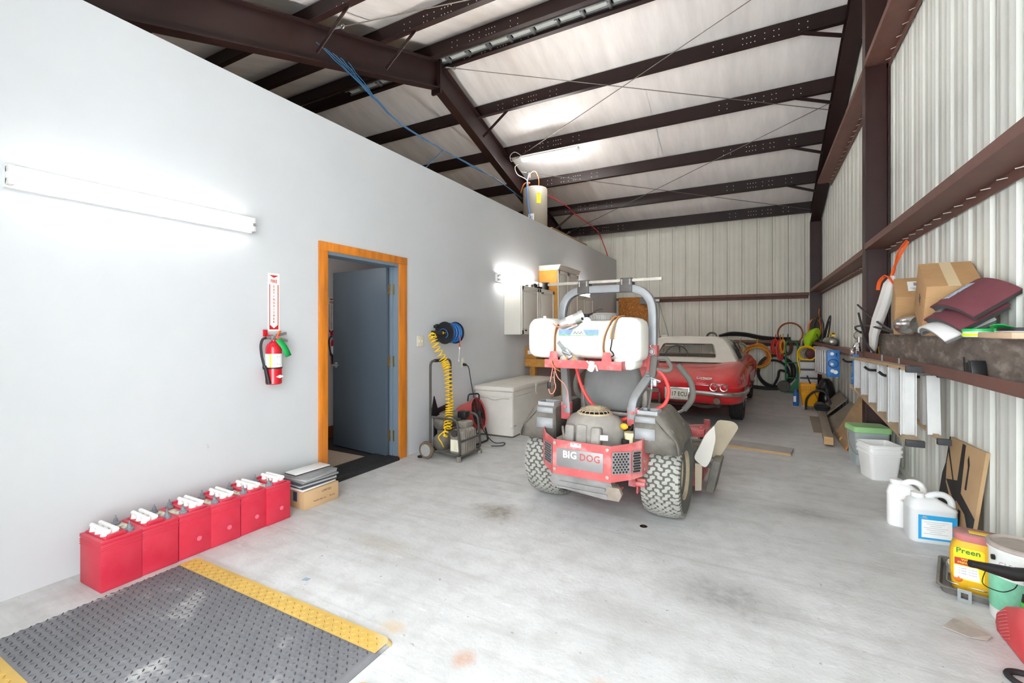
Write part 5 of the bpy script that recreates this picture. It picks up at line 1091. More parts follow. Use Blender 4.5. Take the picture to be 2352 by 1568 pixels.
angs = sorted(set([math.atan2(z - 1.008, x) for x, z in outer + win]))
O_ = [cast(outer, a) for a in angs]; I_ = [cast(win, a) for a in angs]
def r3(p, o=0): return (p[0], spl(p[1]) + o, p[1])
b = MB(); b.loft([[r3(p) for p in O_], [r3((p[0] * .6 + q[0] * .4, p[1] * .6 + q[1] * .4), -.012) for p, q in zip(O_, I_)], [r3(p) for p in I_], [r3(p, .02) for p in I_]], cap=False); tp = b.ob('soft_top', m_topw, C_, smooth=50)
up = outer[:11]
S1 = [(x * k, y_, z + dz) for (x, z), (k, y_, dz) in zip(up, [(1.0, .1, 0)] + [(1.01, .3, .01)] * 3 + [(1.02, .34, .02)] * 3 + [(1.01, .3, .01)] * 3 + [(1.0, .1, 0)])]
S2 = [(x * 1.02, .75, z + (.012 if z > 1.1 else 0)) for x, z in up]; S3 = [(x * 1.02, 1.1, z - .015) for x, z in up]; S4 = [(x * 1.02, 1.2, z - .045 if z > 1.1 else z) for x, z in up]
b = MB(); b.loft([[r3(p) for p in up], S1, S2, S3, S4], loop=False, cap=False); b.ob('roof_canvas', m_topw, C_, smooth=60, solid=.01)
b = MB(); b.loft([[r3(p, .012) for p in I_], [r3((0, 1.008), .014)] * len(I_)], cap=False); bmesh.ops.remove_doubles(b.bm, verts=b.bm.verts, dist=1e-4); b.ob('rear_window', m_glass, C_, smooth=0)
b = MB(); b.tube([r3(p, -.004) for p in I_], .006, 6, closed=True); b.ob('window_piping', mat('piping_grey', '#b7b2a8', .6), C_)
b = MB(); b.tube(smooth_pts([(-.725, -.12, .848), (-.7, -.2, .842), (-.36, -.215, .832), (0, -.22, .83), (.36, -.215, .832), (.7, -.2, .842), (.725, -.12, .848)], 4), .007, 6); b.ob('top_seal', m_black, C_)
for s_ in (-1, 1):
    b = MB(); b.loft([[(s_ * .725, .3, .87), (s_ * .63, .42, 1.1)], [(s_ * .725, 1.25, .88), (s_ * .645, 1.08, 1.1)]], loop=False, cap=False); b.ob('side_window', mat('side_glass', '#2b2f30', .08), C_, solid=.006)
b = MB(); b.loft([[(-.66, 1.52, .87), (.66, 1.52, .87)], [(-.54, 1.19, 1.14), (.54, 1.19, 1.14)]], loop=False, cap=False); b.ob('windshield', mat('clear_glass', '#c7d2c6', .05, alpha=.18), C_, smooth=0)
b = MB(); b.tube(fillet([(-.7, 1.54, .85), (-.56, 1.19, 1.145), (.56, 1.19, 1.145), (.7, 1.54, .85)], .08), .016, 8); b.ob('windshield_frame', m_cchr, C_)
b = MB(); b.torus(.19, .012, 30, 8, at((-.34, 1.02, .86), 68)); b.bar((-.53, 1.02, .86), (-.15, 1.02, .86), .02, .01); b.ob('steering_wheel', mat('wood_wheel', '#6d3a22', .4), C_)
b = MB(); b.box((.02, 1.12, 1.085), (.2, .02, .055), bev=.01); b.ob('rear_mirror', m_black, C_)
for x in (-.33, .33): b = MB(); b.box((x, .55, .82), (.46, .12, .2), (-12, 0, 0), bev=.05, seg=3); b.ob('seat', mat('seat_dark_red', '#5a1c1c', .6), C_, smooth=60)
b = MB(); b.box((0, 1.4, .85), (1.3, .3, .06), bev=.02); b.ob('dashboard', mat('dash_dark', '#2a1a18', .6), C_)
# tail details
m_lamp = mat('lamp_red', '#c5101c', .35)
for x in (.5, .62, -.5, -.62):
    yb_ = -.99 if abs(x) < .55 else -.972
    b = MB(); b.lathe([(.044, 0), (.053, .0), (.055, .02), (.049, .03), (.044, .028)], 28, at((x, yb_ + .012, .563), 90)); tl_ = b.ob('tail_light', m_cchr, C_)
    b = MB(); b.lathe([(0, 0), (.045, 0), (.044, .024), (.03, .029), (0, .03)], 20, at((x, yb_ + .01, .563), 90)); b.ob('lens', m_lamp, tl_)
for s_ in (-1, 1):
    b = MB(); b.sweep(smooth_pts([(s_ * .2, -1.01, .488), (s_ * .45, -1.03, .482), (s_ * .64, -1.01, .476), (s_ * .77, -.93, .474), (s_ * .85, -.78, .48), (s_ * .885, -.62, .5), (s_ * .888, -.52, .512)], 5), [(-.012, -.03), (.008, -.022), (.014, 0), (.008, .022), (-.012, .03)][:: s_], up=(0, 0, 1)); b.ob('bumper', m_cchr, C_, smooth=60)
    b = MB(); b.box((s_ * .195, -.985, .375), (.03, .05, .15), bev=.006); b.ob('bumper_support', mat('dull_grey_metal', '#6a5a58', .5, metal=.5), C_)
    b = MB(); b.lathe([(.03, 0), (.042, 0), (.046, .03), (.042, .12), (.032, .12)], 24, at((s_ * .54, -.9, .388), 90)); b.ob('exhaust_tip', mat('exhaust_brown', '#6d5a4c', .45, metal=.5), C_)
    b = MB(); b.cyl((s_ * .54, -.985, .388), (s_ * .54, -.98, .388), .032, n=18); b.ob('exhaust_bore', m_dark, C_)
    b = MB(); b.box((s_ * .31, -.992, .586), (.26, .012, .008), bev=.003); b.ob('trim_strip', m_cchr, C_)
b = MB(); b.box((.035, -.99, .455), (.33, .02, .175), bev=.006); pf = b.ob('plate_frame', m_cchr, C_)
b = MB(); b.box((.035, -1.002, .455), (.305, .006, .152), bev=.003); b.ob('licence_plate', mat('plate_cream', '#e9e6d6', .5, var=.05, vs=8), C_, smooth=30)
text('plate_number', '17 ECU', .082, mat('plate_dark', '#4a4038', .5), C_, on((.068, -1.0055, .448), FYm), bold=.001, sx=.74, sp=1.08)
b = MB(); b.box((.035, -1.0055, .518), (.15, .001, .01)); b.box((.035, -1.0055, .392), (.1, .001, .006)); b.ob('plate_band', mat('plate_blue', '#8391a8', .5), C_, smooth=0)
Mt = at((.385, -.985, .676), -28) @ FYm @ MX(((1, .28, 0, 0), (0, 1, 0, 0), (0, 0, 1, 0), (0, 0, 0, 1)))
text('script_emblem', 'Corvette', .052, m_cchr, C_, Mt @ at((0, 0, .012)), ext=.003, bold=.0012)
b = MB(); b.T = Mt; b.box((.02, -.02, .012), (.12, .006, .006)); b.ob('emblem_bar', m_cchr, C_)
b = MB(); b.box((0, .1, .28), (1.1, 1.6, .06), bev=.01); b.cyl((-.5, 0, .3), (.5, 0, .3), .05, n=12); b.sph((0, -.1, .3), .13, 14, (1.2, 1, .8)); b.cyl((.54, -.9, .36), (.5, .3, .26), .03, n=10); b.cyl((-.54, -.9, .36), (-.5, .3, .26), .03, n=10); b.tube(smooth_pts([(.2, -.75, .3), (.35, -.78, .27), (.5, -.7, .29)]), .03, 8); b.ob('underbody', mat('underbody_dark', '#4c4640', .8, var=.2, vs=8), C_)
# ================================================================= BACK WALL
YB = BY - .21                                  # inner face of the back girts
m_osb = mat('osb_board', '#a96a2c', .75, var=.38, vs=24, spots='#d39a55', ss=38, sth=.56, ssoft=.06)
b = MB(); b.box((-2.72, YB - .012, 1.32), (.84, .02, 1.63), bev=.002); o = b.ob('osb_board', m_osb, smooth=0); tag(o, 'orange brown strand board panel standing against the back wall left of the car', 'board')
t = thing('breaker_box', 'small grey metal box fixed on the strand board under the back wall girt', 'electrical box', (-2.47, YB - .08, 2.03)); b = MB(); b.box((0, 0, 0), (.2, .12, .15), bev=.004); b.box((-.103, 0, 0), (.006, .1, .14)); b.ob('box', mat('box_grey', '#7e807d', .5), t, smooth=30)
t = thing('junction_box', 'small metal junction box with hanging wires on the back wall girt', 'electrical box', (-2.17, YB - .03, 2.04)); b = MB(); b.box((0, 0, 0), (.1, .05, .06), bev=.003); b.cyl((-.03, -.02, -.06), (-.03, -.02, -.03), .014, n=8); b.ob('box', m_galv, t, smooth=30)
for pts_ in ([(.02, 0, -.03), (.04, .02, -.3), (.02, .03, -.6), (.05, .04, -.86)], [(.03, 0, -.03), (.1, .02, -.3), (.18, .03, -.6), (.26, .03, -.88)]): b = MB(); b.tube(smooth_pts(pts_), .006, 6); b.ob('wire', mat('wire_grey', '#8f8b80', .6), t)
t = thing('wall_shelf', 'narrow white shelf low on the back wall left of the car roof', 'shelf', (-2.0, YB - .1, .95)); b = MB(); b.box((0, 0, 0), (.9, .2, .03), bev=.003); b.ob('board', m_white, t, smooth=30)
for x in (-.35, .35): b = MB(); b.bar((x, -.06, -.015), (x, .095, -.2), .02, .02); b.bar((x, .095, -.015), (x, .095, -.22), .02, .01); b.ob('bracket', m_steel, t, smooth=0)
t = thing('receiver_box', 'black electronics box on the back shelf with cables', 'electronics', (-1.85, YB - .1, .966)); b = MB(); b.box((0, 0, .05), (.36, .15, .09), bev=.006); b.ob('case', m_black, t, smooth=30)
b = MB(); b.tube(smooth_pts([(-.2, -.06, .02), (-.26, -.05, .12), (-.22, -.02, .2), (-.12, 0, .16), (.1, .0, .12), (.22, -.02, .1), (.2, -.05, .02)]), .008, 6); b.ob('cable', mat('dark_green_cable', '#22352f', .5), t)
t = thing('wifi_router', 'white square router standing on the black electronics box', 'router', (-1.99, YB - .12, 1.0665)); b = MB(); b.box((0, 0, .065), (.15, .04, .13), bev=.018, seg=3); b.ob('case', m_white, t, smooth=40)
t = thing('flat_tool', 'flat black tool lying on the back girt just left of the grey coil', 'tool', (-1.62, YB + .1, 1.045)); b = MB(); b.box((0, 0, .03), (.3, .1, .05), (0, 4, 0), bev=.02); b.cyl((-.1, 0, .05), (.12, 0, .06), .02, n=8); b.ob('body', m_black, t)
t = thing('wire_coil', 'round grey coil of wire standing behind the car roof', 'coil', (-.95, YB + .05, 1.145))
b = MB()
for k in range(6): b.torus(.115 - .008 * (k % 3), .008, 26, 6, at((random.uniform(-.01, .01), -.02 + k * .008, 0), 90, 0, random.uniform(-4, 4)))
b.ob('coil', mat('coil_grey', '#6d6a66', .5, var=.2, vs=14), t)
m_bh = mat('black_drain_hose', '#242322', .5)
t = thing('flexible_duct', 'long black flexible hose lying along the low back wall girt', 'hose', (-.2, YB + .05, 1.1))
for o_, dz in ((0, 0), (.02, -.03), (-.02, .02)):
    b = Wb(t); b.tube(smooth_pts([(-.8, YB + .02 + o_, 1.18), (-.55, YB + .02 + o_, 1.23 + dz), (-.25, YB + .03 + o_, 1.215 + dz), (.05, YB + .03 + o_, 1.15 + dz), (.35, YB + .03 + o_, 1.12 + dz), (.62, YB + .03 + o_, 1.115 + dz)]), .024, 8); b.ob('strand', m_bh, t)
b = MB(); b.box((0, 0, .035), (.42, .1, .07), bev=.02); o = b.ob('parcel', mat('pale_parcel', '#d6c9ae', .7, var=.1, vs=9), smooth=40); o.location = (-.38, YB + .1, 1.04); tag(o, 'pale wrapped parcel lying on the back girt under the black hose', 'parcel')
def hank(name, lab, c, rx, rz, n, r, ms, grp=None, jit=.025, thick=.05, tie=None):
    """hanging coil of cord: n loops in the XZ plane about c"""
    t = thing(name, lab, 'coil', c, 0, grp)
    per = {}
    for k in range(n): per.setdefault(ms[k % len(ms)], []).append(k)
    for m, ks in per.items():
        b = MB()
        for k in ks:
            a0 = random.uniform(0, 6.28); jx, jz = random.uniform(-jit, jit), random.uniform(-jit, jit); s1, s2 = random.uniform(.82, 1.06), random.uniform(.85, 1.06)
            b.tube([(jx + rx * s1 * math.cos(a0 + 2 * PI * i / 20), -thick * (k / n) + random.uniform(-.004, .004), jz + rz * s2 * math.sin(a0 + 2 * PI * i / 20)) for i in range(20)], r, 5, closed=True)
        b.ob('loops', m, t)
    b = MB(); b.tube(smooth_pts([(0, 0, rz * .9), (.005, -.01, rz + .07), (.01, .06, rz + .12), (.0, -.02, rz * .95)]), r * 1.1, 5); b.ob('tie', ms[0] if tie is None else tie, t)
    return t
m_oc = mat('cord_orange', '#cf7a1e', .5); m_yc = mat('cord_yellow', '#dfae2c', .5); m_gc = mat('cord_sage', '#a9a987', .6); m_gc2 = mat('cord_olive', '#7f8263', .6); m_rc = mat('cord_red', '#c8301f', .5); m_pc = mat('cord_pink', '#c86a60', .55); m_bc = mat('cord_black', '#29251f', .5); m_brc = mat('cord_rust', '#a4582c', .5); m_wc = mat('cord_white', '#cfc8b6', .6)
hank('cord_coil', 'pale sage green coil of cord hanging on the back wall right behind the car roof', (-.36, YB - .03, .86), .13, .14, 20, .007, [m_gc, m_gc2, m_wc], thick=.06)
hank('cord_coil', 'large orange and yellow extension cord coil on the back wall beside the car', (-.02, YB - .03, .74), .25, .25, 18, .0085, [m_yc, m_oc, m_brc, m_oc], thick=.07, jit=.035)
hank('cord_coil', 'red cord hank hanging from the back girt, leftmost of the bright hanks', (.33, YB - .04, .95), .055, .14, 10, .009, [m_rc], jit=.03)
hank('cord_coil', 'faded pink red cord hank hanging lower beside the red one', (.42, YB - .05, .88), .05, .2, 12, .009, [m_pc, m_rc], jit=.025)
hank('cord_coil', 'yellow cord hank hanging between the pink and the black ones', (.47, YB - .09, .96), .045, .14, 7, .009, [m_yc, m_oc], jit=.02)
hank('cord_coil', 'black cord hank hanging at the right of the coloured ones', (.56, YB - .06, .94), .075, .16, 14, .008, [m_bc, m_bc, m_brc], jit=.03)
hank('cord_coil', 'whitish rope hank hanging by the far corner column', (.86, YB - .04, .97), .045, .15, 7, .008, [m_wc], jit=.02)
t = thing('copper_hoop', 'large brown copper tube hoop standing above the back girt', 'hoop', (.61, YB + .04, 1.24)); b = MB(); b.torus(.235, .012, 40, 8, at((0, 0, 0), 90)); b.torus(.228, .012, 40, 8, at((.004, .02, -.004), 90, 0, 2)); b.ob('hoop', m_cop, t)
t = thing('suction_hose', 'thick black hose coiled large against the back wall down to the floor', 'hose', (.3, YB + .03, .4))
for k, (rx, rz, dx, dz) in enumerate(((.33, .36, .02, 0), (.29, .3, .0, -.05), (.35, .33, .05, .02))): b = MB(); b.torus(1, .026, 44, 8, at((dx, -.03 * k, dz), 90)) if False else b.tube([(dx + rx * math.cos(2 * PI * i / 40), -.04 * k, dz + rz * math.sin(2 * PI * i / 40)) for i in range(40)], .024, 8, closed=True); b.ob('loop', m_bh, t)
b = Wb(t); b.tube(smooth_pts([(.5, YB - .1, .06), (.25, YB - .14, .03), (-.1, YB - .12, .04), (-.22, YB - .05, .07), (-.05, YB - .02, .06), (.25, YB - .05, .04)]), .024, 8); b.tube(smooth_pts([(.3, YB - .06, .1), (.38, YB - .08, .28), (.42, YB - .08, .44), (.6, YB - .08, .38)]), .024, 8); b.tube(smooth_pts([(.0, YB - .03, .98), (.2, YB - .03, .985), (.45, YB - .03, .97)]), .022, 8); b.ob('tail', m_bh, t)
m_gr = mat('hand_truck_green', '#1f7a4c', .4, var=.1, vs=8)
t = thing('hand_truck', 'green hand truck standing in front of the coiled hoses', 'hand truck', (.62, YB - .28, 0))
for x in (-.1, .12): b = MB(); b.tube(fillet([(x, .02, .1), (x, .1, 1.02), (x * .6, .12, 1.08)], .05), .016, 8); b.ob('upright', m_gr, t)
for p0, p1 in (((-.1, .04, .3), (.12, .04, .3)), ((-.1, .07, .62), (.12, .07, .62)), ((-.07, .115, 1.06), (.08, .115, 1.06))): b = MB(); b.cyl(p0, p1, .013, n=8); b.ob('cross_bar', m_gr, t)
b = MB(); b.prism([(-.06, .06), (.16, .06), (.16, .33), (.12, .33)], .012, FYm); b.box((.04, -.1, .02), (.36, .22, .012)); b.ob('toe_plate', m_gr, t, smooth=0)
for x in (-.14, .17): b = MB(); b.lathe([(0, -.03), (.06, -.03), (.11, -.035), (.125, 0), (.11, .035), (.06, .03), (0, .03)], 26, at((x, -.02 + (.08 if x > 0 else -.02), .125), 90 if x < 0 else 90, 0, 10)); b.ob('wheel', mat('truck_tyre', '#66605a', .85, var=.12, vs=14), t)
# ================================================================= FAR RIGHT CORNER
m_lime = mat('lime_fabric', '#a6d01c', .8, var=.08, vs=9)
t = thing('safety_vest', 'lime yellow vest bundled on the girt by the corner column', 'vest', (.97, 10.95, 1.09))
b = MB(); b.loft([[(rx * math.cos(a) * (1 + .12 * math.sin(3 * a + z * 9)) + dx, .1 * math.sin(a) * (1 + .15 * math.cos(4 * a)), z) for a in [2 * PI * i / 18 for i in range(18)]] for rx, z, dx in ((.05, -.12, -.08), (.08, -.02, -.07), (.13, .06, -.03), (.12, .16, 0), (.08, .23, .03), (.03, .265, .06))]); b.ob('cloth', m_lime, t, smooth=70)
t = thing('copper_coil', 'coil of copper tube standing against the far corner column', 'coil', (1.03, 11.2, 1.35))
b = MB()
for k in range(4): b.tube([((.1 + .006 * k) * math.cos(2 * PI * i / 30), .01 * k, .2 * math.sin(2 * PI * i / 30)) for i in range(30)], .009, 6, closed=True)
b.tube(smooth_pts([(.1, 0, -.1), (.09, 0, .1), (.07, 0, .3), (.075, 0, .4)]), .01, 6); b.ob('tube', m_cop, t)
t = thing('cable_loops', 'tangle of thin black cable loops standing on the far girt', 'cable', (1.03, 10.3, 1.04))
for p in ([(0, 0, .05), (-.0, .9, .3), (0, .5, .52), (0, -.1, .5), (0, -.5, .35), (0, -.45, .1)], [(.02, -.2, .05), (.02, -.6, .3), (.02, -1.1, .5), (.02, -1.2, .46), (.02, -.95, .2), (.02, -.6, .05)], [(.03, -.1, .05), (.03, -.5, .2), (.03, -.9, .42), (.03, -.6, .35), (.03, -.3, .06)]): b = MB(); b.tube(smooth_pts(p, 7), .011, 6); b.ob('cable', m_hose, t)
b = MB(); b.box((.03, -.3, .06), (.1, .5, .1), bev=.04, seg=3); b.cyl((.03, -.5, .09), (.03, -.2, .12), .04, n=10); b.ob('reel_body', m_black, t)
t = thing('air_tank', 'small silver air tank with brass valve lying on the far right girt', 'tank', (1.08, 9.4, 1.12)); b = MB(); b.lathe([(0, -.36), (.05, -.34), (.078, -.28), (.082, 0), (.078, .28), (.05, .34), (0, .36)], 22, at((0, 0, 0), 90)); b.ob('tank', mat('tank_silver', '#a9a6a0', .3, metal=.7, var=.1, vs=6), t)
b = MB(); b.cyl((0, -.12, .08), (0, -.12, .15), .02, n=10); b.cyl((-.05, -.12, .14), (.05, -.12, .14), .012, n=8); b.box((0, -.3, .11), (.05, .18, .03)); b.ob('valve', m_brass, t)
m_bd = mat('weathered_board', '#ab9877', .8, var=.15, vs=3, stretch=(4, .6, 4)); m_bd2 = mat('grey_brown_board', '#8f8474', .85, var=.15, vs=3, stretch=(3, .5, 3)); m_bd3 = mat('tan_board', '#a98b66', .8, var=.15, vs=3, stretch=(4, .5, 4)); m_bdl = mat('fresh_wood', '#c9a271', .75, var=.15, vs=4, stretch=(1, 6, 6))
for lab, p, s_, rz, m in (('thin tan board lying along the far right girt, nearest the wall', (1.08, 7.7, 1.048), (.13, 2.2, .018), 1, m_bd), ('thin orange brown board on the far right girt on top of the tan one', (1.06, 7.3, 1.069), (.09, 1.7, .016), -1.5, m_bd3)):
    b = MB(); b.box((0, 0, 0), s_, bev=.002); o = b.ob('board', m, smooth=30); o.location = p; o.rotation_euler = (0, 0, R(rz)); tag(o, lab, 'board', 'boards lying on the far right girt')
t = thing('work_lamp', 'silver dome work lamp sitting on the girt just beyond the column', 'lamp', (1.03, 6.55, 1.04)); b = MB(); b.lathe([(0, .14), (.03, .14), (.05, .12), (.085, .05), (.09, .0), (.085, 0), (.05, .1), (0, .12)], 24, at((0, 0, .0))); b.cyl((0, 0, .13), (0, 0, .2), .025, n=12); b.torus(.05, .005, 16, 6, at((0, 0, .22), 90)); b.ob('shade', m_chrome, t)
# hung stepladders, chest high on the right wall
m_al = mat('ladder_aluminium', '#d2d3d1', .5, metal=.35, var=.06, vs=8); m_fib = mat('dusty_fibreglass_rail', '#b89a74', .7, var=.15, vs=4, stretch=(2, .7, 2), dust='#c5b7a0', dusta=.6); m_lblue = mat('ladder_blue', '#2f78c0', .45, var=.12, vs=9, spots='#d8e2ea', ss=13, sth=.64, ssoft=.03); m_foot = mat('ladder_foot_dark', '#3d3e40', .7, var=.2, vs=20)
def cbar(b, p0, p1, w_, d): b.bar(p0, p1, w_, d, up=(0, 0, 1))
t = thing('stepladder', 'stepladder hung sideways with its feet towards the camera and tan rails', 'ladder', (.95, 4.9, .85))
topY, botY = 6.12, 4.0
for zt0, zb0, nm_ in ((1.02, 1.06, 'rail'), (.72, .56, 'rail')):
    b = Wb(t); b.sweep([(.93, topY, zt0), (.93, botY, zb0)], [(-.045, -.012), (.045, -.012), (.045, .012), (-.045, .012)]); b.ob(nm_, m_fib, t, smooth=0)
    b = Wb(t); b.box((.93, botY - .012, zb0), (.1, .03, .045), bev=.004); b.ob('foot', m_foot, t, smooth=30)
for k in range(6):
    q = (k + .6) / 6.1; yy = topY + (botY - topY) * q; za = 1.02 + .04 * q; zb_ = .72 - .16 * q
    b = Wb(t); b.box((.93, yy, (za + zb_) / 2), (.084, .012, za - zb_)); b.box((.888, yy - .014, (za + zb_) / 2), (.006, .04, za - zb_)); b.box((.972, yy - .014, (za + zb_) / 2), (.006, .04, za - zb_)); b.box((.925, yy - .008, (za + zb_) / 2), (.02, .008, za - zb_)); b.ob('step', m_al, t, smooth=0)
for zt0, zb0 in ((1.0, 1.035), (.74, .6)):
    b = Wb(t); cbar(b, (1.06, topY - .1, zt0), (1.06, botY - .06, zb0), .03, .022); b.ob('rear_rail', m_fib, t, smooth=0); b = Wb(t); b.box((1.06, botY - .075, zb0), (.07, .03, .04), bev=.004); b.ob('foot', m_foot, t, smooth=30)
for k in (1, 3): yy = topY + (botY - topY) * (k + .5) / 4.2; b = Wb(t); cbar(b, (1.06, yy, .99), (1.06, yy, .68 - .03 * k), .06, .02); b.ob('rear_brace', m_al, t, smooth=0)
b = Wb(t); cbar(b, (1.055, 4.13, 1.01), (1.055, 4.1, .61), .07, .025); b.ob('rear_brace', m_al, t, smooth=0)
b = Wb(t); b.box((.975, topY + .04, .87), (.13, .025, .37), bev=.006)
for zz in (.7, .8, .93, 1.03): b.box((.975, topY + .08, zz), (.14, .07, .012), bev=.003)
b.bar((.91, topY + .06, .72), (.91, topY + .06, .86), .012, .012); b.ob('blue_top', m_lblue, t, smooth=30)
for yy in (4.55, 5.1, 6.3):
    o = thing('wall_hook', {4.55: 'black hook rod with clip holding the ladder, nearest the camera', 5.1: 'black hook rod holding the middle of the near ladder', 6.3: 'black hook rod beyond the blue end of the near ladder'}[yy], 'hook', (1.17, yy, .965)); b = MB(); b.tube(fillet([(.0, 0, 0), (-.3, 0, 0), (-.33, 0, .03)], .02), .011, 8); b.ob('rod', m_black, o)
    b = MB(); b.box((-.2, 0, .1), (.02, .03, .08), bev=.003); b.box((-.0, 0, .0), (.02, .05, .05)); b.ob('clip', m_galv, o, smooth=0)
t = thing('stepladder', 'folded white stepladder hung sideways showing its blue top cap', 'ladder', (.9, 8.2, .87))
b = Wb(t); b.box((.89, 7.46, .868), (.14, .05, .36), bev=.006); b.ob('blue_top', m_lblue, t, smooth=30)
b = Wb(t)
for c_, z_, r_ in ((.875, 1.0, .022), (.88, .77, .024), (.915, .755, .026), (.875, .86, .018)): b.lathe([(0, 0), (r_, 0), (r_, .003), (0, .004)], 14, at((c_, 7.434, z_), 90))
b.ob('tool_holes', m_white, t)
b = Wb(t)
for z_ in (1.0, .975): b.lathe([(0, 0), (.01, 0), (.01, .003), (0, .004)], 10, at((.925, 7.434, z_), 90))
b.torus(.055, .004, 24, 5, at((.89, 7.434, .87), 90)); b.ob('cap_marks', m_ink, t)
for zt0, zb0 in ((1.035, 1.03), (.70, .62)):
    b = Wb(t); b.sweep([(.87, 7.5, zt0), (.87, 9.3, zb0)], [(-.04, -.012), (.04, -.012), (.04, .012), (-.04, .012)]); b.ob('rail', m_al, t, smooth=0); b = Wb(t); cbar(b, (.95, 7.6, zt0 - .02), (.95, 9.25, zb0), .03, .022); b.ob('rear_rail', m_al, t, smooth=0)
for k in range(6): yy = 7.62 + k * .29; b = Wb(t); b.box((.845, yy, .855 - .01 * k), (.018, .09, .34 + .014 * k), bev=.003); b.box((.86, yy + .045, .855 - .01 * k), (.04, .006, .34 + .014 * k)); b.ob('step', m_al, t, smooth=0)
# drawers, coils, mop bucket, bag
m_dr = mat('drawer_white', '#d4d4d0', .5, var=.05, vs=8); m_drd = mat('drawer_rail_dark', '#3f4044', .55)
t = thing('drawer_tower', 'white plastic drawer unit with dark bars behind the yellow mop bucket', 'drawers', (.79, 9.75, 0))
b = MB(); b.box((0, 0, .39), (.26, .3, .76), bev=.006); b.ob('body', m_dr, t, smooth=30)
for k in range(5): b = MB(); b.box((0, -.156, .1 + k * .15), (.23, .014, .12), bev=.006); d = b.ob('drawer', m_dr, t, smooth=30); b = MB(); b.box((0, -.166, .165 + k * .15), (.26, .025, .03), bev=.004); b.ob('bar', m_drd, d, smooth=30)
t = thing('yellow_hose_coil', 'yellow hose coil on top of the white drawer unit', 'hose', (.72, 9.65, .9))
b = MB()
for k in range(5): b.tube([((.11 + .008 * k) * math.cos(2 * PI * i / 26) + .04, -.015 * k, (.11 + .006 * k) * math.sin(2 * PI * i / 26)) for i in range(26)], .011, 6, closed=True)
b.tube(smooth_pts([(-.1, -.05, 0), (-.1, -.1, -.12), (-.08, -.18, -.25), (-.07, -.18, -.34)]), .011, 6); b.ob('hose', m_yel, t)
b = MB(); b.sph((.11, 0, -.01), .1, 14, (.9, .8, 1)); o = b.ob('maroon_bundle', mat('maroon_cloth', '#5c3338', .8, var=.2, vs=9), t)
m_mop = mat('mop_bucket_yellow', '#f0aa12', .4, var=.04, vs=6)
t = thing('mop_bucket', 'yellow mop bucket with wringer on casters by the right wall', 'bucket', (.745, 9.02, 0))
b = MB(); b.loft([[(x, y_, z) for x, y_ in rrect(w_, d_, .04, 4)] for w_, d_, z in ((.19, .26, .07), (.2, .27, .08), (.26, .34, .3), (.275, .355, .305), (.275, .355, .315), (.255, .335, .315), (.2, .26, .1))]); b.ob('tub', m_mop, t, smooth=40)
b = MB(); b.loft([[(x - .02, y_ - .04, z) for x, y_ in rrect(w_, d_, .02, 3)] for w_, d_, z in ((.2, .18, .25), (.225, .2, .43), (.235, .21, .435), (.215, .19, .435), (.19, .17, .28))])
b.ob('wringer', m_mop, t, smooth=40)
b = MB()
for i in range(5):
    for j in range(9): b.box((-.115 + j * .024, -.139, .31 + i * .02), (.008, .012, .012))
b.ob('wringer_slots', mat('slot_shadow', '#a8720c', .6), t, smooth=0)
b = MB(); b.tube([(.02, .02, .43), (-.03, -.06, .56)], .012, 8); b.ob('lever', m_drd, t)
b = MB(); b.tube([(.06, -.18, .3), (.11, -.18, .2)], .006, 6); b.ob('wire_clip', m_drd, t)
for x, y_ in ((-.08, -.11), (.08, -.11), (-.08, .11), (.08, .11)):
    c_ = MB(); c_.lathe([(0, -.014), (.026, -.014), (.03, 0), (.026, .014), (0, .014)], 16, at((x, y_, .03), 0, 90, 20)); c_.box((x, y_, .065), (.04, .03, .02)); c_.ob('caster', mat('caster_grey', '#b4b4b2', .4), t)
t = thing('water_jug', 'blue jug half hidden beside the yellow mop bucket', 'jug', (.58, 9.35, 0)); b = MB(); b.lathe([(0, 0), (.05, 0), (.055, .01), (.055, .2), (.03, .24), (.02, .26), (.02, .285), (0, .285)], 20, sx=.8); b.ob('jug', mat('jug_blue', '#2f6fc0', .4), t); b = MB(); b.box((-.02, -.053, .12), (.04, .004, .1)); b.ob('label', m_lab, t)
t = thing('rubbish_bag', 'black plastic bag bulging against the right wall behind the mop bucket', 'bag', (1.0, 9.25, 0))
b = MB(); b.loft([[(rx * math.cos(a) * (1 + .1 * math.sin(5 * a + z * 20)), .2 * rx / .13 * math.sin(a) * (1 + .1 * math.cos(4 * a + z * 15)), z) for a in [2 * PI * i / 22 for i in range(22)]] for rx, z in ((.1, 0), (.14, .06), (.145, .2), (.12, .34), (.09, .44), (.05, .5))]); b.ob('bag', mat('bag_black', '#1a1a1b', .28), t, smooth=80)
# lumber by the wall
def plank(lab, p0, p1, p2, th, m, name='board', edge=None, group='lumber by the right wall'):
    """p0->p1 long edge, p0->p2 short edge"""
    p0, p1, p2 = V(p0), V(p1), V(p2); n = (p1 - p0).cross(p2 - p0).normalized() * th
    t = thing(name, lab, 'board', p0, 0, group); b = Wb(t); q = [p0, p1, p1 + (p2 - p0), p2]; b.loft([q, [v + n for v in q]]); b.ob('plank', m, t, smooth=0)
    if edge: b = Wb(t); e = [p0, p2, p2 + n, p0 + n]; d = (p0 - p1).normalized() * .002; b.loft([[v + d * .2 for v in e], [v + d for v in e]]); b.ob('cut_end', edge, t, smooth=0)
    return t
plank('grey brown plank leaning low against the right wall, farthest one', (.80, 8.05, .004), (.86, 9.15, .004), (1.12, 8.05, .33), .015, m_bd2)
plank('grey brown plank leaning in front of the farthest one', (.82, 7.0, .004), (.86, 8.0, .004), (1.12, 7.0, .3), .015, m_bd2)
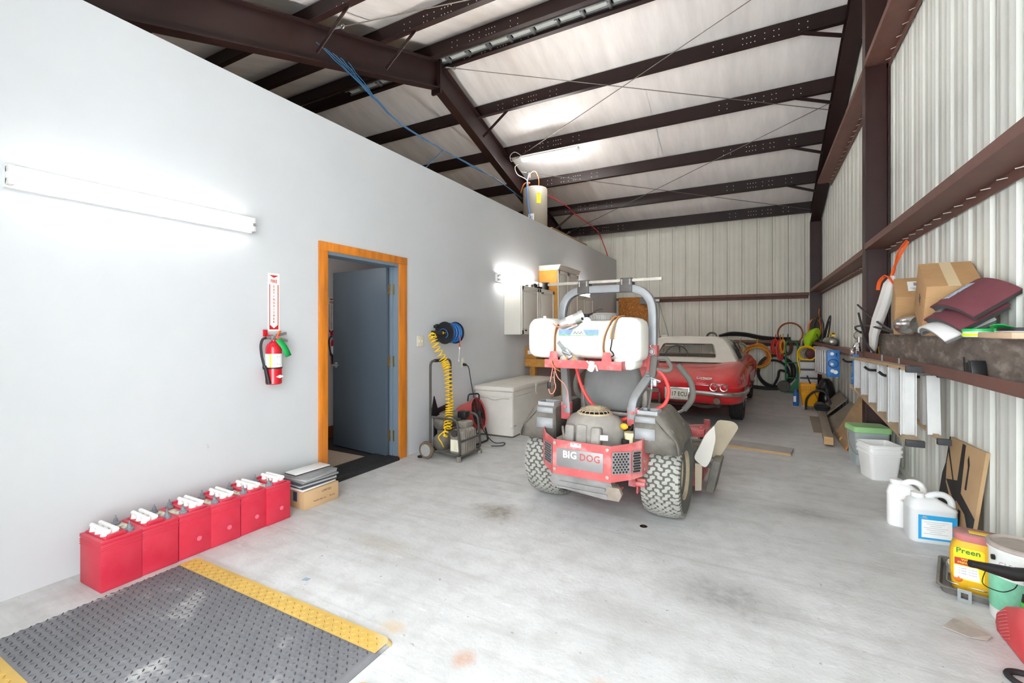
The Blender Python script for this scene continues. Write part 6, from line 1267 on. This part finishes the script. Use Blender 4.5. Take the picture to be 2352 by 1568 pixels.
plank('tall tan board leaning against the right wall beside the column', (.84, 6.15, .004), (.84, 6.95, .004), (1.13, 6.15, .58), .015, m_bd3, edge=mat('orange_edge', '#e08a3a', .7))
plank('flat grey board lying on the floor under the timber post', (.63, 7.02, .003), (.69, 8.3, .003), (.79, 7.02, .003), .02, m_bd2, edge=mat('orange_edge', '#e08a3a'))
t = thing('timber_post', 'square timber post lying on the floor, pale cut end towards the camera', 'post', (.8, 7.2, 0), -4, 'lumber by the right wall'); b = MB(); b.box((-.03, 0, .069), (.09, 1.95, .09), bev=.004); b.ob('post', m_bd2, t, smooth=30); b = MB(); b.box((-.03, -.976, .069), (.086, .003, .086)); b.ob('cut_end', m_bdl, t, smooth=0)
t = thing('timber_post', 'slimmer round edged timber lying between the square post and the leaning board', 'post', (.93, 7.25, 0), -3, 'lumber by the right wall'); b = MB(); b.cyl((-.02, -.7, .035), (-.02, .9, .035), .034, n=12); b.ob('post', m_bd3, t); b = MB(); b.cyl((-.02, -.703, .035), (-.02, -.699, .035), .032, n=12); b.ob('cut_end', m_bdl, t)
t = thing('foot_pump', 'black round foot pump sitting on the far end of the timber post', 'pump', (.85, 8.25, .0)); b = MB(); b.lathe([(0, .115), (.09, .115), (.1, .13), (.1, .155), (.07, .16), (.065, .15), (0, .15)], 24); b.torus(.085, .016, 24, 8, at((0, 0, .17))); b.ob('bellows', m_blackr, t); b = MB(); b.tube(smooth_pts([(-.16, .6, .02), (-.15, .55, .2), (-.05, .5, .33), (.07, .4, .34), (.13, .3, .2), (.13, .2, .02)]), .018, 8); b.ob('hose', m_hose, t); b = MB(); b.sph((.02, .45, .1), .09, 10, (1, 1, .9)); b.ob('motor', mat('dusty_motor', '#56524d', .7, var=.25, vs=12), t)
plank('pale board with a light edge lying on the floor right of the mower chute', (.30, 5.60, .003), (-.55, 5.76, .003), (.345, 5.88, .003), -.02, mat('floor_board_grey', '#a5a29c', .8, var=.12, vs=4), edge=None, group=None)
b = MB(); b.bar((.302, 5.592, .011), (-.55, 5.753, .011), .005, .02); o = b.ob('light_edge', m_bdl, smooth=0); pb = [q for q in COL.objects if q.get('label', '').startswith('pale board with a light edge')][0]; o.data.transform(inv(pb)); o.parent = pb
b = MB(); b.bar((-.13, 10.13, .008), (.07, 10.17, .008), .03, .014); o = b.ob('wood_scrap', m_bdl, smooth=0); tag(o, 'thin pale stick lying on the floor beyond the car rear wheel', 'stick')
b = MB(); b.tube(smooth_pts([(-1.1, 5.3, .004), (-.7, 5.45, .004), (-.2, 5.9, .004)]) if False else smooth_pts([(-.95, 6.05, .004), (-.7, 5.98, .004), (-.45, 5.95, .004)]), .003, 5); o = b.ob('string', mat('string_pink', '#d2b3a6', .7)); tag(o, 'thin pinkish string lying on the floor behind the mower chute', 'string')
# ================================================================= RIGHT WALL, NEAR BAY
m_led = mat('dusty_ledge_steel', '#4a3d38', .75, var=.3, vs=11, stretch=(1, .8, 2.2), spots='#8d857c', ss=8, sth=.5, ssoft=.18, dust='#b5a99a', dusta=.85)
t = thing('steel_channel', 'dusty dark steel channel standing on the low right girt as a shelf', 'channel', (1.05, 4.1, 1.056))
b = Wb(t); b.prism([(5.68, 1.28), (5.58, 1.056), (2.3, 1.056), (2.3, 1.28)], .008, MX(((0, 0, 1, 1.04), (1, 0, 0, 0), (0, 1, 0, 0), (0, 0, 0, 1)))); b.ob('web', m_led, t, smooth=0)
b = Wb(t); b.box((1.1, 3.99, 1.284), (.14, 3.38, .008), bev=.002); b.ob('top_flange', m_led, t, smooth=0)
LT = 1.289                                      # top of the ledge
def tilted_box(lab, y_, sz, th, rz, m, x=1.05, tape=None, label=False):
    t = thing('cardboard_box', lab, 'box', (x, y_, LT), rz); r_ = R(th); t.rotation_euler = (r_, 0, R(rz))
    sx_, sy_, sz_ = sz; oy = sy_ / 2
    b = MB(); b.box((0, oy, sz_ / 2), sz, bev=.005); b.ob('carton', m, t, smooth=30)
    b = MB(); b.box((-sx_ * .25, oy, sz_ + .002), (sx_ * .495, sy_, .004)); b.box((sx_ * .25, oy, sz_ + .002), (sx_ * .495, sy_, .004)); b.ob('flap', m, t, smooth=0)
    if tape: b = MB(); b.box((0, oy, sz_ + .005), (.055, sy_ * 1.002, .002)); b.ob('tape', tape, t, smooth=0)
    if label:
        b = MB(); b.box((.01, oy + .01, sz_ + .0055), (.11, .13, .002)); b.ob('shipping_label', m_lab, t, smooth=0)
        b = MB()
        for k in range(9): b.box((-.008 + k * .0055, oy + .035, sz_ + .007), (.003, .045, .001))
        for k in range(3): b.box((.01, oy - .02 - k * .012, sz_ + .007), (.08 - .02 * k, .003, .001))
        b.ob('label_print', m_ink, t, smooth=0)
    return t
m_tape = mat('packing_tape', '#cbb28a', .35)
tilted_box('cardboard box with a white shipping label leaning on the shelf beside the column', 4.48, (.24, .26, .34), 36, -8, m_card, 1.04, mat('tape_clear_tan', '#b89468', .3), True)
t = tilted_box('larger cardboard box with wide pale tape leaning on the shelf', 3.76, (.25, .34, .34), 30, -6, m_card, 1.035, mat('tape_pale', '#d3bd98', .4))
for k in range(5): b = MB(); b.box((-.1305, .13 + (k % 2) * .012, .17 + k * .011), (.001, .05, .003), (18, 0, 0)); b.ob('handwriting', m_ink, t, smooth=0)
t = thing('silver_flask', 'round silver foil wrapped bottle lying in front of the labelled box', 'bottle', (.985, 4.36, LT + .075)); b = MB(); b.lathe([(0, -.1), (.045, -.095), (.068, -.07), (.074, -.03), (.074, .1), (.06, .12), (0, .125)], 26, at((0, 0, 0), 90, 0, 14)); b.ob('body', mat('silver_foil', '#c9c9c7', .18, metal=.9, bump=.25, bs=24), t); b = MB(); b.tube(smooth_pts([(.02, -.09, -.02), (.05, -.13, -.06), (.09, -.12, -.068)]), .009, 6); b.ob('spout', m_white, t)
# maroon and white folded pads
def pad(lab, p, L_, rr, arc, th, m, mu, rx, rz, band=True, grp='folded pads on the shelf'):
    t = thing('folded_pad', lab, 'pad', p, rz, grp); t.rotation_euler = (R(rx[0]), R(rx[1]), R(rz))
    n = 16; A = [PI / 2 + arc * (i / n - .5) for i in range(n + 1)]
    def shell(r0, r1, l0, l1): return [[(l, r0 * math.cos(a), r0 * math.sin(a) - rr + 0) for a in A] + [(l, r1 * math.cos(a), r1 * math.sin(a) - rr) for a in reversed(A)] for l in (l0, l1)]
    b = MB(); b.loft(shell(rr + .001, rr + .012, -L_ / 2, L_ / 2)); b.ob('cover', m, t, smooth=50)
    b = MB(); b.loft(shell(rr - th, rr, -L_ / 2 + .004, L_ / 2 - .004)); b.ob('foam', mu, t, smooth=50)
    if band:
        b = MB(); b.loft([[(l, (rr + .0135) * math.cos(a), (rr + .0135) * math.sin(a) - rr) for a in A[:7]] for l in (-L_ * .3, L_ * .3)], loop=False, cap=False); b.ob('printed_band', mat('band_print', '#b9cfe0', .5, var=.3, vs=22, spots='#2a2f55', ss=26, sth=.54), t)
        b = MB(); b.loft([[(l, (rr + .0145) * math.cos(a), (rr + .0145) * math.sin(a) - rr) for a in A[:3]] for l in (-L_ * .3, L_ * .3)], loop=False, cap=False); b.ob('teal_edge', mat('teal_edge', '#56b6c8', .5), t)
    return t
m_mar = mat('maroon_pad', '#6d3a41', .8, var=.08, vs=14, bump=.05, bs=90); m_foam = mat('foam_charcoal', '#4a4b4d', .9, bump=.1, bs=80); m_wpad = mat('white_pad', '#e6e5e2', .8); m_fg = mat('foam_grey', '#808183', .9, bump=.1, bs=80)
pad('upper maroon folded pad with printed band, on top of the pile', (1.02, 3.40, LT + .24), .24, .30, 1.15, .024, m_mar, m_foam, (14, -36), 8)
pad('lower maroon folded pad between the upper maroon and the white one', (1.0, 3.46, LT + .165), .24, .32, 1.1, .024, m_mar, m_foam, (12, -34), 5)
pad('white folded pad with grey trim at the bottom of the pile', (.98, 3.56, LT + .105), .24, .3, 1.3, .022, m_wpad, m_fg, (8, -30), 0, False)
def tub(lab, p, r, h, mb_, ml, lidw=.012):
    t = thing('plastic_tub', lab, 'tub', p, 0, 'small tubs on the shelf'); b = MB(); b.lathe([(0, 0), (r * .92, 0), (r * .95, .004), (r, h)], 26); b.ob('tub', mb_, t); b = MB(); b.lathe([(r * 1.02, h - lidw), (r * 1.06, h - lidw), (r * 1.06, h), (r * .98, h + .003), (r * .9, h + .001), (0, h + .001)], 26); b.ob('lid', ml, t); return t
m_lg = mat('lid_green', '#23b25a', .4); m_clear = mat('frosted_plastic', '#dfe4e6', .35)
t = tub('squat clear tub with green lid and lime label, left of the small tubs', (1.03, 3.30, LT), .065, .042, m_clear, m_lg); b = MB(); b.lathe([(.0655, .004), (.066, .02)], 26); b.ob('lime_band', mat('lime_label', '#c8ea20', .5), t)
t = tub('clear tub with an open green flip lid, middle of the small tubs', (1.1, 3.18, LT), .05, .044, m_clear, m_lg); b = MB(); b.prism(rrect(.085, .07, .02, 3), .004, at((-.02, .0, .05), -8, 16, 20)); b.ob('flip_lid', m_lg, t)
tub('white tub with black lid at the right of the small tubs', (1.08, 3.0, LT), .075, .046, m_white, m_black)
b = MB(); b.box((0, 0, .014), (.1, .34, .028), bev=.005); o = b.ob('tan_block', mat('tan_felt', '#c4a78a', .85, var=.06, vs=12), smooth=30); o.location = (.99, 2.86, LT); tag(o, 'flat tan slab at the near right end of the shelf', 'slab')
b = MB(); b.box((0, 0, 0), (.06, .09, .1), bev=.006); b.box((-.032, .03, .03), (.004, .02, .1)); b.box((-.032, -.03, .0), (.004, .006, .1)); o = b.ob('black_case', m_black, smooth=30); o.location = (1.005, 3.26, 1.11); o.rotation_euler = (R(-14), 0, 0); tag(o, 'small black case with silver bands leaning low against the dusty channel', 'case')
# hanging white bag with orange straps
t = thing('canopy_bag', 'long white bag with orange straps hanging by the column', 'bag', (1.0, 5.3, 1.5))
ax = [(1.04, 5.08, 1.80, .03), (1.02, 5.12, 1.73, .075), (1.01, 5.24, 1.58, .085), (.99, 5.38, 1.42, .085), (.98, 5.5, 1.28, .07), (.99, 5.58, 1.18, .06), (1.0, 5.64, 1.1, .04)]
b = Wb(t); b.loft([[(x + .5 * r_ * math.cos(a) * (1 + .12 * math.sin(5 * a)), y_ + r_ * math.sin(a) * (1 + .06 * math.sin(7 * a)), z + .3 * r_ * math.sin(a)) for a in [2 * PI * i / 28 for i in range(28)]] for x, y_, z, r_ in ax]); b.ob('bag', mat('white_nylon', '#e9e7e3', .7, bump=.06, bs=30), t, smooth=70)
m_os = mat('orange_strap', '#e85f1f', .6)
b = Wb(t); b.sweep(smooth_pts([(1.1, 4.93, 2.08), (1.05, 4.99, 1.98), (1.04, 5.06, 1.83), (1.03, 5.1, 1.8), (1.05, 5.05, 1.9), (1.11, 4.95, 2.07)]), [(-.01, -.002), (.01, -.002), (.01, .002), (-.01, .002)]); b.sweep(smooth_pts([(1.03, 5.02, 1.72), (1.0, 5.06, 1.79), (.99, 5.14, 1.8), (.97, 5.22, 1.76), (.965, 5.26, 1.69)]), [(-.014, -.003), (.014, -.003), (.014, .003), (-.014, .003)]); b.ob('strap', m_os, t)
t = thing('flexible_rods', 'thin dark bendy rods sticking out past the column from the shelf', 'rod', (1.0, 5.2, 1.3))
for p in ([(.97, 6.252, 1.6), (.97, 5.4, 1.416), (.97, 4.661, 1.299)], [(.97, 4.7, 1.3), (.96, 5.588, 1.364), (.95, 6.2, 1.36), (.97, 6.35, 1.33), (1.0, 6.25, 1.29)], [(.93, 5.95, 1.5), (.93, 5.7, 1.3), (.93, 5.53, 1.187), (.95, 5.35, 1.115)]): b = Wb(t); b.tube(smooth_pts(p), .01, 7); b.ob('rod', m_hose, t)
t = thing('work_gloves', 'yellow and black gloves tucked at the left end of the steel channel', 'gloves', (1.08, 5.72, 1.06), 0); b = MB(); b.box((0, 0, .06), (.05, .05, .12), (8, 0, 0), bev=.02, seg=3); b.box((-.03, -.1, .05), (.03, .04, .12), (-20, 0, 0), bev=.012); b.ob('glove', mat('glove_yellow', '#dba81f', .7), t); b = MB(); b.box((.01, -.05, .05), (.04, .05, .11), (-16, 0, 0), bev=.014); b.ob('cuff', m_black, t)
# ---- floor items along the wall
m_wb = mat('white_bucket', '#f6f6f4', .4)
def sqbucket(lab, p, rz, w_, d_, h, m, rim, grp=None):
    t = thing('square_bucket', lab, 'bucket', p, rz, grp)
    b = MB(); b.loft([[(x, y_, z) for x, y_ in rrect(a, c, .03, 4)] for a, c, z in ((w_ * .8, d_ * .8, 0), (w_ * .82, d_ * .82, .006), (w_ * .96, d_ * .96, h - .05), (w_ * 1.04, d_ * 1.04, h - .05), (w_ * 1.04, d_ * 1.04, h - .035), (w_ * .98, d_ * .98, h - .033), (w_, d_, h - .012), (w_ * 1.05, d_ * 1.05, h - .012), (w_ * 1.05, d_ * 1.05, h), (w_ * .97, d_ * .97, h), (w_ * .8, d_ * .8, .02))]); b.ob('bucket', m, t, smooth=40); return t
sqbucket('white square bucket under its twin, its rim just showing below', (.955, 5.17, 0), 16, .25, .25, .265, m_wb, None, 'nested white buckets')
sqbucket('topmost empty white square bucket nested in another on the floor', (.955, 5.17, .0405), 16, .25, .25, .27, m_wb, None, 'nested white buckets')
m_ct = mat('clear_grey_tub', '#aab4b4', .3); m_lgp = mat('lid_pale_green', '#9bd68d', .45, dust='#8f9a80', dusta=.6)
t = thing('lidded_tub', 'clear square tub with pale green lid behind the white buckets', 'tub', (.955, 5.64, 0), 10)
b = MB(); b.loft([[(x, y_, z) for x, y_ in rrect(a, a * .85, .03, 4)] for a, z in ((.25, 0), (.29, .33))]); b.ob('tub', m_ct, t, smooth=40)
b = MB(); b.loft([[(x, y_, z) for x, y_ in rrect(a, a * .86, .03, 4)] for a, z in ((.305, .325), (.315, .33), (.315, .37), (.30, .38), (.28, .378))]); b.ob('lid', m_lgp, t, smooth=40)
b = MB(); b.box((.0, -.119, .19), (.17, .004, .13), (-5, 0, 0)); b.ob('label', mat('label_mint', '#dff0df', .5), t, smooth=0); b = MB(); b.box((.0, -.124, .235), (.15, .002, .02), (-5, 0, 0)); b.ob('label_stripe', m_lgp, t, smooth=0)
b = MB(); b.tube(smooth_pts([(-.16, 0, .3), (-.17, -.06, .2), (-.14, -.14, .12), (0, -.17, .1), (.14, -.14, .12), (.17, -.06, .2), (.16, 0, .3)]), .003, 5); b.ob('bail_handle', m_galv, t)
def jug(name, lab, p, rz, w_, d_, h, m, cap, hole=True):
    t = thing(name, lab, 'jug', p, rz)
    b = MB(); b.loft([[(x, y_, z) for x, y_ in rrect(a, c, min(.035, c * .4), 4)] for a, c, z in ((w_ * .94, d_ * .92, 0), (w_, d_, .012), (w_, d_, h * .62), (w_ * 1.02, d_ * 1.02, h * .64), (w_ * .98, d_ * .98, h * .68))] + [[(x - w_ * .1, y_, z) for x, y_ in rrect(a, c, min(.03, c * .4), 4)] for a, c, z in ((w_ * .7, d_ * .8, h * .78), (w_ * .45, d_ * .5, h * .84))]); b.ob('body', m, t, smooth=50)
    b = MB(); b.lathe([(0, 0), (.032, 0), (.034, .004), (.034, .028), (0, .032)], 22, at((-w_ * .26, 0, h * .83))); b.ob('cap', cap, t)
    b = MB(); b.tube(smooth_pts([(-w_ * .1, 0, h * .83), (w_ * .1, 0, h * .9), (w_ * .3, 0, h * .9), (w_ * .44, 0, h * .8), (w_ * .46, 0, h * .62)]), .019, 10); b.ob('handle', m, t); return t
m_jw = mat('jug_white', '#f0f0ee', .4, sss=.1); m_jt = mat('jug_translucent', '#dfe2e3', .3, sss=.2)
t = jug('chemical_jug', 'white jug with a screw cap behind the blue labelled jug', (.88, 3.98, 0), -14, .2, .12, .335, m_jw, m_jw)
text('lettering', 'Po', .045, m_ink, t, on((.02, -.061, .13), FYm), bold=.0005, sx=1.2); b = MB(); b.prism([(-.03, .02), (.0, .03), (.03, .0), (0, .022)], .001, on((.0, -.0605, .165), FYm)); b.ob('swoosh', mat('swoosh_coral', '#e08a6a', .5), t, smooth=0); b = MB(); b.prism([(-.03, .012), (.0, .022), (.03, -.008), (0, .014)], .001, on((.0, -.0605, .165), FYm)); b.ob('swoosh', mat('swoosh_green', '#8cc878', .5), t, smooth=0)
t = jug('chemical_jug', 'translucent jug with a large blue bordered label on its front', (.955, 3.79, 0), 8, .24, .14, .32, m_jt, m_jw)
b = MB(); b.box((.01, -.0715, .1), (.19, .003, .15)); b.ob('blue_label', mat('label_blue', '#2fa3dc', .45), t, smooth=0); b = MB(); b.box((.005, -.0735, .093), (.15, .002, .11)); b.ob('label_field', m_lab, t, smooth=0); b = MB()
for k in range(7): b.box((.0, -.075, .135 - k * .012), (.12 - .03 * (k % 3), .001, .002))
b.box((-.055, -.0745, .158), (.035, .002, .004)); b.box((-.055, -.0745, .166), (.02, .002, .006)); b.ob('label_print', mat('print_grey', '#a9b4bb', .6), t, smooth=0)
# oil drain tray with the yellow weed preventer jug in it
m_tray = mat('dusty_tray', '#5d5a56', .6, var=.25, vs=9, dust='#a9a59d', dusta=.5)
t = thing('drain_tray', 'dusty black plastic tray on the floor under the yellow jug', 'tray', (.965, 3.22, 0), -16)
b = MB(); b.loft([[(x, y_, z) for x, y_ in rrect(a, c, .03, 4)] for a, c, z in ((.2, .38, 0), (.22, .4, .035), (.24, .42, .036), (.24, .42, .042), (.215, .395, .042), (.195, .375, .008))]); b.ob('tray', m_tray, t, smooth=40)
b = MB(); b.tube([(x, y_, .045) for x, y_ in rrect(.16, .3, .03, 4)], .004, 6, closed=True); b.ob('wire_rim', m_galv, t)
b = MB(); b.sph((-.06, .12, .035), .028, 10, (1, 1.6, .8)); b.box((-.05, .05, .03), (.05, .06, .03), (0, 0, 30), bev=.008); b.tube([(-.07, .16, .04), (-.05, .02, .035)], .012, 8); b.ob('brush_scraps', m_dr, t)
m_yj = mat('yellow_jug', '#f3b90c', .35, var=.04, vs=6, dust='#a08a55', dusta=.6)
t = thing('weed_killer_jug', 'yellow plastic jug with a dusty pink red lid standing in the tray', 'jug', (.975, 3.12, .0095), -12); t.scale = (1.3, 1.15, 1.06)
b = MB(); b.loft([[(x, y_, z) for x, y_ in rrect(a, c, min(.03, c * .4), 4)] for a, c, z in ((.14, .085, 0), (.155, .1, .012), (.165, .1, .1), (.165, .1, .18), (.15, .1, .22), (.13, .095, .245))]); b.ob('body', m_yj, t, smooth=60)
b = MB(); b.loft([[(x, y_, z) for x, y_ in rrect(a, c, .03, 4)] for a, c, z in ((.14, .1, .245), (.145, .102, .25), (.145, .102, .275), (.13, .09, .282))]); b.ob('lid', mat('lid_pink_red', '#c96a70', .5, dust='#8f7d70', dusta=.9), t, smooth=40)
b = MB(); b.box((.01, -.01, .283), (.08, .03, .004)); b.ob('lid_slot', mat('slot_yellow', '#e8c23a', .5), t, smooth=0)
b = MB(); b.prism(rrect(.085, .15, .012, 3), .001, on((-.032, -.0505, .14), FYm)); b.ob('label', mat('label_yellow', '#f5d51e', .45), t, smooth=0)
b = MB(); b.prism([(-.04, -.06), (.03, -.06), (.025, .0), (-.04, .0)], .001, on((-.032, -.0518, .13), FYm)); b.ob('label_panel', m_lab, t, smooth=0); b = MB(); b.prism([(-.04, -.016), (.038, -.016), (.036, .02), (-.04, .016)], .001, on((-.032, -.0522, .15), FYm)); b.ob('label_red', mat('label_red', '#b3372a', .5), t, smooth=0)
b = MB(); b.sph((-.06, -.048, .07), .018, 8, (.9, .3, 1.2)); b.ob('label_flowers', mat('flower_orange', '#e2762a', .6), t)
text('lettering', 'Preen', .034, mat('letter_green', '#1f7a3a', .5), t, on((-.034, -.0525, .2), FYm), bold=.0006, sx=.85); text('lettering', 'WEED', .014, mat('slot_yellow', '#e8c23a'), t, on((-.034, -.0538, .159), FYm), bold=.0003); text('lettering', 'PREVENTER', .0125, mat('slot_yellow', '#e8c23a'), t, on((-.034, -.0538, .145), FYm), bold=.0003, sx=.9)
for k in range(3): text('lettering', 'no weeds • no worry', .006, m_ink, t, on((-.036, -.0532,   .119 - k * .012), FYm))
b = MB(); b.tube(smooth_pts([(.082, 0, .2), (.1, 0, .15), (.1, 0, .08), (.085, 0, .04)]), .01, 8); b.ob('grip_bulge', m_yj, t)
t = thing('paint_bucket', 'round white and green bucket with a dusty lid at the right edge', 'bucket', (1.058, 2.925, 0)); t.scale = (.88, .88, 1.02)
b = MB(); b.lathe([(0, 0), (.115, 0), (.118, .006), (.124, .31), (.13, .312), (.13, .325), (.0, .325)], 34); b.ob('pail', mat('pail_white', '#e3e6e2', .45), t)
b = MB(); b.lathe([(.1205, .05), (.1232, .2)], 34); b.ob('green_band', mat('pail_green', '#7fc9a6', .5, var=.25, vs=7), t)
b = MB(); b.lathe([(.118, .332), (.126, .335), (.134, .325), (.134, .34), (.122, .344), (.112, .334), (0, .334)], 34); b.ob('lid', mat('lid_dusty', '#a79c94', .7, var=.12, vs=9, spots='#6a4a40', ss=5, sth=.66), t)
b = MB(); b.lathe([(0, 0), (.012, 0), (.012, .012), (0, .014)], 10, at((-.118, -.04, .28), 0, -90)); b.ob('handle_stud', m_black, t)
text('lettering', 'CLEAN', .035, mat('print_pale', '#b9a9b5', .6), t, at((-.075, -.0985, .26), 0, 0, -37) @ FYm, sx=.9)
m_gas = mat('gas_can_red', '#cf1f2b', .42, var=.07, vs=7, dust='#d69a98', dusta=.5, bump=.04, bs=60)
t = thing('gas_can', 'red plastic gas can with black spout at the lower right edge', 'gas can', (1.03, 2.565, 0))
prf = [(.23, 0), (.245, .03), (.235, .075), (.15, .15), (.02, .215), (-.08, .23), (-.16, .22), (-.2, .17), (-.2, .02), (-.18, 0)]
b = MB(); b.loft([[(x, y_ * k, z * k + (1 - k) * .08) for y_, z in prf] for x, k in ((-.105, .93), (-.098, .98), (-.08, 1), (.08, 1), (.098, .98), (.105, .93))]); b.ob('can', m_gas, t, smooth=50)
for k in range(9): b = MB(); b.box((-.1065, .165 - k * .004, .115 - k * .0125), (.002, .09, .0022), (-32, 0, 0)); b.ob('embossed_line', mat('emboss_pale_red', '#e0777a', .5), t, smooth=0)
b = MB(); b.tube(smooth_pts([(0, -.02, .21), (0, -.08, .29), (0, -.16, .29), (0, -.2, .2)]), .018, 8); b.ob('handle', m_gas, t)
t2 = thing('pour_spout', 'black and green pouring spout standing up from the red gas can', 'spout', (1.0, 2.68, .163))
b = MB(); b.cyl((0, 0, .0), (0, 0, .03), .036, n=18); b.ob('collar', mat('spout_green', '#4fc75a', .4), t2); b = MB(); b.cyl((0, 0, .03), (0, .01, .06), .034, .026, 16); b.cyl((0, .01, .05), (.0, .02, .14), .02, n=14); b.tube([(.02, .02, .145), (-.06, .0, .14), (-.13, -.02, .155), (-.19, -.035, .165)], .026, 14, scale=[1, 1.05, .8, .5]); b.cyl((-.19, -.035, .165), (-.205, -.038, .167), .015, n=12); b.ob('spout', m_black, t2, smooth=50)
b = MB(); b.box((.04, -.02, .13), (.07, .05, .05), (0, 12, 20), bev=.01); b.box((.06, -.03, .09), (.02, .02, .06), bev=.005); b.ob('trigger', mat('spout_green', '#4fc75a'), t2, smooth=40)
b = MB(); b.tube(smooth_pts([(-.16, -.05, .15), (-.17, -.06, .1), (-.12, -.07, .085), (-.08, -.06, .1), (-.06, -.04, .115)]), .002, 5); b.ob('retainer', m_black, t2)
# scraps on the floor
t = thing('metal_bracket', 'small square metal bracket standing against the tray edge', 'bracket', (.885, 3.0, 0), -16); b = MB()
for c_, s_ in (((0, 0, .008), (.05, .004, .016)), ((0, 0, .052), (.05, .004, .016)), ((-.019, 0, .03), (.012, .004, .03)), ((.019, 0, .03), (.012, .004, .03))): b.box(c_, s_)
b.ob('plate', m_galv, t, smooth=0)
b = MB(); b.loft([[(.725, 2.70, .003), (.79, 2.80, .004), (.835, 2.81, .012), (.885, 2.70, .01), (.86, 2.67, .003), (.8, 2.66, .003)], [(.725, 2.70, .006), (.79, 2.80, .008), (.835, 2.81, .016), (.885, 2.70, .014), (.86, 2.67, .006), (.8, 2.66, .006)]]); o = b.ob('cardboard_scrap', mat('scrap_grey_brown', '#a9a196', .85, var=.12, vs=12), smooth=0); tag(o, 'torn triangular scrap of grey cardboard on the floor in front of the red gas can', 'scrap')
t = thing('bungee_end', 'black hook end of a cord at the bottom right edge of the floor', 'cord', (.88, 2.42, 0)); b = MB(); b.tube(smooth_pts([(.1, .04, .012), (.0, .045, .012), (-.04, .02, .012), (-.035, -.02, .012), (-.01, -.05, .012)]), .011, 8); b.ob('hook', m_blackr, t)
t = thing('painted_board', 'plywood offcut with black sprayed stencil shapes leaning on the right wall', 'board', (1.085, 3.92, 0))
TB = rotm(0, 7, 0)
b = MB(); b.T = TB; b.prism([(-.3, 0), (.28, 0), (.28, .34), (.25, .42), (.255, .60), (-.3, .62)], .018, MX(((0, 0, 1, 0), (1, 0, 0, 0), (0, 1, 0, 0), (0, 0, 0, 1)))); b.ob('board', mat('plywood_tan', '#bd9d75', .75, var=.08, vs=5), t, smooth=0)
m_blk = mat('sprayed_black', '#2b2928', .7, var=.2, vs=9)
b = MB(); b.T = TB; FB = on((-.001, 0, 0), MX(((0, 0, -1, 0), (1, 0, 0, 0), (0, 1, 0, 0), (0, 0, 0, 1))))
for poly in ([(.28, 0), (.28, .34), (.25, .42), (.255, .6), (.235, .6), (.235, .42), (.2, .3), (.12, .24), (.1, 0)], [(.02, .22), (.2, .32), (.02, .36), (.03, .6), (-.02, .6), (-.06, .3), (-.3, .22), (-.3, .06), (-.16, .2), (-.02, .24)], [(-.13, .34), (-.12, .5), (-.09, .55), (-.08, .52), (-.1, .48), (-.105, .34)], [(.235, .5), (.04, .28), (.03, .29), (.23, .53)], [(-.06, .2), (-.1, 0), (-.13, 0), (-.1, .2)]): b.prism(poly, .0006, FB)
b.ob('black_paint', m_blk, t, smooth=0)
b = MB(); b.box((1.1, 4.75, .012), (.1, .5, .02), (0, -8, 6), bev=.004); o = b.ob('dark_strip', m_blackr, smooth=30); tag(o, 'black strip lying along the wall base behind the white jugs', 'strip')  # thin tilted black box along the wall base
for i, (x, y_) in enumerate(((-.681, 3.128),)): t = thing('floor_bolt', 'small round rusty bolt head set in the floor behind the mower', 'bolt', (x, y_, 0)); b = MB(); b.lathe([(0, .004), (.012, .004), (.02, .003), (.026, 0)], 16); b.sph((0, 0, .004), .008, 8, (1, 1, .6)); b.ob('bolt', m_steel, t)
b = MB(); b.prism([(-.02, -.012), (.016, -.016), (.022, .01), (-.012, .014)], .001, at((-2.116, 1.609, .0005), 0, 0, 20)); o = b.ob('tape_scrap', mat('tape_blue', '#8fa3b5', .6), smooth=0); tag(o, 'tiny blue tape scrap on the floor beyond the mat', 'scrap')
